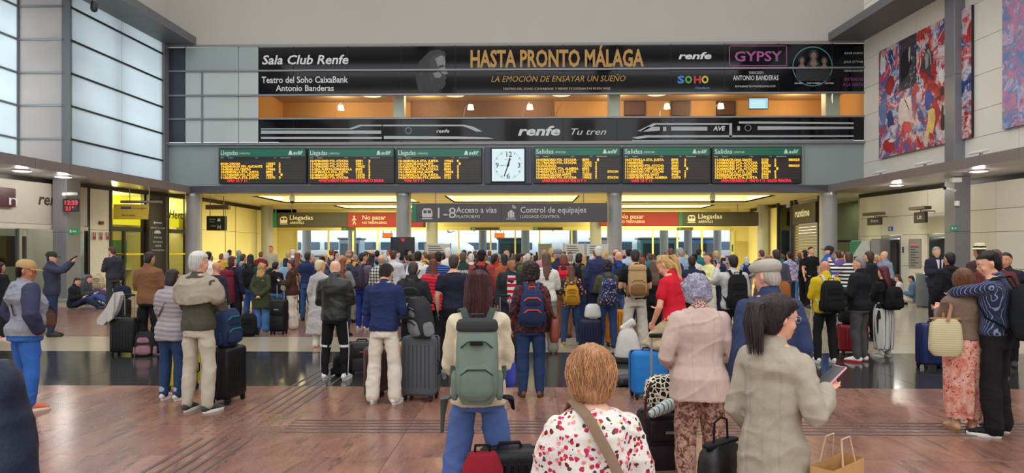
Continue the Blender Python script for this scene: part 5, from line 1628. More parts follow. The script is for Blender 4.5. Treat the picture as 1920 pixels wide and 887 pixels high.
def hair_mb(fig, style, vol=0.0):
    z0, h = 1.523, .227
    m = MB()
    def R_(lst, add=0.0):
        m.rings([[Vector(((rx + vol + add) * math.cos(a), cy + (ry + vol + add) * math.sin(a), z0 + t * h)) for a in (2 * math.pi * j / 18 for j in range(18))] for t, rx, ry, cy in lst])
    short = [(.08, .044, .024, -.052), (.28, .062, .046, -.048), (.42, .072, .060, -.042), (.56, .078, .070, -.034), (.70, .080, .082, -.020), (.80, .076, .092, -.009), (.90, .063, .079, -.010), (.99, .040, .052, -.012), (1.05, .014, .018, -.011)]
    if style in ('short', 'buzz', 'fluffy', 'ponytail', 'bun', 'braid', 'long', 'bob', 'curly', 'curlylong', 'mess', 'longwave'):
        R_(short, {'buzz': -.005, 'curly': .012, 'curlylong': .014, 'mess': .004}.get(style, 0.0))
    if style == 'ring':       # bald crown with hair at the sides
        R_([(.16, .046, .032, -.052), (.28, .064, .050, -.046), (.42, .075, .064, -.036), (.54, .079, .074, -.024), (.62, .074, .070, -.022)])
    if style == 'bob':
        R_([(-.10, .060, .045, -.040), (.02, .082, .062, -.036), (.2, .088, .070, -.032), (.4, .088, .076, -.030), (.62, .084, .086, -.022)])
    if style == 'fluffy':
        R_([(-.08, .042, .030, -.046), (.08, .068, .052, -.042), (.3, .090, .078, -.032), (.55, .097, .094, -.022), (.8, .088, .100, -.011), (1.0, .056, .066, -.012), (1.09, .02, .028, -.012)])
    if style in ('long', 'longwave', 'curlylong'):
        k = 1.15 if style != 'long' else 1.0
        R_([(-1.15, .045 * k, .018, -.105), (-.8, .085 * k, .030, -.100), (-.4, .092 * k, .040, -.085), (0, .086 * k, .052, -.060), (.3, .084, .066, -.042), (.6, .082, .078, -.028)])
    if style == 'curly':
        R_([(.05, .085, .06, -.045), (.3, .100, .085, -.030), (.55, .104, .098, -.020), (.8, .098, .104, -.012), (1.0, .070, .078, -.012), (1.1, .03, .03, -.012)])
    if style == 'bun':
        m.ell((0, -.098, z0 + .80 * h), (.038, .036, .036))
    if style == 'ponytail':
        m.tube([(0, -.092, z0 + .78 * h), (0, -.142, z0 + .68 * h), (.01, -.150, z0 + .30 * h), (.015, -.128, z0 - .15 * h)], [.030, .046, .050, .022], 8)
    if style == 'braid':
        m.tube([(0, -.085, z0 + .55 * h), (.0, -.115, z0 + .2 * h), (.01, -.120, z0 - .15 * h), (.02, -.125, z0 - .5 * h), (.03, -.125, z0 - .95 * h)], [.034, .032, .027, .023, .010], 8)
    if style == 'mess':
        rnd = random.Random(3)
        for _ in range(14):
            a = rnd.uniform(0, 6.28); rr = rnd.uniform(.02, .06)
            x, y = rr * math.cos(a), -.012 + rr * math.sin(a) * 1.2
            m.tube([(x, y, z0 + .96 * h), (x * 1.3, y * 1.3 + .01, z0 + 1.06 * h)], [.018, .006], 6)
    out = MB()
    fig.add(out, m, fig.hairxf)
    return out

def strands(fig, style, c, body, vol, n=420):
    env = {'bob': [(-.12, .060, .045, -.040), (.05, .084, .064, -.036), (.3, .090, .076, -.030), (.62, .086, .088, -.022), (.8, .079, .096, -.009), (1.0, .045, .055, -.012), (1.06, .015, .02, -.012)],
           'curly': [(.05, .085, .06, -.045), (.3, .102, .087, -.030), (.55, .106, .100, -.020), (.8, .100, .106, -.012), (1.0, .072, .080, -.012), (1.1, .03, .03, -.012)],
           'short': [(.10, .048, .030, -.052), (.42, .073, .061, -.042), (.70, .081, .083, -.020), (.80, .077, .093, -.009), (.99, .041, .053, -.012), (1.05, .014, .018, -.012)]}
    env['fluffy'] = [(-.08, .044, .032, -.046), (.08, .071, .055, -.042), (.3, .094, .082, -.032), (.55, .100, .098, -.022), (.8, .091, .103, -.011), (1.0, .058, .069, -.012), (1.09, .02, .028, -.012)]
    env['long'] = [(-1.1, .05, .02, -.105), (-.4, .094, .042, -.086), (0, .088, .054, -.061)] + env['bob'][2:]
    env['longwave'] = env['long']
    if style == 'ring': return
    e = env.get(style, env['short'])
    rnd = random.Random(9)
    z0, h = 1.523, .227
    ts = [q[0] for q in e]
    def P(t, a, add):
        rx, ry, cy = [float(np.interp(t, ts, [q[k] for q in e])) for k in (1, 2, 3)]
        return ((rx + vol + add) * math.cos(a), cy + (ry + vol + add) * math.sin(a), z0 + t * h)
    sets = [MB(), MB()]
    if style in ('ponytail', 'braid'):
        for _ in range(260):
            a, q = rnd.uniform(0, 6.28), rnd.uniform(.6, 1.0)
            ox, oy = math.cos(a) * q, math.sin(a) * q
            lk = 1 if style == 'ponytail' else .6
            path = [(0, -.092, .78, .030), (0, -.142, .68, .046), (.01, -.152, .30, .052), (.02, -.135, rnd.uniform(-.45, .05), .040)]
            rnd.choice(sets).tube([(x + ox * w_ * lk + rnd.uniform(-.004, .004), y + oy * w_ * lk, z0 + t_ * h) for x, y, t_, w_ in path], [.0015, .0025, .0025, .001], 4, capr=False)
    for _ in range(n):
        m = sets[_ % 2]
        a = rnd.uniform(0, 2 * math.pi)
        front = math.sin(a) > .25
        t1 = rnd.uniform(.78, 1.04); t0 = max(ts[0] + .03, t1 - (rnd.uniform(.35, 1.1) if style != 'curly' else rnd.uniform(.12, .3)))
        if style in ('long', 'longwave'): t0 = rnd.uniform(-1.0, .3)
        if style == 'curly': t1 = rnd.uniform(.15, 1.05); t0 = max(ts[0] + .03, t1 - rnd.uniform(.12, .3))
        if front: t0 = max(t0, .74); t1 = max(t1, .86)
        pts = []
        da = rnd.uniform(-.35, .35); ph = rnd.uniform(0, 6)
        for k in range(6):
            q = k / 5
            t = t1 + (t0 - t1) * q
            amp = {'curly': .016, 'bob': .006, 'fluffy': .010, 'longwave': .006}.get(style, .003)
            pts.append(P(t, a + da * q + amp * 6 * math.sin(ph + q * 9), .001 + amp * .5 * math.sin(ph * 2 + q * 8) + (.004 if q > .8 else 0)))
        r = rnd.uniform(.0012, .0026) * (.6 if style not in ('bob', 'fluffy', 'curly', 'long') else 1)
        m.tube(pts, [r * .6, r, r, r, r, r * .4], 4, capr=False)
    for m, kc in zip(sets, (1.14, .9)):
        o = MB(); fig.add(o, m, fig.hairxf)
        ob = o.build('hair_strands', hairmat([min(255, int(v * kc)) for v in c]), body, True)
    return ob
def cap_mb(fig, kind):
    z0, h = 1.523, .227
    m = MB()
    if kind in ('cap', 'flatcap'):
        b = .58 if kind == 'cap' else .60
        R_ = [(b, .084, .100, -.004), (b + .1, .088, .106, -.006), (b + .25, .086, .104, -.010), (.98, .070, .086, -.012), (1.08, .036, .044, -.012), (1.10, .008, .01, -.012)]
        if kind == 'flatcap': R_ = [(b, .084, .102, -.002), (b + .08, .094, .120, .004), (b + .22, .098, .130, .006), (.96, .080, .105, .0), (1.03, .04, .06, -.006), (1.05, .01, .01, -.006)]
        m.rings([[Vector((rx * math.cos(a), cy + ry * math.sin(a), z0 + t * h)) for a in (2 * math.pi * j / 20 for j in range(20))] for t, rx, ry, cy in R_])
    if kind == 'straw':
        m.rings([[Vector((rx * math.cos(a), -.006 + rx * 1.12 * math.sin(a), z0 + t * h)) for a in (2 * math.pi * j / 24 for j in range(24))] for t, rx in ((.66, .150), (.68, .152), (.72, .088), (.9, .086), (1.12, .078), (1.16, .070), (1.16, .01))])
    out = MB(); fig.add(out, m, fig.headxf)
    return out
def brim_mb(fig, kind):
    z0, h = 1.523, .227
    m = MB(); zb = z0 + .60 * h
    L = .075 if kind == 'cap' else .04
    m.rings([[Vector(((.072 + i) * math.cos(a), .05 + (.045 + L) * abs(math.sin(a)) if math.sin(a) > 0 else .05, zb + dz - .010 * (abs(math.sin(a)))) ) for a in (math.pi * 2 * j / 20 for j in range(20))] for i, dz in ((0, -.008), (.004, 0), (0, .006))])
    out = MB(); fig.add(out, m, fig.headxf)
    return out

def shoe_mb(fig, i, part='upper', big=1.0):
    H_, K_, A_, toe = fig.legs[i]
    A_ = Vector(A_)
    m = MB()
    L = .27 * big
    def P(x, y, z): return (x, y, z)
    if part == 'upper':
        m.tube([P(0, -.055, .055), P(0, .0, .060), P(0, .07, .052), P(0, .13, .040), P(0, .175, .032)], [(.036, .045), (.040, .050), (.043, .038), (.042, .028), (.030, .018)], 12, side=(1, 0, 0))
        m.tube([P(0, -.02, .05), P(0, -.025, .105)], [.042, .044], 12)
    else:
        m.rings([[Vector(((.043 + .004 * math.sin(a)) * k * math.cos(a), .062 + .142 * k * math.sin(a), z)) for a in (2 * math.pi * j / 18 for j in range(18))] for k, z in ((.96, 0.0), (1.0, .008), (1.0, .026), (.97, .032))])
    # place: ankle at (0,-.02,.085) in shoe space
    if A_.z < .3:
        M = Matrix.Translation((A_.x, A_.y + .0, A_.z - .085)) @ Matrix.Rotation(toe, 4, 'Z') @ Matrix.Translation((0, .02, 0))
    else:
        d = (A_ - Vector(K_)).normalized()
        fwd = Vector((1, 0, 0)).cross(d); fwd = fwd.normalized() * (1 if toe >= 0 else -1)
        x = fwd.cross(-d).normalized()
        M3 = Matrix((x, fwd, -d)).transposed().to_4x4()
        M = Matrix.Translation(A_) @ M3 @ Matrix.Translation((0, .02, -.085))
    return [M @ Vector(v) for v in m.v], m.f

PEOPLE = []
def person(pos, H, heading, label, fig=None, skin=0, hair=('short', (40, 30, 26)), top=('long', (60, 60, 70)), bottom=('trousers', (50, 60, 90)), shoes=(60, 60, 60), sole=None, lod=2, hat=None, extra=None, vol=0.0, group=None, z=0.0, socks=None, layer=None):
    fig = fig or Fig()
    vox = {0: .0115, 1: .0165, 2: .021, 3: .028}[lod]
    sc = H / 1.75
    mesh_k = fig.key + (lod,)
    bv = vox * (1.0 if lod in (0, 3) else 1.14)
    body = defer(('body',) + mesh_k, fig.body(bv), bv, 4 if lod < 2 else 2, None, 'person', skinmat(skin))
    body.location = (pos[0], pos[1], z); body.rotation_euler = (0, 0, R(heading)); body.scale = (sc, sc, sc)
    tag(body, label, 'person', group)
    PEOPLE.append((pos[0], pos[1], body))
    def garment(name, key, mk, mat, v=vox, sm=4, post=None):
        return defer((name,) + key + mesh_k, mk, v, sm if lod < 2 else 2, post, name, mat, body)
    # ---- top
    tk, tc = top[0], top[1]
    tkind = top[2] if len(top) > 2 else 'plain'; tc2 = top[3] if len(top) > 3 else None; tsc = top[4] if len(top) > 4 else 1.0
    P_ = {'tee': (.010, .93, .5, 0), 'polo': (.010, .95, .5, 0), 'shirt': (.012, .95, 1, 0), 'long': (.014, .90, 1, 0), 'sweater': (.019, .90, 1, 0), 'hoodie': (.024, .88, 1, 0), 'jacket': (.028, .86, 1, 0),
          'puffer': (.034, .80, 1, 0), 'coat': (.030, .62, 1, .12), 'blazer': (.026, .80, 1, .06), 'dress': (.014, .30, 1, .16), 'blouse': (.022, .86, 1, .05), 'crop': (.022, 1.00, 1, .05), 'tank': (.010, .93, 0, 0)}[tk]
    off, hem, slv, fl = P_
    def mk_top():
        mb = MB()
        ft = fig.torso(off, hem, 1.488 if tk not in ('hoodie',) else 1.505, fl)
        fig.add(mb, ft, fig.bend)
        if slv:
            for side in 'LR': fig.sleeve(mb, side, off * .75 + .003, 1.0 if slv == 1 else .5, puff=1.18 if tk in ('blouse', 'puffer') else 1.0)
        c = MB()
        cr = .070 if fig.sex == 'm' else .061
        if tk in ('jacket', 'coat', 'blazer', 'shirt', 'polo', 'puffer'):
            c.tube([(0, -.022, 1.44), (0, -.016, {'puffer': 1.54, 'jacket': 1.52}.get(tk, 1.500))], [cr + off * .6, cr + off * .25 + .002], 14)
        elif tk == 'hoodie':
            c.tube([(0, -.02, 1.43), (0, -.012, 1.50)], [cr + .02, cr + .012], 14)
            c.tube([(-.11, -.03, 1.475), (-.075, -.085, 1.47), (0, -.115, 1.455), (.075, -.085, 1.47), (.11, -.03, 1.475)], [.028, .040, .046, .040, .028], 10)
        else:
            c.tube([(0, -.020, 1.44), (0, -.016, 1.485)], [cr + off * .4 + .01, cr + off * .2], 14)
        fig.add(mb, c, fig.bend)
        return mb
    seed = abs(hash(str(tk) + str(fig.key))) % 997 if False else (len(str(fig.key)) * 31 + int(fig.lean * 7 + fig.w * 100)) % 997
    amp = {'tee': .007, 'polo': .006, 'leather': .008}.get(tk, .0085)
    post = post_puff if tk == 'puffer' else post_fold(seed, amp, 26, seam=(tk == 'blazer'))
    garment({'tee': 'tshirt', 'long': 'jumper', 'tank': 'vest_top', 'crop': 'cardigan', 'polo': 'polo_shirt'}.get(tk, tk), (tk,), mk_top, cloth(tc, tkind, tc2, scale=tsc), post=post, v=.0092 if lod == 0 else vox)
    # ---- bottom
    bk, bc = bottom[0], bottom[1]
    bkind = bottom[2] if len(bottom) > 2 else ('denim' if bk in ('jeans', 'widejeans') else 'plain'); bc2 = bottom[3] if len(bottom) > 3 else None; bsc = bottom[4] if len(bottom) > 4 else 1.0
    if bk != 'none':
        def mk_bot():
            mb = MB()
            if bk == 'skirt':
                rg = [(.14, .150, .125), (.25, .165, .135), (.5, .175, .14), (.75, .182, .142), (.9, .182, .132), (.98, .170, .122), (1.06, .146, .106)]
                m = MB(); m.rings([[Vector((rx * fig.w * 1.08 * math.cos(a), ry * fig.w * 1.05 * math.sin(a), z_)) for a in (2 * math.pi * j / 24 for j in range(24))] for z_, rx, ry in rg])
                mb.add(m.v, m.f)
            else:
                fig.add(mb, fig.torso(.005, .82, 1.04), fig.bend)
                wide = {'wide': .045, 'widejeans': .040, 'cargo': .030, 'slim': -.0, 'jeans': .008, 'trousers': .014, 'shorts': .03}[bk]
                for i in (0, 1): fig.leg(mb, i, .011, upto=.5 if bk == 'shorts' else 1.0, wide=wide)
            return mb
        pf = post_fold(seed + 3, .0075, 24, (1, 1, 2.2))
        if bk == 'skirt':
            def pf(v, n):
                th = np.arctan2(v[:, 0], v[:, 1]); a = np.clip((1.05 - v[:, 2]) * 1.1, 0, 1) * .011
                return v + n * (np.sin(th * 11 + 2 * np.sin(v[:, 2] * 4)) * a)[:, None]
        garment({'skirt': 'skirt', 'shorts': 'shorts', 'jeans': 'jeans', 'widejeans': 'jeans'}.get(bk, 'trousers'), (bk,), mk_bot, cloth(bc, bkind, bc2, scale=bsc), post=pf)
    # ---- shoes
    for i in (0, 1):
        key = ('shoe', i) + fig.key
        def pm(part):
            k2 = (key, part)
            if k2 not in SHOES:
                vs, fs = shoe_mb(fig, i, part); q = MB(); q.add(vs, fs); SHOES[k2] = q
            return SHOES[k2]
        sm = cloth(shoes, 'plain', rough=.6)
        mk = (key, 'mesh', tuple(shoes))
        if mk not in SHOES: SHOES[mk] = pm('upper').mesh('shoe', sm, True)
        s_o = inst('shoe', SHOES[mk], (0, 0, 0), body)
        sc_ = sole or ((225, 225, 222) if sum(shoes) > 250 else (40, 38, 38))
        mk = (key, 'sole', tuple(sc_))
        if mk not in SHOES: SHOES[mk] = pm('sole').mesh('sole', cloth(sc_, 'plain', rough=.6), True)
        inst('sole', SHOES[mk], (0, 0, 0), s_o)
    # ---- hair and hats
    hs = hair[0]
    if hs not in ('bald',):
        hamp = {'curly': .010, 'fluffy': .0055, 'curlylong': .011, 'buzz': .0012, 'short': .0026, 'mess': .004}.get(hs, .0038)
        garment('hair', (hs, round(vol, 3)), lambda: hair_mb(fig, hs, vol), hairmat(hair[1]), v={0: .0072, 1: .0135, 2: .017, 3: .022}[lod], sm=2 if lod else 3, post=hair_post(fig, 'curly' if 'curly' in hs else 'strand', 5, hamp))
        if lod == 0: strands(fig, hs, hair[1], body, vol)
    if hat:
        hk, hc = hat[0], hat[1]
        garment('hat' if hk == 'straw' else 'cap', (hk,), lambda: cap_mb(fig, hk), cloth(hc), v=min(vox, .014), sm=3)
        if hk in ('cap', 'flatcap'):
            q = brim_mb(fig, hk); q.build('cap_brim', cloth(hc), body, True)
        if len(hat) > 2:
            z0, h = 1.523, .227
            m = MB(); m.rings([[Vector((.0885 * math.cos(a), -.006 + .0885 * 1.12 * math.sin(a), z0 + t * h)) for a in (2 * math.pi * j / 24 for j in range(24))] for t in (.74, .92)], cap=False)
            o_ = MB(); fig.add(o_, m, fig.headxf); o_.build('hat_band', cloth(hat[2]), body, True)
    # ---- eyes, brows, mouth where the face is near enough to show
    if lod <= 2:
        z0, h = 1.523, .227
        def face(name, prims, mat):
            m = MB()
            for c_, r_ in prims: m.ell(c_, r_, n=8, m=5)
            o_ = MB(); fig.add(o_, m, fig.headxf); return o_.build(name, mat, body, True)
        for sg in (-1, 1):
            e = face('eye', [((sg * .031, .0775, z0 + .50 * h), (.0125, .010, .0075))], plain('eye_white', rgb(225, 220, 214), .3, var=0))
            i_ = face('iris', [((sg * .031, .0865, z0 + .50 * h), (.006, .0025, .006))], plain('iris_dark', rgb(40, 28, 22), .2, var=0)); i_.parent = e
            face('eyebrow', [((sg * .033, .0845, z0 + .60 * h), (.018, .006, .0035))], hairmat(hair[1] if hs != 'bald' else (90, 70, 56)))
        face('lips', [((0, .0985 if False else .0955, z0 + .205 * h), (.019, .007, .0055))], plain('lips', rgb(170, 92, 84), .45, var=0))
    if socks:
        for i in (0, 1):
            A_ = Vector(fig.legs[i][2]); K_ = Vector(fig.legs[i][1])
            m = MB(); m.tube([A_ + Vector((0, 0, -.0)), A_.lerp(K_, .3)], [.042, .049], 10); m.build('sock', cloth(socks), body, True)
    body['H'] = H
    return body
SHOES = {}
def wpt(b, p):
    """point given in the figure's own coordinates -> world"""
    M = Matrix.Translation(b.location) @ Matrix.Rotation(b.rotation_euler.z, 4, 'Z') @ Matrix.Diagonal((b.scale.x, b.scale.x, b.scale.x, 1))
    return M @ Vector(p)

# ------------------------------------------------------------ bags and luggage
def softbox(w, d, h, r=.3, taper=1.0, bulge=.0, n=20, rows=7, ex=.55):
    """upright soft box, base centre at the origin"""
    rings = []
    for i in range(rows + 1):
        t = i / rows
        z = h * t
        e = 1 - (abs(t - .5) * 2) ** 6 * r
        k = (1 + (taper - 1) * t) * e
        b = 1 + bulge * math.sin(math.pi * t)
        rings.append([Vector((w / 2 * k * abs(math.cos(a)) ** ex * (1 if math.cos(a) >= 0 else -1), d / 2 * k * b * abs(math.sin(a)) ** ex * (1 if math.sin(a) >= 0 else -1), z)) for a in (2 * math.pi * j / n for j in range(n))])
    return rings
def backpack(wearer, label, c, w=.30, h=.46, d=.16, ztop=1.47, pocket=None, kind='plain', c2=None, strap=None, lod=1, style='day', loc=None, heading=0, lean=0, group=None, off=.135, xoff=0, rest=False, zips=None, scale=1.0):
    """worn backpack when wearer is given, otherwise standing at loc"""
    if wearer is not None:
        p = wpt(wearer, (xoff, -off - d / 2, ztop - h)); rz = wearer.rotation_euler.z; s_ = wearer.scale.x
    else:
        p = Vector(loc); rz = R(heading); s_ = scale
    t = empty('backpack', p, rz, label, 'backpack', group)
    t.scale = (s_, s_, s_)
    t.rotation_euler = (R(lean), 0, rz)
    mat = cloth(c, kind, c2)
    m = MB(); m.rings(softbox(w, d, h, .34, .92, .12)); m.build('main_compartment', mat, t, True)
    pc = pocket or [v * .8 for v in c]
    pm = cloth(pc, 'plain' if pocket else kind, None if pocket else c2)
    hp = h * (.42 if style != 'flap' else .36)
    m = MB(); m.rings(softbox(w * .78, d * .5, hp, .4, .95, .15), Matrix.Translation((0, -d * .42, h * .07))); m.build('front_pocket', pm, t, True)
    if style in ('day', 'hike'):
        m = MB(); m.rings(softbox(w * .66, d * .35, h * .26, .45, .9, .1), Matrix.Translation((0, -d * .40, h * .54))); m.build('upper_pocket', pm, t, True)
    if style in ('flap', 'hike', 'roll'):
        m = MB(); m.rings(softbox(w * .98, d * 1.08, h * .22, .5, .9, .05), Matrix.Translation((0, -.004, h * .84))); m.build('top_flap', mat, t, True)
    for sx in (-1, 1):
        m = MB(); m.rings(softbox(.05, d * .6, h * .34, .4, .9), Matrix.Translation((sx * w * .5, 0, h * .05))); m.build('side_pocket', pm, t, True)
    zc = cloth(zips) if zips else cloth([v * .45 for v in c])
    for q in (.30, .62) if style != 'flap' else (.40,):
        m = MB(); m.tube([(-w * .34, -d * (.60 if q < .5 else .50), h * q + .04), (-w * .2, -d * (.69 if q < .5 else .58), h * q + .075), (w * .2, -d * (.69 if q < .5 else .58), h * q + .075), (w * .34, -d * (.60 if q < .5 else .50), h * q + .04)], .005 if not zips else .008, 6); m.build('zip', zc, t, True)
    m = MB(); m.tube([(-.045, d * .2, h * .95), (-.04, d * .1, h * 1.07), (.04, d * .1, h * 1.07), (.045, d * .2, h * .95)], .009, 6); m.build('top_handle', zc, t, True)
    sm_ = cloth(strap) if strap else cloth([v * .7 for v in c])
    fr = d / 2
    for sx in (-1, 1):
        dz = ztop - h
        pts = [(sx * .06, fr - .02, h - .04), (sx * .095, fr + .035, 1.505 - dz), (sx * .118, fr + .13, 1.492 - dz), (sx * .125, fr + .235, 1.40 - dz), (sx * .135, fr + .25, 1.25 - dz), (sx * .165, fr + .18, 1.12 - dz), (sx * .165, fr + .05, 1.06 - dz), (sx * w * .4, fr - .02, h * .12)]
        if wearer is None: pts = [(sx * .07, fr - .01, h * .92), (sx * .09, fr + .05, h * .75), (sx * .1, fr + .05, h * .4), (sx * .11, fr, h * .1)]
        m = MB(); m.tube(pts, .024, 8, flat=.32, side=(1, 0, 0)); m.build('strap', sm_, t, True)
    return t

def suitcase(loc, W, D_, H, heading, label, c, rough=.4, ribs=True, handle=0.0, soft=False, c2=None, wheel=(30, 30, 32), group=None, lod=1, kind='plain', ribc=None, tilt=0):
    t = empty('suitcase', loc, R(heading), label, 'suitcase', group)
    t.rotation_euler = (R(tilt), 0, R(heading))
    mat = cloth(c, kind, rough=rough)
    b = .045
    m = MB(); m.bevbox(-W / 2, W / 2, -D_ / 2, D_ / 2, .055, H, min(.05, D_ * .22), seg=3); m.build('shell', mat, t, True)
    dk = cloth((26, 26, 28), rough=.5)
    m = MB(); m.bevbox(-W / 2 - .003, W / 2 + .003, -.012, .012, .052, H + .003, .008, seg=1); m.build('zip_band', dk, t, True)
    if ribs:
        rm = cloth(ribc or [v * .78 for v in c], rough=rough)
        n = 7
        for k in range(n):
            x = -W * .36 + W * .72 * k / (n - 1)
            for sy in (-1, 1):
                m = MB(); m.bevbox(x - .008, x + .008, sy * D_ / 2 - .005, sy * D_ / 2 + .005, .055 + H * .14, H * .88, .004); m.build('rib', rm, t, True)
        for sx in (-1, 1):
            for k in range(2):
                m = MB(); m.bevbox(sx * W / 2 - .004, sx * W / 2 + .004, -D_ * .3 + k * D_ * .42, -D_ * .3 + k * D_ * .42 + .03, H * .2, H * .85, .004); m.build('rib', rm, t, True)
    if soft:
        m = MB(); m.bevbox(-W * .42, W * .42, -D_ / 2 - .03, -D_ / 2 + .01, H * .14, H * .52, .02, seg=2); m.build('outer_pocket', mat, t, True)
        m = MB(); m.bevbox(-W * .42, W * .42, -D_ / 2 - .025, -D_ / 2 + .01, H * .58, H * .9, .02, seg=2); m.build('outer_pocket', mat, t, True)
        m = MB(); m.box(-.05, .05, -D_ / 2 - .032, -D_ / 2 - .024, H * .70, H * .74); m.build('name_plate', M_alu, t)
    for sx in (-1, 1):
        for sy in (-1, 1):
            g = empty('wheel', (sx * (W / 2 - .05), sy * (D_ / 2 - .04), .028), 0, parent=t) if False else None
            m = MB(); m.cyl((0, 0), .027, -.014, .014, 14, Matrix.Translation((sx * (W / 2 - .045), sy * (D_ / 2 - .04), .027)) @ Matrix.Rotation(R(90), 4, 'Y')); wo = m.build('wheel', cloth(wheel, rough=.5), t, True)
            m = MB(); m.bevbox(sx * (W / 2 - .045) - .022, sx * (W / 2 - .045) + .022, sy * (D_ / 2 - .04) - .024, sy * (D_ / 2 - .04) + .024, .035, .066, .008); h_ = m.build('wheel_housing', dk, t, True)
    m = MB(); m.tube([(-.07, 0, H), (-.06, 0, H + .028), (.06, 0, H + .028), (.07, 0, H)], .011, 6); m.build('top_handle', dk, t, True)
    m = MB(); m.tube([(W / 2, 0, H * .4), (W / 2 + .025, 0, H * .43), (W / 2 + .025, 0, H * .6), (W / 2, 0, H * .63)], .010, 6); m.build('side_handle', dk, t, True)
    if handle:
        y = D_ / 2 - .03
        for sx in (-1, 1):
            m = MB(); m.cyl((sx * .075, y), .009, H - .02, H + handle, 8); m.build('handle_tube', M_alu, t, True)
        m = MB(); m.bevbox(-.095, .095, y - .018, y + .018, H + handle - .01, H + handle + .025, .012, seg=2); m.build('handle_grip', dk, t, True)
    return t
def shoulder_bag(wearer, label, c, side=1, w=.30, h=.26, d=.12, z=.86, y=-.02, x=.30, kind='plain', c2=None, strap=True, name='handbag', cross=False, sc=None, scale2=1.0, rz=90):
    p = wpt(wearer, (side * x, y, z))
    t = empty(name, p, wearer.rotation_euler.z, label, 'bag')
    t.scale = [wearer.scale.x] * 3
    mat = cloth(c, kind, c2, scale=scale2)
    Mr = Matrix.Rotation(R(rz), 4, 'Z')
    m = MB(); m.rings(softbox(w, d, h, .3, .86, .12), Mr); m.build('bag_body', mat, t, True)
    st = cloth(sc) if sc else cloth([v * .8 for v in c])
    m = MB(); m.rings(softbox(w * .9, d * .5, .02, .1, 1), Mr @ Matrix.Translation((0, 0, h * .97))); m.build('rim', st, t, True)
    if strap:
        X, Y, Z = side * x, y, z
        if cross: pts = [(0, -.05, h), (-side * .05 - X * .3, -.14 - Y, 1.1 - Z + .02), (-X - side * .04, -.145 - Y, 1.33 - Z), (-X - side * .12, -.06 - Y, 1.47 - Z), (-X - side * .11, .07 - Y, 1.44 - Z), (-X, .16 - Y, 1.28 - Z), (0, .1, h)]
        else: pts = [(0, -.07, h * .95), (side * .15 - X, -.10 - Y, 1.35 - Z), (side * .14 - X, -.02 - Y, 1.485 - Z), (side * .15 - X, .08 - Y, 1.38 - Z), (0, .07, h * .95)]
        m = MB(); m.tube(pts, .016, 8, flat=.35, side=(1, 0, 0)); m.build('strap', st, t, True)
    else:
        for sy in (-1, 1):
            m = MB(); m.tube([(0, sy * .07, h * .96), (0, sy * .06, h + .12), (0, -sy * .0, h + .14)], .007, 6); m.build('handle', st, t, True)
    return t
FIGS = {}
def phone(wearer, side, label, c=(20, 20, 24), edge=None):
    f = FIGS[wearer.name]
    E, W = f.b1(f.E[side]), f.b1(f.W[side])
    d = (W - E).normalized()
    p = wpt(wearer, W + d * .10 + Vector((0, 0, .035)))
    t = empty('mobile_phone', p, wearer.rotation_euler.z, label, 'phone')
    t.rotation_euler = (R(35), 0, wearer.rotation_euler.z + (R(20) if side == 'L' else R(-20)))
    m = MB(); m.bevbox(-.038, .038, -.078, .078, -.005, .004, .004, seg=2); m.build('case', cloth(edge or c, rough=.4), t, True)
    m = MB(); m.box(-.033, .033, -.072, .072, .004, .0055); m.build('screen', plain('phone_screen', rgb(16, 14, 22), .08, var=0), t)
    return t
def pa(px, ytop, yf, *a, H=None, **k):
    D = 2236 / (yf - HZ)
    g = ground(px, D)
    f = k.get('fig') or Fig()
    k['fig'] = f
    b = person((g.x, g.y), H or (EYE - (ytop - HZ) / FPX * D) / 1.0, *a, **k)
    FIGS[b.name] = f
    return b
def pd(px, ytop, D, *a, **k):
    return pa(px, ytop, HZ + 2236 / D, *a, **k)
# ------------------------------------------------------------ the people and what they carry, nearest first
BLK = (24, 23, 26); NAVY = (34, 40, 62); DK = (38, 32, 30); JEAN = (58, 92, 150); DJ = (38, 58, 92); WHT = (225, 222, 216)
BRN = (78, 52, 38); HB = (36, 26, 24)
V = Vector

# -- very near, left corner: shoulder of a dark jacket
g = ground(-165, 1.6)
b = person((g.x, g.y), 1.74, 4, 'person in dark navy jacket cut off by the bottom left corner', fig=Fig('m', 1.06, ('down', 'down')), skin=1, hair=('short', DK), top=('jacket', (30, 36, 56), 'shiny'), bottom=('trousers', BLK), shoes=BLK, lod=1)
FIGS[b.name] = Fig('m', 1.12)

# -- seated woman with red-blonde hair
g = ground(1113, 3.0)
legs = [(V((-.1, .02, .45)), V((-.13, .43, .47)), V((-.13, .44, .085)), 0), (V((.1, .02, .45)), V((.13, .43, .47)), V((.13, .44, .085)), 0)]
f = Fig('f', 1.02, (((.25, .08, 1.14), (.14, .34, 1.02)), ((.26, .04, 1.13), (.17, .28, 1.0))), lean=6, head=(-6, 14), legs=legs, drop=.45)
seated = person((g.x, g.y), 1.74, 4, 'seated woman with red-blonde bob in a floral blouse with a taupe bag strap', fig=f, skin=4, hair=('fluffy', (176, 126, 88)), vol=.012,
       top=('blouse', (232, 226, 220), 'floral', (196, 50, 80), 1.25), bottom=('trousers', (60, 70, 100)), shoes=(200, 190, 180), lod=0)
FIGS[seated.name] = f
m = MB(); pts = [(-.10, .06, 1.48), (-.09, -.02, 1.53), (-.04, -.135, 1.47), (.05, -.182, 1.30), (.13, -.180, 1.12), (.20, -.12, 1.0), (.235, .02, .96)]
o_ = MB(); m.tube(pts, .024, 10, flat=.22, side=(.8, 0, .6)); f.add(o_, m, f.bend)
t = empty('crossbody_bag', wpt(seated, (.26, .05, .43)), seated.rotation_euler.z, 'taupe crossbody bag of the seated red-blonde woman, strap across her back', 'bag')
bb = MB(); bb.rings(softbox(.12, .26, .20, .3, .9, .1)); bb.build('bag_body', cloth((128, 104, 84)), t, True)
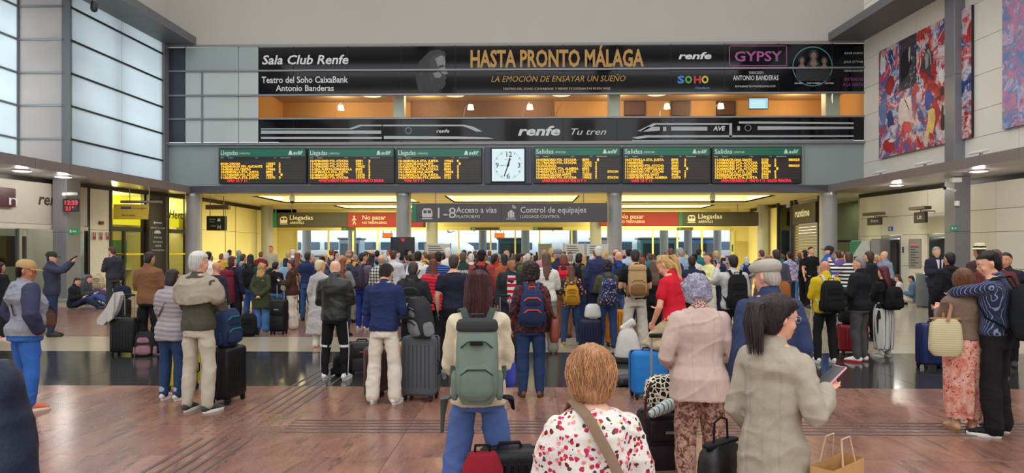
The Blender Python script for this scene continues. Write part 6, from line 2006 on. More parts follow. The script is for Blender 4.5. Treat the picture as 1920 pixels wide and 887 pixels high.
st = MB(); off_ = V((-.26, -.05, -.43)); st.add([tuple(V(v) + off_) for v in o_.v], o_.f); st.build('strap', cloth((132, 108, 88)), t, True)
t.scale = [seated.scale.x] * 3
t = empty('stool', (g.x, g.y, 0), label='low dark stool under the seated red-blonde woman', cat='stool')
m = MB(); m.bevbox(-.2, .2, -.17, .19, .30, .345, .02, seg=2); m.build('seat', cloth(BLK), t, True)
for sx in (-1, 1):
    for sy in (-1, 1):
        m = MB(); m.tube([(sx * .17, sy * .15, .012), (sx * .15, sy * .13, .31)], .014, 8); m.build('leg', M_alu, t, True)

# -- woman in linen blazer with a phone
f = Fig('f', .90, (((.255, -.04, 1.13), (.20, .14, .98)), ((.30, -.04, 1.16), (.20, .25, 1.25))), lean=2, head=(-26, 6), stance=.06)
linen = pd(1450, 566, 3.15, -48, 'woman with dark ponytail and glasses in an oatmeal linen blazer, walking, phone in hand', fig=f, skin=0, hair=('ponytail', (44, 28, 30)), vol=.014, top=('blazer', (168, 156, 140)), bottom=('trousers', BLK), shoes=BLK, lod=0, H=1.52)
z0, h = 1.523, .227
o_ = MB(); m = MB()
for sg in (-1, 1):
    n = 16
    m.tube([(sg * .033 + .021 * math.cos(2 * math.pi * j / n), .098, z0 + .50 * h + .018 * math.sin(2 * math.pi * j / n)) for j in range(n + 1)], .0016, 6)
    m.tube([(sg * .054, .098, z0 + .52 * h), (sg * .076, .05, z0 + .53 * h), (sg * .083, -.015, z0 + .53 * h)], .0018, 6)
m.tube([(-.012, .100, z0 + .51 * h), (.012, .100, z0 + .51 * h)], .0018, 6)
f.add(o_, m, f.headxf); o_.build('glasses', plain('glasses_metal', rgb(190, 180, 170), .3, .8), linen, True)
E_, W_ = f.b1(f.E['R']), f.b1(f.W['R']); m = MB(); m.tube([E_.lerp(W_, .62), E_.lerp(W_, .86)], [.050, .047], 14); m.build('shirt_cuff', cloth((205, 222, 226)), linen, True)
m = MB(); m.tube([E_.lerp(W_, .84), E_.lerp(W_, 1.02)], [.036, .034], 12); m.build('knit_cuff', cloth((52, 44, 50)), linen, True)
phone(linen, 'R', 'phone with a pink case held by the woman in the linen blazer', edge=(222, 160, 176))
t = empty('paper_bag', wpt(linen, (.27, .14, .50)), linen.rotation_euler.z, 'brown paper shopping bag hanging beside the woman in the linen blazer', 'bag')
m = MB(); m.add([(-.06, -.15, 0), (.06, -.15, 0), (.06, .15, 0), (-.06, .15, 0), (-.05, -.15, .36), (.05, -.15, .36), (.05, .15, .36), (-.05, .15, .36)], [(3, 2, 1, 0), (0, 1, 5, 4), (1, 2, 6, 5), (2, 3, 7, 6), (3, 0, 4, 7)]); m.build('bag_body', cloth((196, 150, 96), rough=.7), t)
for sx in (-1, 1):
    m = MB(); m.tube([(sx * .05, -.06, .36), (sx * .035, -.04, .47), (sx * .035, .04, .47), (sx * .05, .06, .36)], .004, 6); m.build('handle', cloth((210, 180, 140)), t, True)
shoulder_bag(linen, 'black leather shoulder bag at the left side of the woman in the linen blazer', BLK, side=-1, w=.34, h=.30, d=.15, z=.62, x=.30, kind='leather', strap=False)

# -- woman with the grey-green backpack
f = Fig('f', .92, (((.235, .06, 1.12), (.17, .22, 1.02)), ((.235, .06, 1.12), (.10, .24, 1.06))), head=(0, 16), stance=.17)
bpw = pd(897, 525, 4.25, 2, 'woman from behind with long dark red-brown hair, cream jacket and blue wide trousers', fig=f, skin=0, hair=('long', (66, 32, 34)), vol=.004, top=('jacket', (212, 198, 172)), bottom=('wide', (84, 108, 166), 'knit'), shoes=WHT, lod=0, H=1.60)
bp = backpack(bpw, 'large grey-green travel backpack with black trim on the woman in the cream jacket', (116, 130, 120), w=.285, h=.53, d=.18, ztop=1.44, style='plain', pocket=(108, 122, 112), strap=(70, 82, 76))
m = MB(); m.rings(softbox(.28, .19, .09, .5, .9, .05), Matrix.Translation((0, 0, .455))); m.build('dark_top', cloth((52, 54, 54)), bp, True)
m = MB(); m.box(-.04, .04, -.128, -.100, .385, .41); m.build('name_patch', cloth(BLK), bp)
for sx in (-1, 1):
    m = MB(); m.tube([(sx * .17, 0, .04), (sx * .21, .03, .03), (sx * .225, .06, -.02 if sx > 0 else -.10), (sx * .23, .07, -.05 if sx > 0 else -.20)], [.03, .042, .022, .018], 8, flat=.4, side=(0, 1, 0)); m.build('hip_belt', cloth((86, 98, 90) if sx < 0 else BLK), bp, True)
suitcase((ground(955, 4.1).x, ground(955, 4.1).y, 0), .34, .22, .56, 10, 'black suitcase standing right of the woman with the grey-green backpack', BLK)
rb = backpack(None, 'small red and black rucksack at the feet of the woman in blue trousers', (140, 28, 42), w=.26, h=.57, d=.17, loc=(ground(905, 3.95).x, ground(905, 3.95).y, 0), heading=8, pocket=(120, 24, 38), zips=(30, 20, 24))
t = shoulder_bag(bpw, 'bright blue cloth bag at the right hip of the woman with the grey-green backpack', (60, 74, 170), side=1, w=.14, h=.2, d=.08, z=.96, x=.21, y=.08, strap=False, name='cloth_bag')

# -- grey-haired woman, pale pink blazer, patterned trousers
f = Fig('f', 1.16, (((.28, -.02, 1.12), (.18, .22, 1.05)), ((.28, -.02, 1.12), (.18, .22, 1.05))), lean=4, head=(0, 26), stance=.11)
gw = pd(1312, 527, 4.75, 0, 'older woman from behind with curly silver-lilac hair, pale pink blazer and brown patterned trousers', fig=f, skin=4, hair=('curly', (168, 164, 182)), top=('blazer', (196, 170, 160)), bottom=('trousers', (96, 58, 52), 'mottle', (186, 148, 130), .8), shoes=(60, 50, 50), lod=0, H=1.56)
o_ = MB(); m = MB(); m.tube([(0, -.03, 1.47), (0, -.022, 1.515)], [.074, .064], 16); f.add(o_, m, f.bend); o_.build('patterned_collar', cloth((205, 180, 170), 'leopard', (120, 60, 60), scale=2.2), gw, True)
g5 = ground(1247, 5.35)
sc_ = suitcase((g5.x, g5.y, 0), .40, .26, .50, 8, 'small black soft suitcase with a tall handle beside the woman in brown patterned trousers', (38, 30, 36), ribs=False, soft=True, handle=.55)
t = empty('tote_bag', (g5.x - .0, g5.y - .01, .505), R(10), 'black and cream leopard print bag on the small black suitcase', 'bag')
m = MB(); m.rings(softbox(.34, .2, .26, .4, .85, .15)); m.build('bag_body', cloth((222, 212, 190), 'leopard', (28, 24, 22), scale=1.1), t, True)
m = MB(); m.tube([(-.15, -.09, .22), (-.2, -.12, .1), (-.21, -.12, -.06), (-.13, -.14, -.1)], .010, 6); m.build('strap', cloth((70, 34, 34)), t, True)
t = empty('striped_scarf', (g5.x + .05, g5.y - .17, .52), R(5), 'green and white striped scarf tied over the leopard print bag', 'scarf')
m = MB(); m.tube([(-.18, 0, -.01), (-.08, -.03, .05), (.02, -.05, .10), (.08, -.04, .05), (.15, 0, -.03)], [.035, .05, .04, .05, .035], 10); m.build('cloth', cloth((196, 204, 200), 'vstripe', (60, 110, 104), scale=3), t, True)

# -- man with flat cap
f = Fig('m', 1.0, ('down', 'down'), lean=2, head=(28, 6))
cap = pd(1444, 490, 4.7, 6, 'older man with grey flat cap in a navy blue jacket, head turned left', fig=f, skin=0, hair=('ring', (170, 160, 150)), top=('jacket', (50, 62, 96)), bottom=('trousers', NAVY), shoes=BLK, hat=('flatcap', (168, 162, 150)), lod=0, H=1.66)

# -- man in cap and grey hoodie at left
f = Fig('m', 1.38, ('pocket', 'pocket'), head=(-30, 6), stance=.16)
cm = pa(47, 489, 768, -34, 'stout man in tan cap and grey hoodie with dark sleeves, orange shoes', fig=f, skin=2, hair=('buzz', HB), top=('hoodie', (136, 140, 152)), bottom=('jeans', (52, 100, 180)), shoes=(214, 110, 70), sole=(235, 220, 205), hat=('cap', (176, 140, 96)), lod=0)
def dark_sleeves():
    mb = MB()
    for side in 'LR': fig_ = f; fig_.sleeve(mb, side, .034)
    return mb
defer(('dsl',), dark_sleeves, .010, 3, post_fold(5, .006), 'sleeves', cloth((56, 58, 84)), cm)
shoulder_bag(cm, 'brown crossbody strap and small bag on the man in the grey hoodie', (92, 62, 46), side=1, w=.2, h=.18, d=.06, z=.96, x=.17, y=.16, cross=True)

# -- white-haired man with jumper over shoulders
f = Fig('m', 1.04, ('fold', 'fold'), head=(-22, 3), stance=.13)
wh = pa(372, 472, 772, -14, 'white-haired man in olive jumper with a beige sweater over his shoulders, pale trousers', fig=f, skin=0, hair=('short', (206, 204, 198)), vol=.006, top=('sweater', (74, 72, 60)), bottom=('trousers', (186, 176, 160)), shoes=(60, 66, 70), sole=(230, 228, 224), lod=0)
def shawl():
    mb = MB(); m = MB()
    m.rings([[Vector((rx * math.cos(a), cy + ry * math.sin(a), z_ - .05 * max(0, -math.sin(a)))) for a in (2 * math.pi * j / 22 for j in range(22))] for z_, rx, ry, cy in ((1.22, .235, .160, -.025), (1.30, .242, .168, -.02), (1.38, .238, .155, -.02), (1.44, .222, .138, -.02), (1.49, .145, .112, -.015), (1.53, .085, .085, -.01))])
    for sg in (-1, 1): m.tube([(sg * .15, .0, 1.40), (sg * .21, .0, 1.33), (sg * .23, .01, 1.24)], [.100, .098, .090], 10)
    f.add(mb, m, f.bend); return mb
defer(('shawl',), shawl, .011, 3, post_fold(15, .010, 22), 'shoulder_jumper', cloth((160, 148, 132), 'knit'), wh)
gs = ground(420, 2236 / (757 - HZ))
suitcase((gs.x, gs.y + .1, 0), .40, .26, .64, 80, 'tall black suitcase to the right of the white-haired man', BLK, rough=.4)
backpack(None, 'navy blue rucksack with a teal patch standing on the black suitcase by the white-haired man', (44, 58, 92), w=.32, h=.42, d=.2, loc=(gs.x, gs.y + .08, .645), heading=75, pocket=(36, 50, 84), zips=(40, 120, 120))
g = ground(343, 8.6)
suitcase((g.x, g.y, 0), .36, .24, .55, 0, 'bright yellow suitcase hidden behind the legs of the white-haired man', (226, 206, 30))

# -- short woman in grey puffer
f = Fig('f', 1.10, ('fold', 'fold'), head=(-10, 8), stance=.11)
pw = pa(322, 505, 750, -12, 'short woman with dark bob in a lilac grey puffer jacket and cuffed jeans', fig=f, skin=1, hair=('bob', (34, 22, 24)), top=('puffer', (156, 148, 152), 'shiny'), bottom=('jeans', (44, 66, 104)), shoes=(228, 206, 200), sole=(238, 234, 230), lod=1)
for i in (0, 1):
    A_ = V(f.legs[i][2]); K_ = V(f.legs[i][1]); m = MB(); m.tube([A_ + V((0, 0, .035)), A_ + V((0, 0, .085))], [.056, .056], 14); m.build('jeans_cuff', cloth((170, 180, 190), 'denim'), pw, True)
shoulder_bag(pw, 'grey shoulder strap bag on the woman in the lilac grey puffer', (120, 118, 124), side=-1, w=.22, h=.2, d=.08, z=.98, x=.22, y=.12, cross=True)

# -- young man in navy sweatshirt
f = Fig('m', 1.0, ('phone', 'phone'), lean=3, head=(0, 32), stance=.14)
ns = pa(720, 505, 757, -6, 'young man looking down, navy sweatshirt, cream trousers and white trainers', fig=f, skin=0, hair=('short', (44, 32, 28)), vol=.004, top=('sweater', (34, 46, 86)), bottom=('cargo', (214, 204, 190)), shoes=(226, 224, 220), lod=0, H=1.60)
g = ground(787, 2236 / (752 - HZ))
suitcase((g.x, g.y + .1, 0), .40, .30, .74, -10, 'large dark grey hard-shell suitcase right of the young man in navy', (84, 88, 94), rough=.45, handle=.32, ribc=(66, 70, 76))
gk = (g.x, g.y)
backpack(None, 'black and grey rucksack lying on the large grey suitcase', (50, 50, 54), w=.34, h=.46, d=.22, loc=(g.x + .06, g.y - .02, .745), heading=-60, pocket=(120, 122, 126), lean=12, zips=(20, 20, 20))
g = ground(704, 2236 / (748 - HZ))
suitcase((g.x, g.y + .25, 0), .36, .26, .58, 60, 'brown and navy suitcase behind the legs of the young man in navy', (92, 56, 44), ribc=NAVY)

# -- curly haired woman with navy and orange backpack
f = Fig('f', 1.06, (((.25, -.02, 1.13), (.27, .06, .90)), 'down'), head=(10, 6), stance=.11)
cu = pa(996, 494, 744, 3, 'woman from behind with big curly brown-black hair, maroon patterned blouse and jeans', fig=f, skin=1, hair=('curly', (58, 46, 44)), vol=.004, top=('blouse', (96, 48, 52), 'camo', (52, 34, 44), .9), bottom=('jeans', (38, 58, 96)), shoes=(110, 72, 46), sole=(60, 46, 36), lod=0)
backpack(cu, 'navy backpack with orange zips on the curly haired woman', (40, 50, 88), w=.31, h=.47, d=.17, ztop=1.42, zips=(226, 84, 52), strap=(50, 62, 104))
shoulder_bag(cu, 'brown leather handbag hanging at the right side of the curly haired woman', (122, 58, 40), side=1, w=.30, h=.34, d=.12, z=.72, x=.30, kind='leather')
g = ground(938, 8.9)
t = empty('white_bag', (g.x, g.y, 0), R(10), 'white carrier bag on the dark floor left of the curly haired woman', 'bag')
m = MB(); m.rings(softbox(.34, .2, .16, .6, .8, .3)); m.build('bag_body', cloth((210, 210, 214)), t, True)
m = MB(); m.tube([(.02, 0, .14), (.08, .04, .5), (.14, .06, .86)], .009, 8); m.build('pole', M_white, t, True)

# -- bald man in leather jacket
f = Fig('m', 1.08, ('phone', 'phone'), head=(0, 10), stance=.15)
lj = pa(628, 488, 712, -2, 'bald man from behind in black leather jacket and striped black track trousers', fig=f, skin=4, hair=('bald',), top=('jacket', (30, 32, 32), 'leather'), bottom=('slim', (22, 22, 26)), shoes=(226, 226, 224), lod=1)
for i in (0, 1):
    H_, K_, A_, _t = f.legs[i]; sg = -1 if i == 0 else 1
    m = MB(); m.tube([V(H_) + V((sg * .098, -.01, -.05)), V(H_).lerp(V(K_), .6) + V((sg * .083, -.01, 0)), V(K_) + V((sg * .072, -.01, 0)), V(K_).lerp(V(A_), .5) + V((sg * .066, -.01, 0)), V(A_) + V((sg * .052, -.01, .02))], .013, 8, flat=.4, side=(0, 1, 0)); m.build('white_stripe', cloth(WHT), lj, True)
    m = MB(); m.tube([V(K_) + V((0, 0, .015)), V(K_) + V((0, 0, -.02))], .072, 16, capr=False); m.build('knee_band', cloth(WHT), lj, True)
g = ground(672, 9.7)
suitcase((g.x + .05, g.y, 0), .36, .24, .46, 20, 'dark brown-grey soft suitcase on the floor behind the bald man in leather', (52, 46, 48), ribs=False, soft=True)
g = ground(637, 9.45)
backpack(None, 'small black rucksack lying between the legs of the bald man in leather', BLK, w=.28, h=.28, d=.16, loc=(g.x, g.y + .15, 0), heading=20)

# -- brown jacket man, suitcase, floor bags
f = Fig('m', 1.04, ('phone', 'phone'), head=(-8, 8), stance=.15)
bj = pa(279, 473, 664, -4, 'man from behind in tan brown jacket and wide black trousers', fig=f, skin=1, hair=('short', HB), top=('jacket', (124, 84, 58)), bottom=('wide', BLK), shoes=(50, 48, 48), sole=(210, 206, 200), lod=1)
g = ground(228, 2236 / (668 - HZ))
suitcase((g.x, g.y + .12, 0), .42, .28, .62, 2, 'black ribbed suitcase standing left of the man in the brown jacket', BLK, handle=.36, ribc=(44, 44, 48))
t = empty('white_jacket', (g.x - .07, g.y, .66), R(0), 'white jacket draped over the handle of the black ribbed suitcase', 'jacket')
m = MB(); m.poly([(.09, .34), (.06, .40), (-.02, .38), (-.10, .22), (-.20, .08), (-.31, -.06), (-.30, -.13), (-.20, -.15), (-.12, -.06), (-.04, .0), (.02, .10)], -.06, .05); m.poly([(.0, .39), (-.05, .30), (-.14, .12), (-.10, -.10), (-.03, -.04), (.0, .14)], -.10, -.05); m.build('cloth', cloth((190, 186, 182)), t, True)
backpack(None, 'black and pink rucksack on the floor beside the man in the brown jacket', (40, 34, 38), w=.3, h=.40, d=.2, loc=(g.x + .36, g.y + .05, 0), heading=10, pocket=(150, 110, 120))
g2 = ground(229, 17.6)
suitcase((g2.x, g2.y, 0), .38, .26, .5, 0, 'black suitcase under the navy bag, by the standing man in dark grey', BLK)
t = empty('duffel_bag', (g2.x, g2.y, .51), 0, 'navy duffel bag on the black suitcase by the standing man in dark grey', 'bag')
m = MB(); m.rings(softbox(.46, .26, .34, .5, .8, .1)); m.build('bag_body', cloth((30, 32, 60)), t, True)
m = MB(); m.tube([(-.08, 0, .32), (0, 0, .42), (.08, 0, .32)], .012, 6); m.build('handle', cloth(BLK), t, True)

# -- man in dark jacket taking a photo, left
f = Fig('m', 1.1, ('up', 'up'), head=(0, 0))
pm_ = pa(97, 473, 631, -62, 'man in dark green cap and slate jacket holding up a phone, by the left post', fig=f, skin=0, hair=('buzz', DK), top=('jacket', (52, 56, 74)), bottom=('jeans', (40, 56, 88)), shoes=(60, 50, 46), hat=('cap', (52, 54, 46)), lod=1)
phone(pm_, 'R', 'dark phone held up by the man in the green cap')
pd(1, 492, 13.6, -20, 'dark haired person in black with pink shoes at the left edge', fig=Fig('f', 1.05), skin=1, hair=('long', HB), top=('coat', BLK), bottom=('trousers', BLK), shoes=(220, 120, 140), lod=1)
f = Fig('m', 1.02, ('phone', 'down'), head=(20, 12))
sm_ = pd(212, 463, 19.2, 60, 'standing man with long brown hair and dark grey jumper near the fire signs', fig=f, skin=0, hair=('short', BRN), vol=.01, top=('sweater', (52, 54, 62)), bottom=('trousers', (58, 60, 66)), shoes=(200, 196, 190), lod=1)
phone(sm_, 'L', 'phone in the hand of the standing man in the dark grey jumper')

# -- people sitting on the floor against the left post
def floorsit(px, D, heading, label, top, bottom, skin=0, hair=('short', HB), shoes=(60, 66, 90), sex='m', out=True, lean=8):
    if out: legs = [(V((-.09, .02, .12)), V((-.10, .42, .26)), V((-.09, .80, .08)), 0), (V((.09, .02, .12)), V((.12, .40, .30)), V((.10, .74, .08)), 0)]
    else: legs = [(V((-.09, .02, .12)), V((-.30, .34, .18)), V((.02, .36, .08)), 0), (V((.09, .02, .12)), V((.30, .34, .18)), V((-.02, .28, .08)), 0)]
    f = Fig(sex, 1.05, ('phone', 'phone'), lean=lean, head=(0, 14), legs=legs, drop=.79)
    g = ground(px, D)
    b = person((g.x, g.y), 1.72, heading, label, fig=f, skin=skin, hair=hair, top=top, bottom=bottom, shoes=shoes, lod=2)
    FIGS[b.name] = f
    return b
floorsit(137, 20.6, -80, 'man in black sitting on the floor against the left post, legs stretched out', ('jacket', (28, 30, 36)), ('jeans', (36, 46, 70)))
floorsit(160, 22.4, -84, 'person in jeans sitting on the floor beside the man in black at the left post', ('jacket', (60, 62, 70)), ('jeans', (58, 84, 140)), hair=('short', BRN))
for px, c_, lab, hh in ((163, (112, 116, 126), 'grey rucksack standing on luggage behind the people sitting at left', .5), (184, (190, 170, 140), 'tan rucksack next to the grey one behind the people sitting at left', .48)):
    g = ground(px, 23.4)
    suitcase((g.x, g.y, 0), .4, .28, .42, 5, 'dark suitcase under the %s rucksack at left' % ('grey' if px == 163 else 'tan'), BLK if px == 163 else (90, 60, 120))
    backpack(None, lab, c_, w=.36, h=hh, d=.24, loc=(g.x, g.y, .43), heading=5)
floorsit(1690, 23.4, 60, 'brown haired woman in white and red sitting on the floor by the lift doors', ('long', (214, 208, 204)), ('trousers', (200, 190, 175)), hair=('long', (84, 50, 36)), sex='f', out=False)
floorsit(1716, 22.3, 50, 'person in denim jacket sitting cross-legged next to the grey bin', ('jacket', (92, 118, 146), 'denim'), ('trousers', (206, 192, 172)), hair=('short', HB), out=False)
g = ground(1737, 21.2)
t = empty('litter_bin', (g.x, g.y, 0), 0, 'slim grey metal bin standing left of the man in the dark suit', 'bin')
m = MB(); m.bevbox(-.22, .22, -.2, .2, .04, 1.02, .02, seg=2); m.build('body', cloth((96, 100, 108), rough=.4), t, True)
m = MB(); m.bevbox(-.23, .23, -.21, .21, 1.0, 1.05, .01); m.build('lid', M_alu, t)
m = MB(); m.bevbox(-.2, .2, -.18, .18, 0, .05, .01); m.build('base', M_black, t)
m = MB(); m.box(-.15, .15, -.204, -.199, .78, .92); m.build('slot', M_black, t)

# -- couple at right
f = Fig('f', 1.02, (((.22, .10, 1.18), (.14, .30, 1.28)), ((.22, .10, 1.18), (.14, .30, 1.28))), head=(-16, 2), stance=.08)
cw = pa(1806, 506, 808, -12, 'woman from behind with light brown hair, taupe cardigan and long pink floral skirt', fig=f, skin=0, hair=('fluffy', (116, 80, 58)), vol=.004, top=('crop', (122, 102, 88)), bottom=('skirt', (214, 172, 160), 'blossom', (134, 38, 40), .9), shoes=(196, 152, 118), sole=(150, 110, 80), lod=0)
m = MB(); m.rings([[Vector((.158 * math.cos(a), .112 * math.sin(a), z_)) for a in (2 * math.pi * j / 24 for j in range(24))] for z_ in (1.055, 1.075)], cap=False); m.build('cord_belt', cloth((214, 200, 180)), cw, True)
shoulder_bag(cw, 'cream woven straw shoulder bag of the woman in the floral skirt', (206, 194, 158), side=-1, w=.34, h=.40, d=.13, z=.83, x=.22, y=-.14, kind='hstripe', c2=(186, 172, 134), scale2=3.0, sc=(160, 116, 84), rz=0)
f = Fig('m', 1.04, (((.20, .26, 1.36), (-.14, .40, 1.33)), 'down'), head=(24, 14), stance=.14, lean=3)
cmn = pa(1868, 470, 815, 42, 'man in navy pinstriped shirt and black trousers hugging the woman in the floral skirt', fig=f, skin=0, hair=('short', (34, 28, 26)), top=('shirt', (40, 46, 72), 'vstripe', (124, 132, 158), 4.0), bottom=('cargo', BLK), shoes=(26, 26, 30), sole=(228, 226, 220), lod=0)
backpack(cmn, 'black backpack of the man in the pinstriped shirt, at the right edge', (24, 28, 32), w=.33, h=.52, d=.2, ztop=1.44)
g = ground(1748, 2236 / (690 - HZ))
suitcase((g.x, g.y, 0), .40, .26, .66, 4, 'navy suitcase behind the straw bag at right', (36, 48, 92))

# -- right-hand group
f = Fig('m', 1.04, ('phone', 'phone'), head=(0, 6), stance=.14)
yj = pa(1547, 489, 680, 2, 'bald man from behind in a yellow jacket and black trousers', fig=f, skin=1, hair=('bald',), top=('jacket', (204, 172, 30)), bottom=('trousers', BLK), shoes=(228, 228, 226), lod=1)
backpack(yj, 'large black backpack with white strap ends on the man in the yellow jacket', BLK, w=.36, h=.54, d=.22, ztop=1.42, strap=(200, 200, 200))
f = Fig('m', 1.16, ('phone', 'phone'), head=(10, 2), stance=.11)
gj = pa(1612, 482, 678, 38, 'grey-haired man in black jacket and dark grey jeans, white shoes with red soles', fig=f, skin=0, hair=('short', (130, 124, 118)), top=('jacket', (26, 26, 30)), bottom=('jeans', (78, 76, 76)), shoes=(230, 228, 224), sole=(176, 40, 44), lod=1)
g = ground(1597, 11.6)
suitcase((g.x, g.y, 0), .46, .28, .50, 0, 'dark red hard-shell suitcase between the yellow jacket man and the grey-haired man', (134, 28, 42), rough=.35, handle=.34)
t = empty('duffel_bag', (g.x, g.y, .505), 0, 'black travel bag resting on the dark red suitcase', 'bag')
m = MB(); m.rings(softbox(.44, .26, .28, .5, .85, .1)); m.build('bag_body', cloth(BLK), t, True)
m = MB(); m.tube([(-.1, 0, .27), (-.06, 0, .36), (.06, 0, .36), (.1, 0, .27)], .012, 6); m.build('handle', cloth(BLK), t, True)
f = Fig('f', 1.08, ('fold', 'fold'), head=(8, 6))
rh = pa(1657, 499, 668, 22, 'woman with dark red hair in black top and white skirt with black stripes', fig=f, skin=0, hair=('long', (86, 26, 32)), vol=.008, top=('long', BLK), bottom=('skirt', (205, 202, 196), 'vstripe', (40, 38, 40), 1.3), shoes=(190, 184, 172), lod=1)
backpack(rh, 'round black backpack on the woman with dark red hair', BLK, w=.33, h=.44, d=.2, ztop=1.36)
f = Fig('m', 1.04, ('phone', 'phone'), head=(0, 10))
su = pa(1755, 463, 603, 186, 'man in dark suit and tie with glasses, facing the camera, holding a red phone', fig=f, skin=0, hair=('short', (150, 148, 144)), top=('blazer', (36, 40, 56)), bottom=('trousers', (28, 30, 40)), shoes=BLK, lod=1)
phone(su, 'L', 'red phone in the hands of the man in the dark suit', edge=(170, 30, 40))
m = MB(); m.add([(-.07, .118, 1.12), (.07, .118, 1.12), (.085, .112, 1.44), (-.085, .112, 1.44), (0, .150, 1.10), (0, .14, 1.46)], [(0, 4, 5, 3), (4, 1, 2, 5)])
o_ = MB(); m = MB(); m.rings([[Vector((x, y, z_)) for x, y in ((w_, .10), (w_, .146), (-w_, .146), (-w_, .10))] for z_, w_ in ((1.08, .01), (1.3, .06), (1.455, .075))]); f.add(o_, m, f.bend); o_.build('white_shirt', cloth(WHT), su)
o_ = MB(); m = MB(); m.rings([[Vector((x, y, z_)) for x, y in ((w_, .14), (w_, .152), (-w_, .152), (-w_, .14))] for z_, w_ in ((1.09, .02), (1.12, .03), (1.42, .018), (1.46, .026))]); f.add(o_, m, f.bend); o_.build('tie', cloth((30, 34, 60)), su)
f = Fig('m', 1.06, ('down', 'down'), head=(0, 0))
pd(1780, 474, 11.5, 10, 'black-haired man in a black hooded top, seen from behind by the right post', fig=f, skin=1, hair=('short', BLK), top=('hoodie', (26, 24, 28)), bottom=('trousers', BLK), shoes=BLK, lod=1)
pd(1836, 462, 12.5, 10, 'person wearing a cream straw hat with a black band, behind the couple', fig=Fig('m'), skin=1, hair=('short', BRN), top=('tee', (70, 50, 50)), bottom=('trousers', BLK), hat=('straw', (222, 212, 178), (30, 28, 28)), lod=1, H=1.83)
pd(1866, 468, 9.2, -20, 'balding man with brown hair in maroon, behind the hugging man', fig=Fig('m'), skin=1, hair=('buzz', (90, 60, 46)), top=('tee', (96, 44, 44)), bottom=('trousers', BLK), lod=1)
pd(1886, 474, 10.4, 140, 'bearded dark-haired man looking left at the right edge', fig=Fig('m', head=(-10, 0)), skin=1, hair=('short', HB), top=('jacket', (30, 34, 40)), bottom=('trousers', BLK), lod=1)

# -- middle right
f = Fig('m', 1.06, ('phone', 'phone'), head=(0, 10), stance=.14)
tb = pa(1191, 468, 668, 0, 'man from behind in black T-shirt and pale cargo trousers', fig=f, skin=0, hair=('short', (38, 30, 28)), top=('tee', BLK), bottom=('cargo', (196, 186, 172)), shoes=(150, 132, 90), lod=1)
backpack(tb, 'sand coloured backpack with a brown front pocket on the man in the black T-shirt', (178, 146, 104), w=.31, h=.50, d=.17, ztop=1.48, pocket=(124, 88, 52), style='flap', strap=(170, 140, 100))
g = ground(1187, 11.0)
t = empty('white_sack', (g.x - .12, g.y - .25, 0), 0, 'white drawstring bag on the dark floor by the man with the sand backpack', 'bag')
m = MB(); m.rings(softbox(.46, .3, .52, .35, .55, .1)); m.tube([(-.05, 0, .50), (0, .0, .58), (.08, 0, .62)], [.09, .05, .07], 10, flat=.6); m.build('bag_body', cloth((202, 196, 190)), t, True)
m = MB(); m.rings(softbox(.52, .31, .10, .3, 1, 0)); m.build('dark_base', cloth((50, 46, 48)), t, True)
# woman kneeling on a blue suitcase
D_ = 8.0
g = ground(1268, D_)
legs = [(V((-.095, .02, .90)), V((-.10, .34, .67)), V((-.06, -.06, .63)), 0), (V((.095, 0, .90)), V((.11, .05, .50)), V((.12, -.02, .085)), R(-5))]
f = Fig('f', 1.08, (((.26, .05, 1.12), (.20, .20, .92)), ((.24, .08, 1.13), (.10, .26, 1.12))), lean=10, head=(14, 26), legs=legs)
rt = person((g.x, g.y), 1.70, 42, 'blonde woman in a red polo shirt kneeling with one knee on a blue suitcase', fig=f, skin=0, hair=('braid', (196, 160, 104)), top=('polo', (198, 26, 48)), bottom=('trousers', (202, 182, 144)), shoes=(210, 206, 200), lod=0)
FIGS[rt.name] = f
kp = wpt(rt, (-.10, .30, 0))
suitcase((kp.x - .03, kp.y + .0, 0), .42, .28, .555, 8, 'bright blue suitcase under the knee of the woman in the red polo shirt', (34, 116, 190), rough=.45, ribs=False)
g = ground(1180, 8.9)
t = empty('black_bag', (g.x, g.y, 0), R(15), 'flat black bag lying on the floor left of the blue suitcase', 'bag')
m = MB(); m.rings(softbox(.42, .24, .14, .6, .8, .1)); m.build('bag_body', cloth(BLK, 'leather'), t, True)
# floral bomber
f = Fig('f', 1.0, ('fold', 'fold'), head=(0, 10), stance=.17)
fb = pa(1071, 498, 648, 0, 'woman from behind in a flowery dark blouse and cuffed jeans with yellow shoes', fig=f, skin=0, hair=('long', (96, 60, 46)), vol=-.004, top=('jacket', (52, 46, 54), 'floral', (214, 160, 130), .55), bottom=('jeans', (52, 78, 122)), shoes=(196, 160, 60), sole=(224, 214, 180), lod=1)
backpack(fb, 'mustard yellow backpack on the woman in the flowery blouse', (204, 148, 40), w=.30, h=.42, d=.15, ztop=1.33, zips=(150, 100, 30))
f = Fig('f', 1.06, ('fold', 'fold'), head=(0, 8), stance=.13)
bf = pa(1139, 489, 652, 2, 'woman from behind with black curly hair, olive jacket and jeans', fig=f, skin=1, hair=('curly', (34, 28, 30)), vol=-.012, top=('jacket', (84, 80, 60)), bottom=('jeans', (50, 74, 124)), shoes=(50, 60, 90), lod=1)
backpack(bf, 'blue floral print backpack on the woman in the olive jacket', (42, 56, 96), w=.33, h=.52, d=.17, ztop=1.40, kind='floral', c2=(110, 130, 180), strap=(50, 60, 90))
g = ground(1106, 12.3)
suitcase((g.x, g.y, 0), .40, .26, .52, 0, 'navy suitcase left of the woman with the blue floral backpack', (34, 38, 66))
t = empty('white_bag', (g.x + .05, g.y, .525), R(5), 'white cloth bag slumped on the navy suitcase in the middle', 'bag')
m = MB(); m.rings(softbox(.32, .2, .26, .4, .75, .15)); m.build('bag_body', cloth((212, 208, 202)), t, True)
g = ground(1158, 12.6)
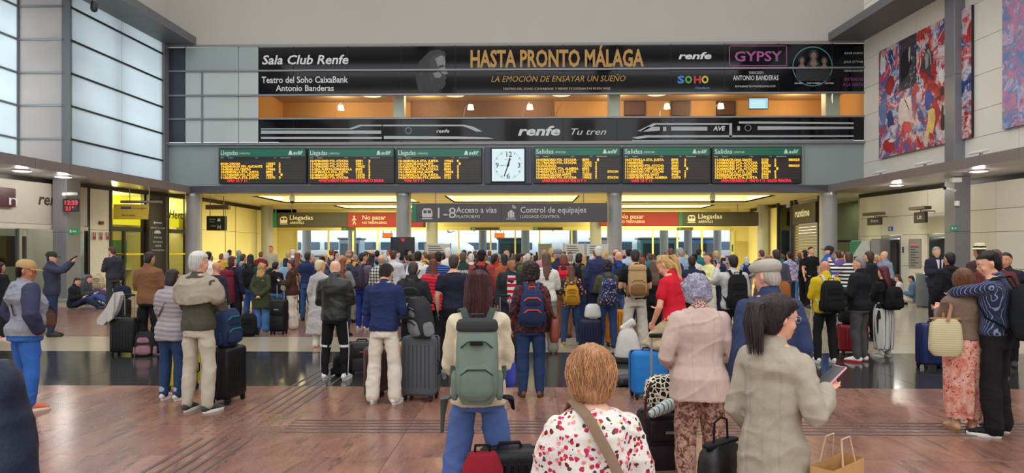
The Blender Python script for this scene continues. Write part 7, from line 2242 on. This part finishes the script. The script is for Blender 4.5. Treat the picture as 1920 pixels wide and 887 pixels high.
suitcase((g.x, g.y, 0), .44, .28, .66, 0, 'orange suitcase behind the legs of the woman with the blue floral backpack', (226, 140, 30))
# grey hoodie with black backpack
f = Fig('m', 1.02, (((.26, .14, 1.30), (.14, .32, 1.50)), 'phone'), head=(6, 2), stance=.12)
gh = pd(1374, 478, 10.6, 4, 'man from behind in a light grey hoodie raising his left hand', fig=f, skin=1, hair=('short', HB), top=('hoodie', (186, 184, 182)), bottom=('trousers', BLK), shoes=BLK, lod=1)
backpack(gh, 'slim black backpack on the man in the light grey hoodie', BLK, w=.31, h=.56, d=.15, ztop=1.44)
f = Fig('f', 1.0, ('fold', 'fold'), head=(8, 10))
pd(1328, 474, 14.5, 112, 'brown-haired woman in pale yellow cardigan and long white skirt, looking left', fig=f, skin=0, hair=('long', (88, 52, 40)), vol=-.004, top=('crop', (226, 222, 150)), bottom=('skirt', (218, 210, 192)), shoes=WHT, lod=1)
f = Fig('m', 1.16, ('phone', 'phone'), head=(0, 6))
pd(1297, 480, 12.6, 0, 'broad man from behind in a dark navy denim jacket', fig=f, skin=1, hair=('buzz', HB), top=('jacket', (30, 40, 66)), bottom=('trousers', BLK), shoes=BLK, lod=1)
f = Fig('m', 1.06, ('down', 'down'), head=(0, 2))
pd(1122, 462, 14.8, 2, 'tall white-haired man from behind in a dark blue suit jacket', fig=f, skin=0, hair=('short', (214, 206, 190)), vol=.006, top=('blazer', (48, 52, 88)), bottom=('trousers', (34, 38, 60)), shoes=BLK, lod=1)
# -- middle
f = Fig('m', 1.10, ('down', 'down'), head=(0, 4), stance=.14)
pa(851, 478, 698, -2, 'solid man from behind in a plain dark navy T-shirt and black trousers', fig=f, skin=0, hair=('short', (64, 52, 44)), top=('tee', (34, 36, 52)), bottom=('trousers', BLK), shoes=(200, 200, 200), lod=1)
f = Fig('m', 1.12, ('phone', 'phone'), head=(0, 18), stance=.12)
bk2 = pa(774, 493, 700, 0, 'person from behind in a charcoal jacket, messy dark hair, looking down', fig=f, skin=0, hair=('mess', (46, 36, 32)), top=('jacket', (44, 42, 46)), bottom=('trousers', BLK), shoes=BLK, lod=1)
bp = backpack(bk2, 'black backpack with three round badges on the person in the charcoal jacket', (36, 38, 42), w=.34, h=.44, d=.17, ztop=1.46, zips=(70, 90, 80))
for k, c_ in enumerate(((190, 120, 140), (210, 210, 210), (220, 190, 170))):
    m = MB(); m.cyl((0, 0), .030, 0, .006, 16, Matrix.Translation((-.085 + k * .085, -.185, .10)) @ Matrix.Rotation(R(90), 4, 'X')); m.build('badge', cloth(c_), bp)
g = ground(760, 9.0)
suitcase((g.x, g.y, 0), .4, .3, .55, 10, 'tan suitcase behind the large grey one', (176, 130, 80))
f = Fig('f', 1.0, ('fold', 'fold'), head=(0, 4))
pd(812, 486, 11.6, 10, 'woman with long auburn hair in a bright red puffer jacket', fig=f, skin=0, hair=('long', (96, 50, 36)), top=('puffer', (196, 30, 50), 'shiny'), bottom=('trousers', BLK), lod=1)
f = Fig('m', 1.04, (((.26, -.02, 1.12), (.20, .10, .93)), 'down'), head=(20, 4), stance=.12)
rs = pd(958, 483, 11.9, 186, 'man in red and white striped polo with an open dark jacket, facing the camera', fig=f, skin=2, hair=('buzz', (34, 26, 26)), top=('jacket', (40, 42, 48)), bottom=('trousers', (40, 44, 60)), shoes=BLK, lod=1)
o_ = MB(); m = MB(); m.rings([[Vector((sx * w_, y, z_)) for sx, y in ((1, .08), (1, .148), (-1, .148), (-1, .08))] for z_, w_ in ((.90, .075), (1.1, .08), (1.3, .085), (1.42, .07))]); f.add(o_, m, f.bend); o_.build('striped_polo', cloth((214, 208, 206), 'hstripe', (186, 30, 50), scale=.62), rs)
g = ground(947, 11.0)
suitcase((g.x, g.y, 0), .36, .25, .5, 5, 'dark suitcase with a raised handle before the man in the striped polo', (50, 40, 40), handle=.5)
f = Fig('f', 1.02, ('fold', 'fold'), head=(10, 2), stance=.12)
pd(1024, 474, 11.7, 6, 'woman with long brown hair in a white knit jumper and grey-olive wide trousers', fig=f, skin=0, hair=('long', (92, 66, 54)), top=('sweater', (222, 216, 206), 'knit'), bottom=('wide', (128, 126, 112)), shoes=WHT, lod=1)
f = Fig('m', 1.06, ('down', 'down'), head=(30, 0))
pd(1046, 468, 15.0, 10, 'man with grey cap and dark blue jacket, brown trousers, looking left', fig=f, skin=0, hair=('ring', (150, 140, 130)), top=('jacket', (36, 44, 66)), bottom=('trousers', (126, 84, 54)), shoes=BRN, hat=('cap', (120, 124, 132)), lod=2)
f = Fig('f', 1.0, ('phone', 'phone'), head=(0, 10))
rbp = pd(1057, 477, 13.8, -4, 'woman with auburn hair behind a bright red backpack', fig=f, skin=0, hair=('bob', (120, 60, 44)), top=('long', (50, 46, 56)), bottom=('trousers', (120, 84, 56)), lod=2)
backpack(rbp, 'bright red backpack on the auburn-haired woman', (206, 30, 48), w=.32, h=.44, d=.17, ztop=1.42, strap=(196, 28, 44))
f = Fig('m', 1.04, ('phone', 'phone'), head=(-30, 4))
pu = pd(680, 474, 15.2, -20, 'man in purple-grey T-shirt and royal blue trousers, holding a phone', fig=f, skin=1, hair=('short', HB), top=('tee', (110, 92, 112)), bottom=('trousers', (38, 54, 130)), shoes=(210, 206, 196), lod=1)
backpack(pu, 'slate grey backpack on the man in the purple-grey T-shirt', (62, 58, 76), w=.32, h=.5, d=.18, ztop=1.44)
f = Fig('f', 1.0, ('down', 'down'), head=(-40, 0), stance=.08)
pa(600, 488, 655, -10, 'woman with short platinum hair in a long pale grey dress, looking right', fig=f, skin=0, hair=('short', (216, 192, 146)), vol=.008, top=('dress', (176, 170, 168)), bottom=('trousers', WHT), shoes=(214, 120, 90), lod=1)
f = Fig('m', 1.06, ('down', 'down'), head=(0, 0), stance=.13)
pa(577, 473, 601, 0, 'man from behind in navy polo shirt and blue jeans, left of centre', fig=f, skin=1, hair=('short', (50, 40, 36)), top=('polo', (38, 48, 82)), bottom=('jeans', (58, 92, 138)), shoes=BRN, lod=1)
f = Fig('f', 1.0, ('phone', 'phone'), head=(0, 18), stance=.09)
pb_ = pa(548, 487, 618, 84, 'woman in brown jacket and cream trousers looking down at her phone, facing left', fig=f, skin=0, hair=('bun', (78, 50, 38)), top=('jacket', (70, 44, 36)), bottom=('wide', (222, 212, 194)), shoes=WHT, lod=1)
phone(pb_, 'R', 'phone held by the woman in the brown jacket')
shoulder_bag(pb_, 'cream pouch bag hanging in front of the woman in the brown jacket', (206, 196, 164), side=1, w=.22, h=.18, d=.1, z=.98, x=.06, y=.22, cross=True)
f = Fig('f', 1.04, ('back', 'back'), head=(0, 4), stance=.11)
pa(491, 494, 624, -2, 'woman with curly blonde hair in an olive green parka, hands behind her back', fig=f, skin=0, hair=('curlylong', (186, 148, 92)), vol=-.002, top=('coat', (60, 64, 44)), bottom=('widejeans', (84, 128, 186)), shoes=(190, 186, 180), lod=1)
g = ground(466, 14.0)
backpack(None, 'black rucksack on the floor left of the olive parka', BLK, w=.34, h=.46, d=.22, loc=(g.x, g.y, 0), heading=10)
g = ground(523, 14.4)
suitcase((g.x, g.y, 0), .34, .26, .72, 0, 'black soft suitcase between the olive parka and the brown jacket woman', BLK, ribs=False, soft=True, handle=.3)
g = ground(506, 14.9)
shoulder_dummy = None
t = empty('tote_bag', (g.x, g.y, 0), R(8), 'cream tote bag on the floor right of the olive parka', 'bag')
m = MB(); m.rings(softbox(.34, .2, .46, .5, .8, .1)); m.build('bag_body', cloth((206, 194, 170)), t, True)
m = MB(); m.tube([(-.08, 0, .44), (0, 0, .58), (.08, 0, .44)], .010, 6); m.build('handle', cloth((150, 120, 90)), t, True)
f = Fig('f', 1.02, ('phone', 'phone'), head=(-10, 10))
pd(516, 491, 15.8, 0, 'woman from behind with black hair, black top and light jeans', fig=f, skin=0, hair=('short', BLK), vol=.006, top=('long', (22, 20, 26)), bottom=('jeans', (92, 130, 180)), lod=2)
f = Fig('m', 1.1, ('down', 'down'), head=(-30, 0))
mr = pd(436, 481, 14.8, -16, 'person with burgundy-brown bob hair and navy top at left', fig=f, skin=0, hair=('bob', (66, 30, 34)), top=('long', (34, 34, 50)), bottom=('trousers', (36, 36, 44)), lod=1)
backpack(mr, 'tall maroon trekking rucksack on the person with the burgundy bob', (112, 30, 48), w=.42, h=.74, d=.24, ztop=1.40, style='hike', zips=(170, 130, 130), strap=(90, 28, 40))
pd(405, 492, 12.6, -8, 'bald man in dark navy jumper behind the white-haired man', fig=Fig('m', 1.04, head=(-20, 4)), skin=1, hair=('bald',), top=('sweater', (40, 38, 52)), bottom=('trousers', (40, 40, 48)), lod=1)
pd(391, 472, 16.0, 0, 'dark-haired man in a white shirt behind the white-haired man', fig=Fig('m', 1.02), skin=1, hair=('short', BLK), top=('shirt', WHT), bottom=('trousers', NAVY), lod=2)
pd(715, 478, 14.9, 0, 'man from behind in a black and white checked shirt', fig=Fig('m', 1.08), skin=0, hair=('ring', (150, 130, 110)), top=('shirt', (214, 210, 200), 'plaid', (50, 56, 50), 1.2), bottom=('trousers', (60, 60, 70)), lod=1)
pd(738, 470, 16.0, -6, 'man from behind in a plain white shirt, next to the checked shirt', fig=Fig('m', 1.06, ('phone', 'phone')), skin=0, hair=('short', BRN), top=('shirt', (206, 202, 204)), bottom=('trousers', (60, 44, 52)), lod=1)
pd(698, 476, 17.2, -14, 'woman with long black hair in a turquoise top', fig=Fig('f'), skin=0, hair=('long', BLK), top=('tee', (52, 160, 184)), bottom=('trousers', BLK), lod=2)
wt = pd(784, 471, 14.2, 2, 'black-haired young man in a white T-shirt with a strap over his shoulder', fig=Fig('m', 1.02), skin=1, hair=('short', BLK), top=('tee', (220, 216, 208)), bottom=('trousers', NAVY), lod=1)
shoulder_bag(wt, 'dark sling bag on the black-haired man in white', (50, 54, 66), side=-1, w=.26, h=.3, d=.1, z=.95, x=.2, y=-.12, cross=True)
pd(822, 472, 13.6, 2, 'man from behind in a blue and navy striped T-shirt', fig=Fig('m', 1.04), skin=1, hair=('short', HB), top=('tee', (60, 100, 176), 'hstripe', (28, 36, 66), 1.6), bottom=('trousers', NAVY), lod=1)
gr = pd(903, 470, 13.2, -4, 'person in a black cap and a red and grey top, from behind', fig=Fig('m', 1.06), skin=1, hair=('short', BLK), top=('hoodie', (150, 60, 56)), bottom=('trousers', BLK), hat=('cap', (40, 32, 36)), lod=1)
backpack(gr, 'bulky black backpack on the person in the black cap', BLK, w=.38, h=.55, d=.24, ztop=1.42)
vj = pd(893, 473, 14.6, 2, 'man from behind in a dark green baseball jacket with white lettering', fig=Fig('m', 1.08), skin=1, hair=('buzz', (90, 76, 66)), top=('jacket', (30, 58, 48)), bottom=('trousers', BLK), lod=1)
vj.location.x -= .28
text('Brewers', .15, M_dwhite, vj, (-.24, -.165, 1.30), width=.42, bold=.02, shear=.2)
bb_ = pd(1160, 472, 14.0, 4, 'bald man from behind in a blue and navy rain jacket', fig=Fig('m', 1.08), skin=0, hair=('bald',), top=('jacket', (38, 62, 120)), bottom=('jeans', (70, 98, 140)), lod=1)
backpack(bb_, 'dark backpack on the bald man in the blue rain jacket', (40, 42, 52), w=.33, h=.46, d=.17, ztop=1.40)
pd(1179, 465, 17.0, 0, 'dark-haired man in a pale blue shirt near the right-middle column', fig=Fig('m'), skin=1, hair=('short', HB), top=('shirt', (170, 190, 210)), bottom=('trousers', NAVY), lod=2)
pd(1226, 488, 11.9, -4, 'short woman with wavy brown hair in a black top, beside the sand backpack', fig=Fig('f'), skin=0, hair=('longwave', (104, 72, 58)), top=('long', BLK), bottom=('trousers', BLK), lod=1)
# -- right of the middle, further back
f = Fig('f', 1.04, ('phone', 'phone'), head=(10, 6))
pk = pa(1499, 474, 572, 0, 'woman with auburn ponytail in blue jacket and light jeans', fig=f, skin=0, hair=('ponytail', (124, 76, 54)), top=('jacket', (44, 84, 140)), bottom=('jeans', (96, 150, 210)), shoes=WHT, lod=1)
backpack(pk, 'dusty pink backpack on the auburn-haired woman in blue', (184, 140, 130), w=.36, h=.42, d=.18, ztop=1.38)
pd(1551, 462, 17.2, 48, 'man in a dark cap and bright blue jacket looking up to the left', fig=Fig('m', head=(20, -14)), skin=0, hair=('short', BRN), top=('jacket', (40, 96, 170)), bottom=('trousers', BLK), hat=('cap', (40, 42, 50)), lod=1)
pd(1658, 471, 17.5, 100, 'balding man with glasses in a pale blue-grey jacket, facing left', fig=Fig('m'), skin=0, hair=('ring', (120, 100, 90)), top=('jacket', (128, 140, 156)), bottom=('trousers', (120, 120, 120)), lod=2)
pd(1629, 471, 13.2, 20, 'person with brown hair in a black hooded jacket behind the grey-haired man', fig=Fig('m'), skin=0, hair=('short', (70, 54, 46)), top=('hoodie', (32, 32, 38)), bottom=('trousers', BLK), lod=2)
pd(1590, 473, 14.8, 30, 'woman in a black jacket with thick white sleeve stripes', fig=Fig('f', 1.0, ('up', 'phone')), skin=0, hair=('bob', (80, 56, 46)), top=('jacket', (40, 36, 42), 'hstripe', (226, 224, 220), .9), bottom=('trousers', BLK), lod=1)
pd(1571, 470, 18.2, 10, 'person in a violet top with a dark backpack strap', fig=Fig('f'), skin=0, hair=('short', BRN), top=('long', (120, 90, 160)), bottom=('trousers', BLK), lod=2)
pd(1521, 463, 21.0, 190, 'young man in black facing the camera before the roller shutter', fig=Fig('m'), skin=0, hair=('short', BLK), top=('tee', (24, 24, 28)), bottom=('trousers', BLK), lod=2)
pd(1508, 469, 21.6, 30, 'person with long black hair in black beside the roller shutter', fig=Fig('f'), skin=0, hair=('long', BLK), top=('long', (28, 26, 30)), bottom=('trousers', BLK), lod=2)
pd(1455, 468, 13.6, 8, 'person with dark brown hair in a long slate coat', fig=Fig('m', 1.04), skin=0, hair=('short', (58, 40, 40)), top=('coat', (72, 70, 86)), bottom=('trousers', BLK), lod=1)
tc_ = pd(1441, 479, 12.4, 0, 'person with short light brown hair in a grey-mauve coat behind the flat cap', fig=Fig('f', 1.08), skin=0, hair=('bob', (126, 88, 62)), top=('coat', (100, 80, 84)), bottom=('trousers', BLK), lod=1)
shoulder_bag(tc_, 'large caramel brown shoulder bag behind the flat cap man', (160, 98, 50), side=1, w=.4, h=.34, d=.16, z=.92, x=.16, y=-.16, rz=0)
pd(1480, 472, 19.5, 10, 'person in a turquoise and pink patterned top near the right second-row column', fig=Fig('f'), skin=0, hair=('short', HB), top=('long', (90, 170, 200), 'camo', (210, 150, 180)), bottom=('trousers', NAVY), lod=2)

# ------------------------------------------------------------ the dense crowd before the doors
HAIRS = [('dark brown', (52, 36, 30)), ('black', (24, 22, 24)), ('brown', (92, 62, 46)), ('grey', (150, 146, 142)), ('blonde', (190, 156, 104)), ('auburn', (122, 66, 44)), ('white', (208, 204, 198))]
TOPS = [('navy', (38, 46, 76)), ('charcoal', (52, 52, 58)), ('black', (26, 25, 28)), ('white', (214, 210, 204)), ('grey', (128, 128, 132)), ('maroon', (112, 40, 52)), ('olive', (84, 84, 58)), ('denim blue', (70, 100, 146)), ('beige', (186, 168, 140)), ('teal', (44, 112, 118)), ('pink', (206, 140, 150)), ('rust', (160, 84, 52)), ('red', (180, 40, 50)), ('sky blue', (140, 170, 200)), ('mustard', (196, 156, 60)), ('dark green', (40, 72, 54))]
FF = [Fig('m', 1.06, ('down', 'phone'), head=(8, 6)), Fig('f', 1.0, ('fold', 'fold'), head=(-10, 6)), Fig('m', 1.0, ('phone', 'phone'), head=(-6, 12)), Fig('f', 1.08, ('down', 'down'), head=(14, 0))]
HS = {'m': ['short', 'short', 'short', 'buzz', 'ring'], 'f': ['long', 'bob', 'ponytail', 'bun', 'longwave']}
HN = {'short': 'short', 'buzz': 'cropped', 'ring': 'thinning', 'long': 'long', 'bob': 'bobbed', 'ponytail': 'ponytailed', 'bun': 'tied-up', 'longwave': 'wavy long'}
TN = {'tee': 'T-shirt', 'shirt': 'shirt', 'jacket': 'jacket', 'hoodie': 'hooded top', 'sweater': 'jumper', 'long': 'long-sleeved top'}
rnd = random.Random(11)
used = set()
def filler(px, D, where, n_try=50, far=False):
    g = ground(px, D)
    for (x, y, _b) in PEOPLE:
        if (x - g.x) ** 2 + (y - g.y) ** 2 < .54 ** 2: return False
    for cx_, cy_ in COLS:
        if (cx_ - g.x) ** 2 + (cy_ - g.y) ** 2 < .75 ** 2: return False
    for _ in range(200):
        i = rnd.randrange(4); f = FF[i]
        hs = rnd.choice(HS[f.sex]); hn, hc = rnd.choice(HAIRS); tn, tc = rnd.choice(TOPS); tk = rnd.choice(list(TN))
        key = (hs, hn, tn, tk)
        if key not in used: break
    used.add(key)
    H = rnd.uniform(1.62, 1.80) if f.sex == 'm' else rnd.uniform(1.54, 1.68)
    hd = rnd.choice((0, 0, 6, -8, 14, -16, 24, -30, 60, -60)) if not far else rnd.uniform(0, 360)
    b = person((g.x, g.y), H, hd, 'person, %s %s hair, %s %s, %s' % (HN[hs], hn, tn, TN[tk], where), fig=f, skin=rnd.choice((0, 0, 1, 1, 2, 4)), hair=(hs, hc), top=(tk, tc), bottom=(rnd.choice(('trousers', 'jeans')), rnd.choice((NAVY, BLK, JEAN, DJ, (150, 140, 120)))), shoes=rnd.choice((BLK, WHT, BRN)), lod=3)
    FIGS[b.name] = f
    if not far and rnd.random() < .22:
        c_ = rnd.choice(((28, 28, 32), (60, 70, 90), (120, 60, 50), (90, 96, 80), (44, 50, 90)))
        cn = {28: 'black', 60: 'blue-grey', 120: 'brick', 90: 'sage', 44: 'dark blue'}[c_[0]]
        backpack(b, '%s backpack worn by the %s-haired person in the %s %s' % (cn, hn, tn, TN[tk]), c_, w=.31, h=.45, d=.16, ztop=1.42)
    return True
COLS = [(o.location.x, o.location.y) for o in bpy.data.objects if o.get('category') in ('column', 'television', 'board', 'screen') and o.location.z < 2]
def zone(px):
    for lim, nm in ((470, 'before the left cream wall'), (560, 'below the left arrivals sign'), (690, 'below the left red panel'), (760, 'before the black television'), (850, 'below the number 1-8'), (950, 'below the sign\'s middle'), (1060, 'below the luggage sign'), (1150, 'by the right-middle column'), (1260, 'before the right glass'), (1400, 'below the right arrivals sign')):
        if px < lim: return nm
    return 'at the right shops'
count = 0
for D, x0, x1, st in ((16.4, 600, 1250, 56), (17.8, 585, 1270, 44), (19.4, 560, 1290, 42), (21.2, 540, 1290, 38), (23.2, 530, 1300, 36), (25.4, 620, 1290, 34), (27.4, 640, 1270, 40)):
    px = x0 + rnd.uniform(0, 20)
    while px < x1:
        if filler(px, D + rnd.uniform(-.5, .5), zone(px)): count += 1
        px += st * rnd.uniform(.75, 1.3)
for px, D in ((424, 18.5), (455, 17.2), (470, 15.8), (415, 21), (448, 22.5), (558, 18.2), (540, 20.5), (536, 17.4), (430, 25), (489, 24), (396, 24), (1258, 14.2), (1276, 15.2), (1302, 17.0), (1343, 17.6), (1356, 18.8), (1400, 22), (1310, 21), (1428, 20), (1578, 20.5), (1604, 20), (1643, 19.6), (1467, 22.6), (643, 14.0), (664, 17.0), (604, 15.8), (860, 16.2), (840, 15.2), (928, 15.6), (945, 14.4), (990, 14.2), (1003, 15.2), (1085, 15.2), (1098, 13.6), (1212, 14.4), (1238, 15.4), (1194, 18.3), (760, 18.2)):
    if filler(px, D, zone(px)): count += 1
pd(508, 461, 27.2, 182, 'man in a grey shirt facing the camera before the left cream wall', fig=Fig('m', head=(0, 0)), skin=1, hair=('short', BRN), top=('shirt', (170, 166, 140)), bottom=('trousers', NAVY), lod=3)
for k in range(26):
    filler(rnd.choice((rnd.uniform(1230, 1360), rnd.uniform(640, 720), rnd.uniform(860, 1060), rnd.uniform(1230, 1360))), rnd.uniform(43.5, 50), 'beyond the glass ' + rnd.choice(('on the platform', 'near a kiosk')), far=True)
_p = [(a[0], a[1], a[2].name, a[2].get('label')) for a in PEOPLE]
for i in range(len(_p)):
    for j in range(i):
        d_ = math.hypot(_p[i][0] - _p[j][0], _p[i][1] - _p[j][1])
        if d_ < .46: print('CLOSE', round(d_, 2), _p[i][3], '|', _p[j][3])

# ------------------------------------------------------------ finish: fuse figures, fit lettering
TRIS = run_jobs()
print('fused tris', TRIS)
bpy.context.view_layer.update()
for o, w in FIT:
    if o.dimensions.x > 1e-6: o.scale.x = w / o.dimensions.x
dg = bpy.context.evaluated_depsgraph_get()
for o in [o for o in bpy.data.objects if o.type == 'FONT']:
    me = bpy.data.meshes.new_from_object(o.evaluated_get(dg), depsgraph=dg)
    me.name = o.name
    n = bpy.data.objects.new('tmp_lettering', me)
    COL.objects.link(n)
    n.parent = o.parent; n.location = o.location; n.rotation_euler = o.rotation_euler; n.scale = o.scale
    nm = o.name
    bpy.data.objects.remove(o)
    n.name = nm
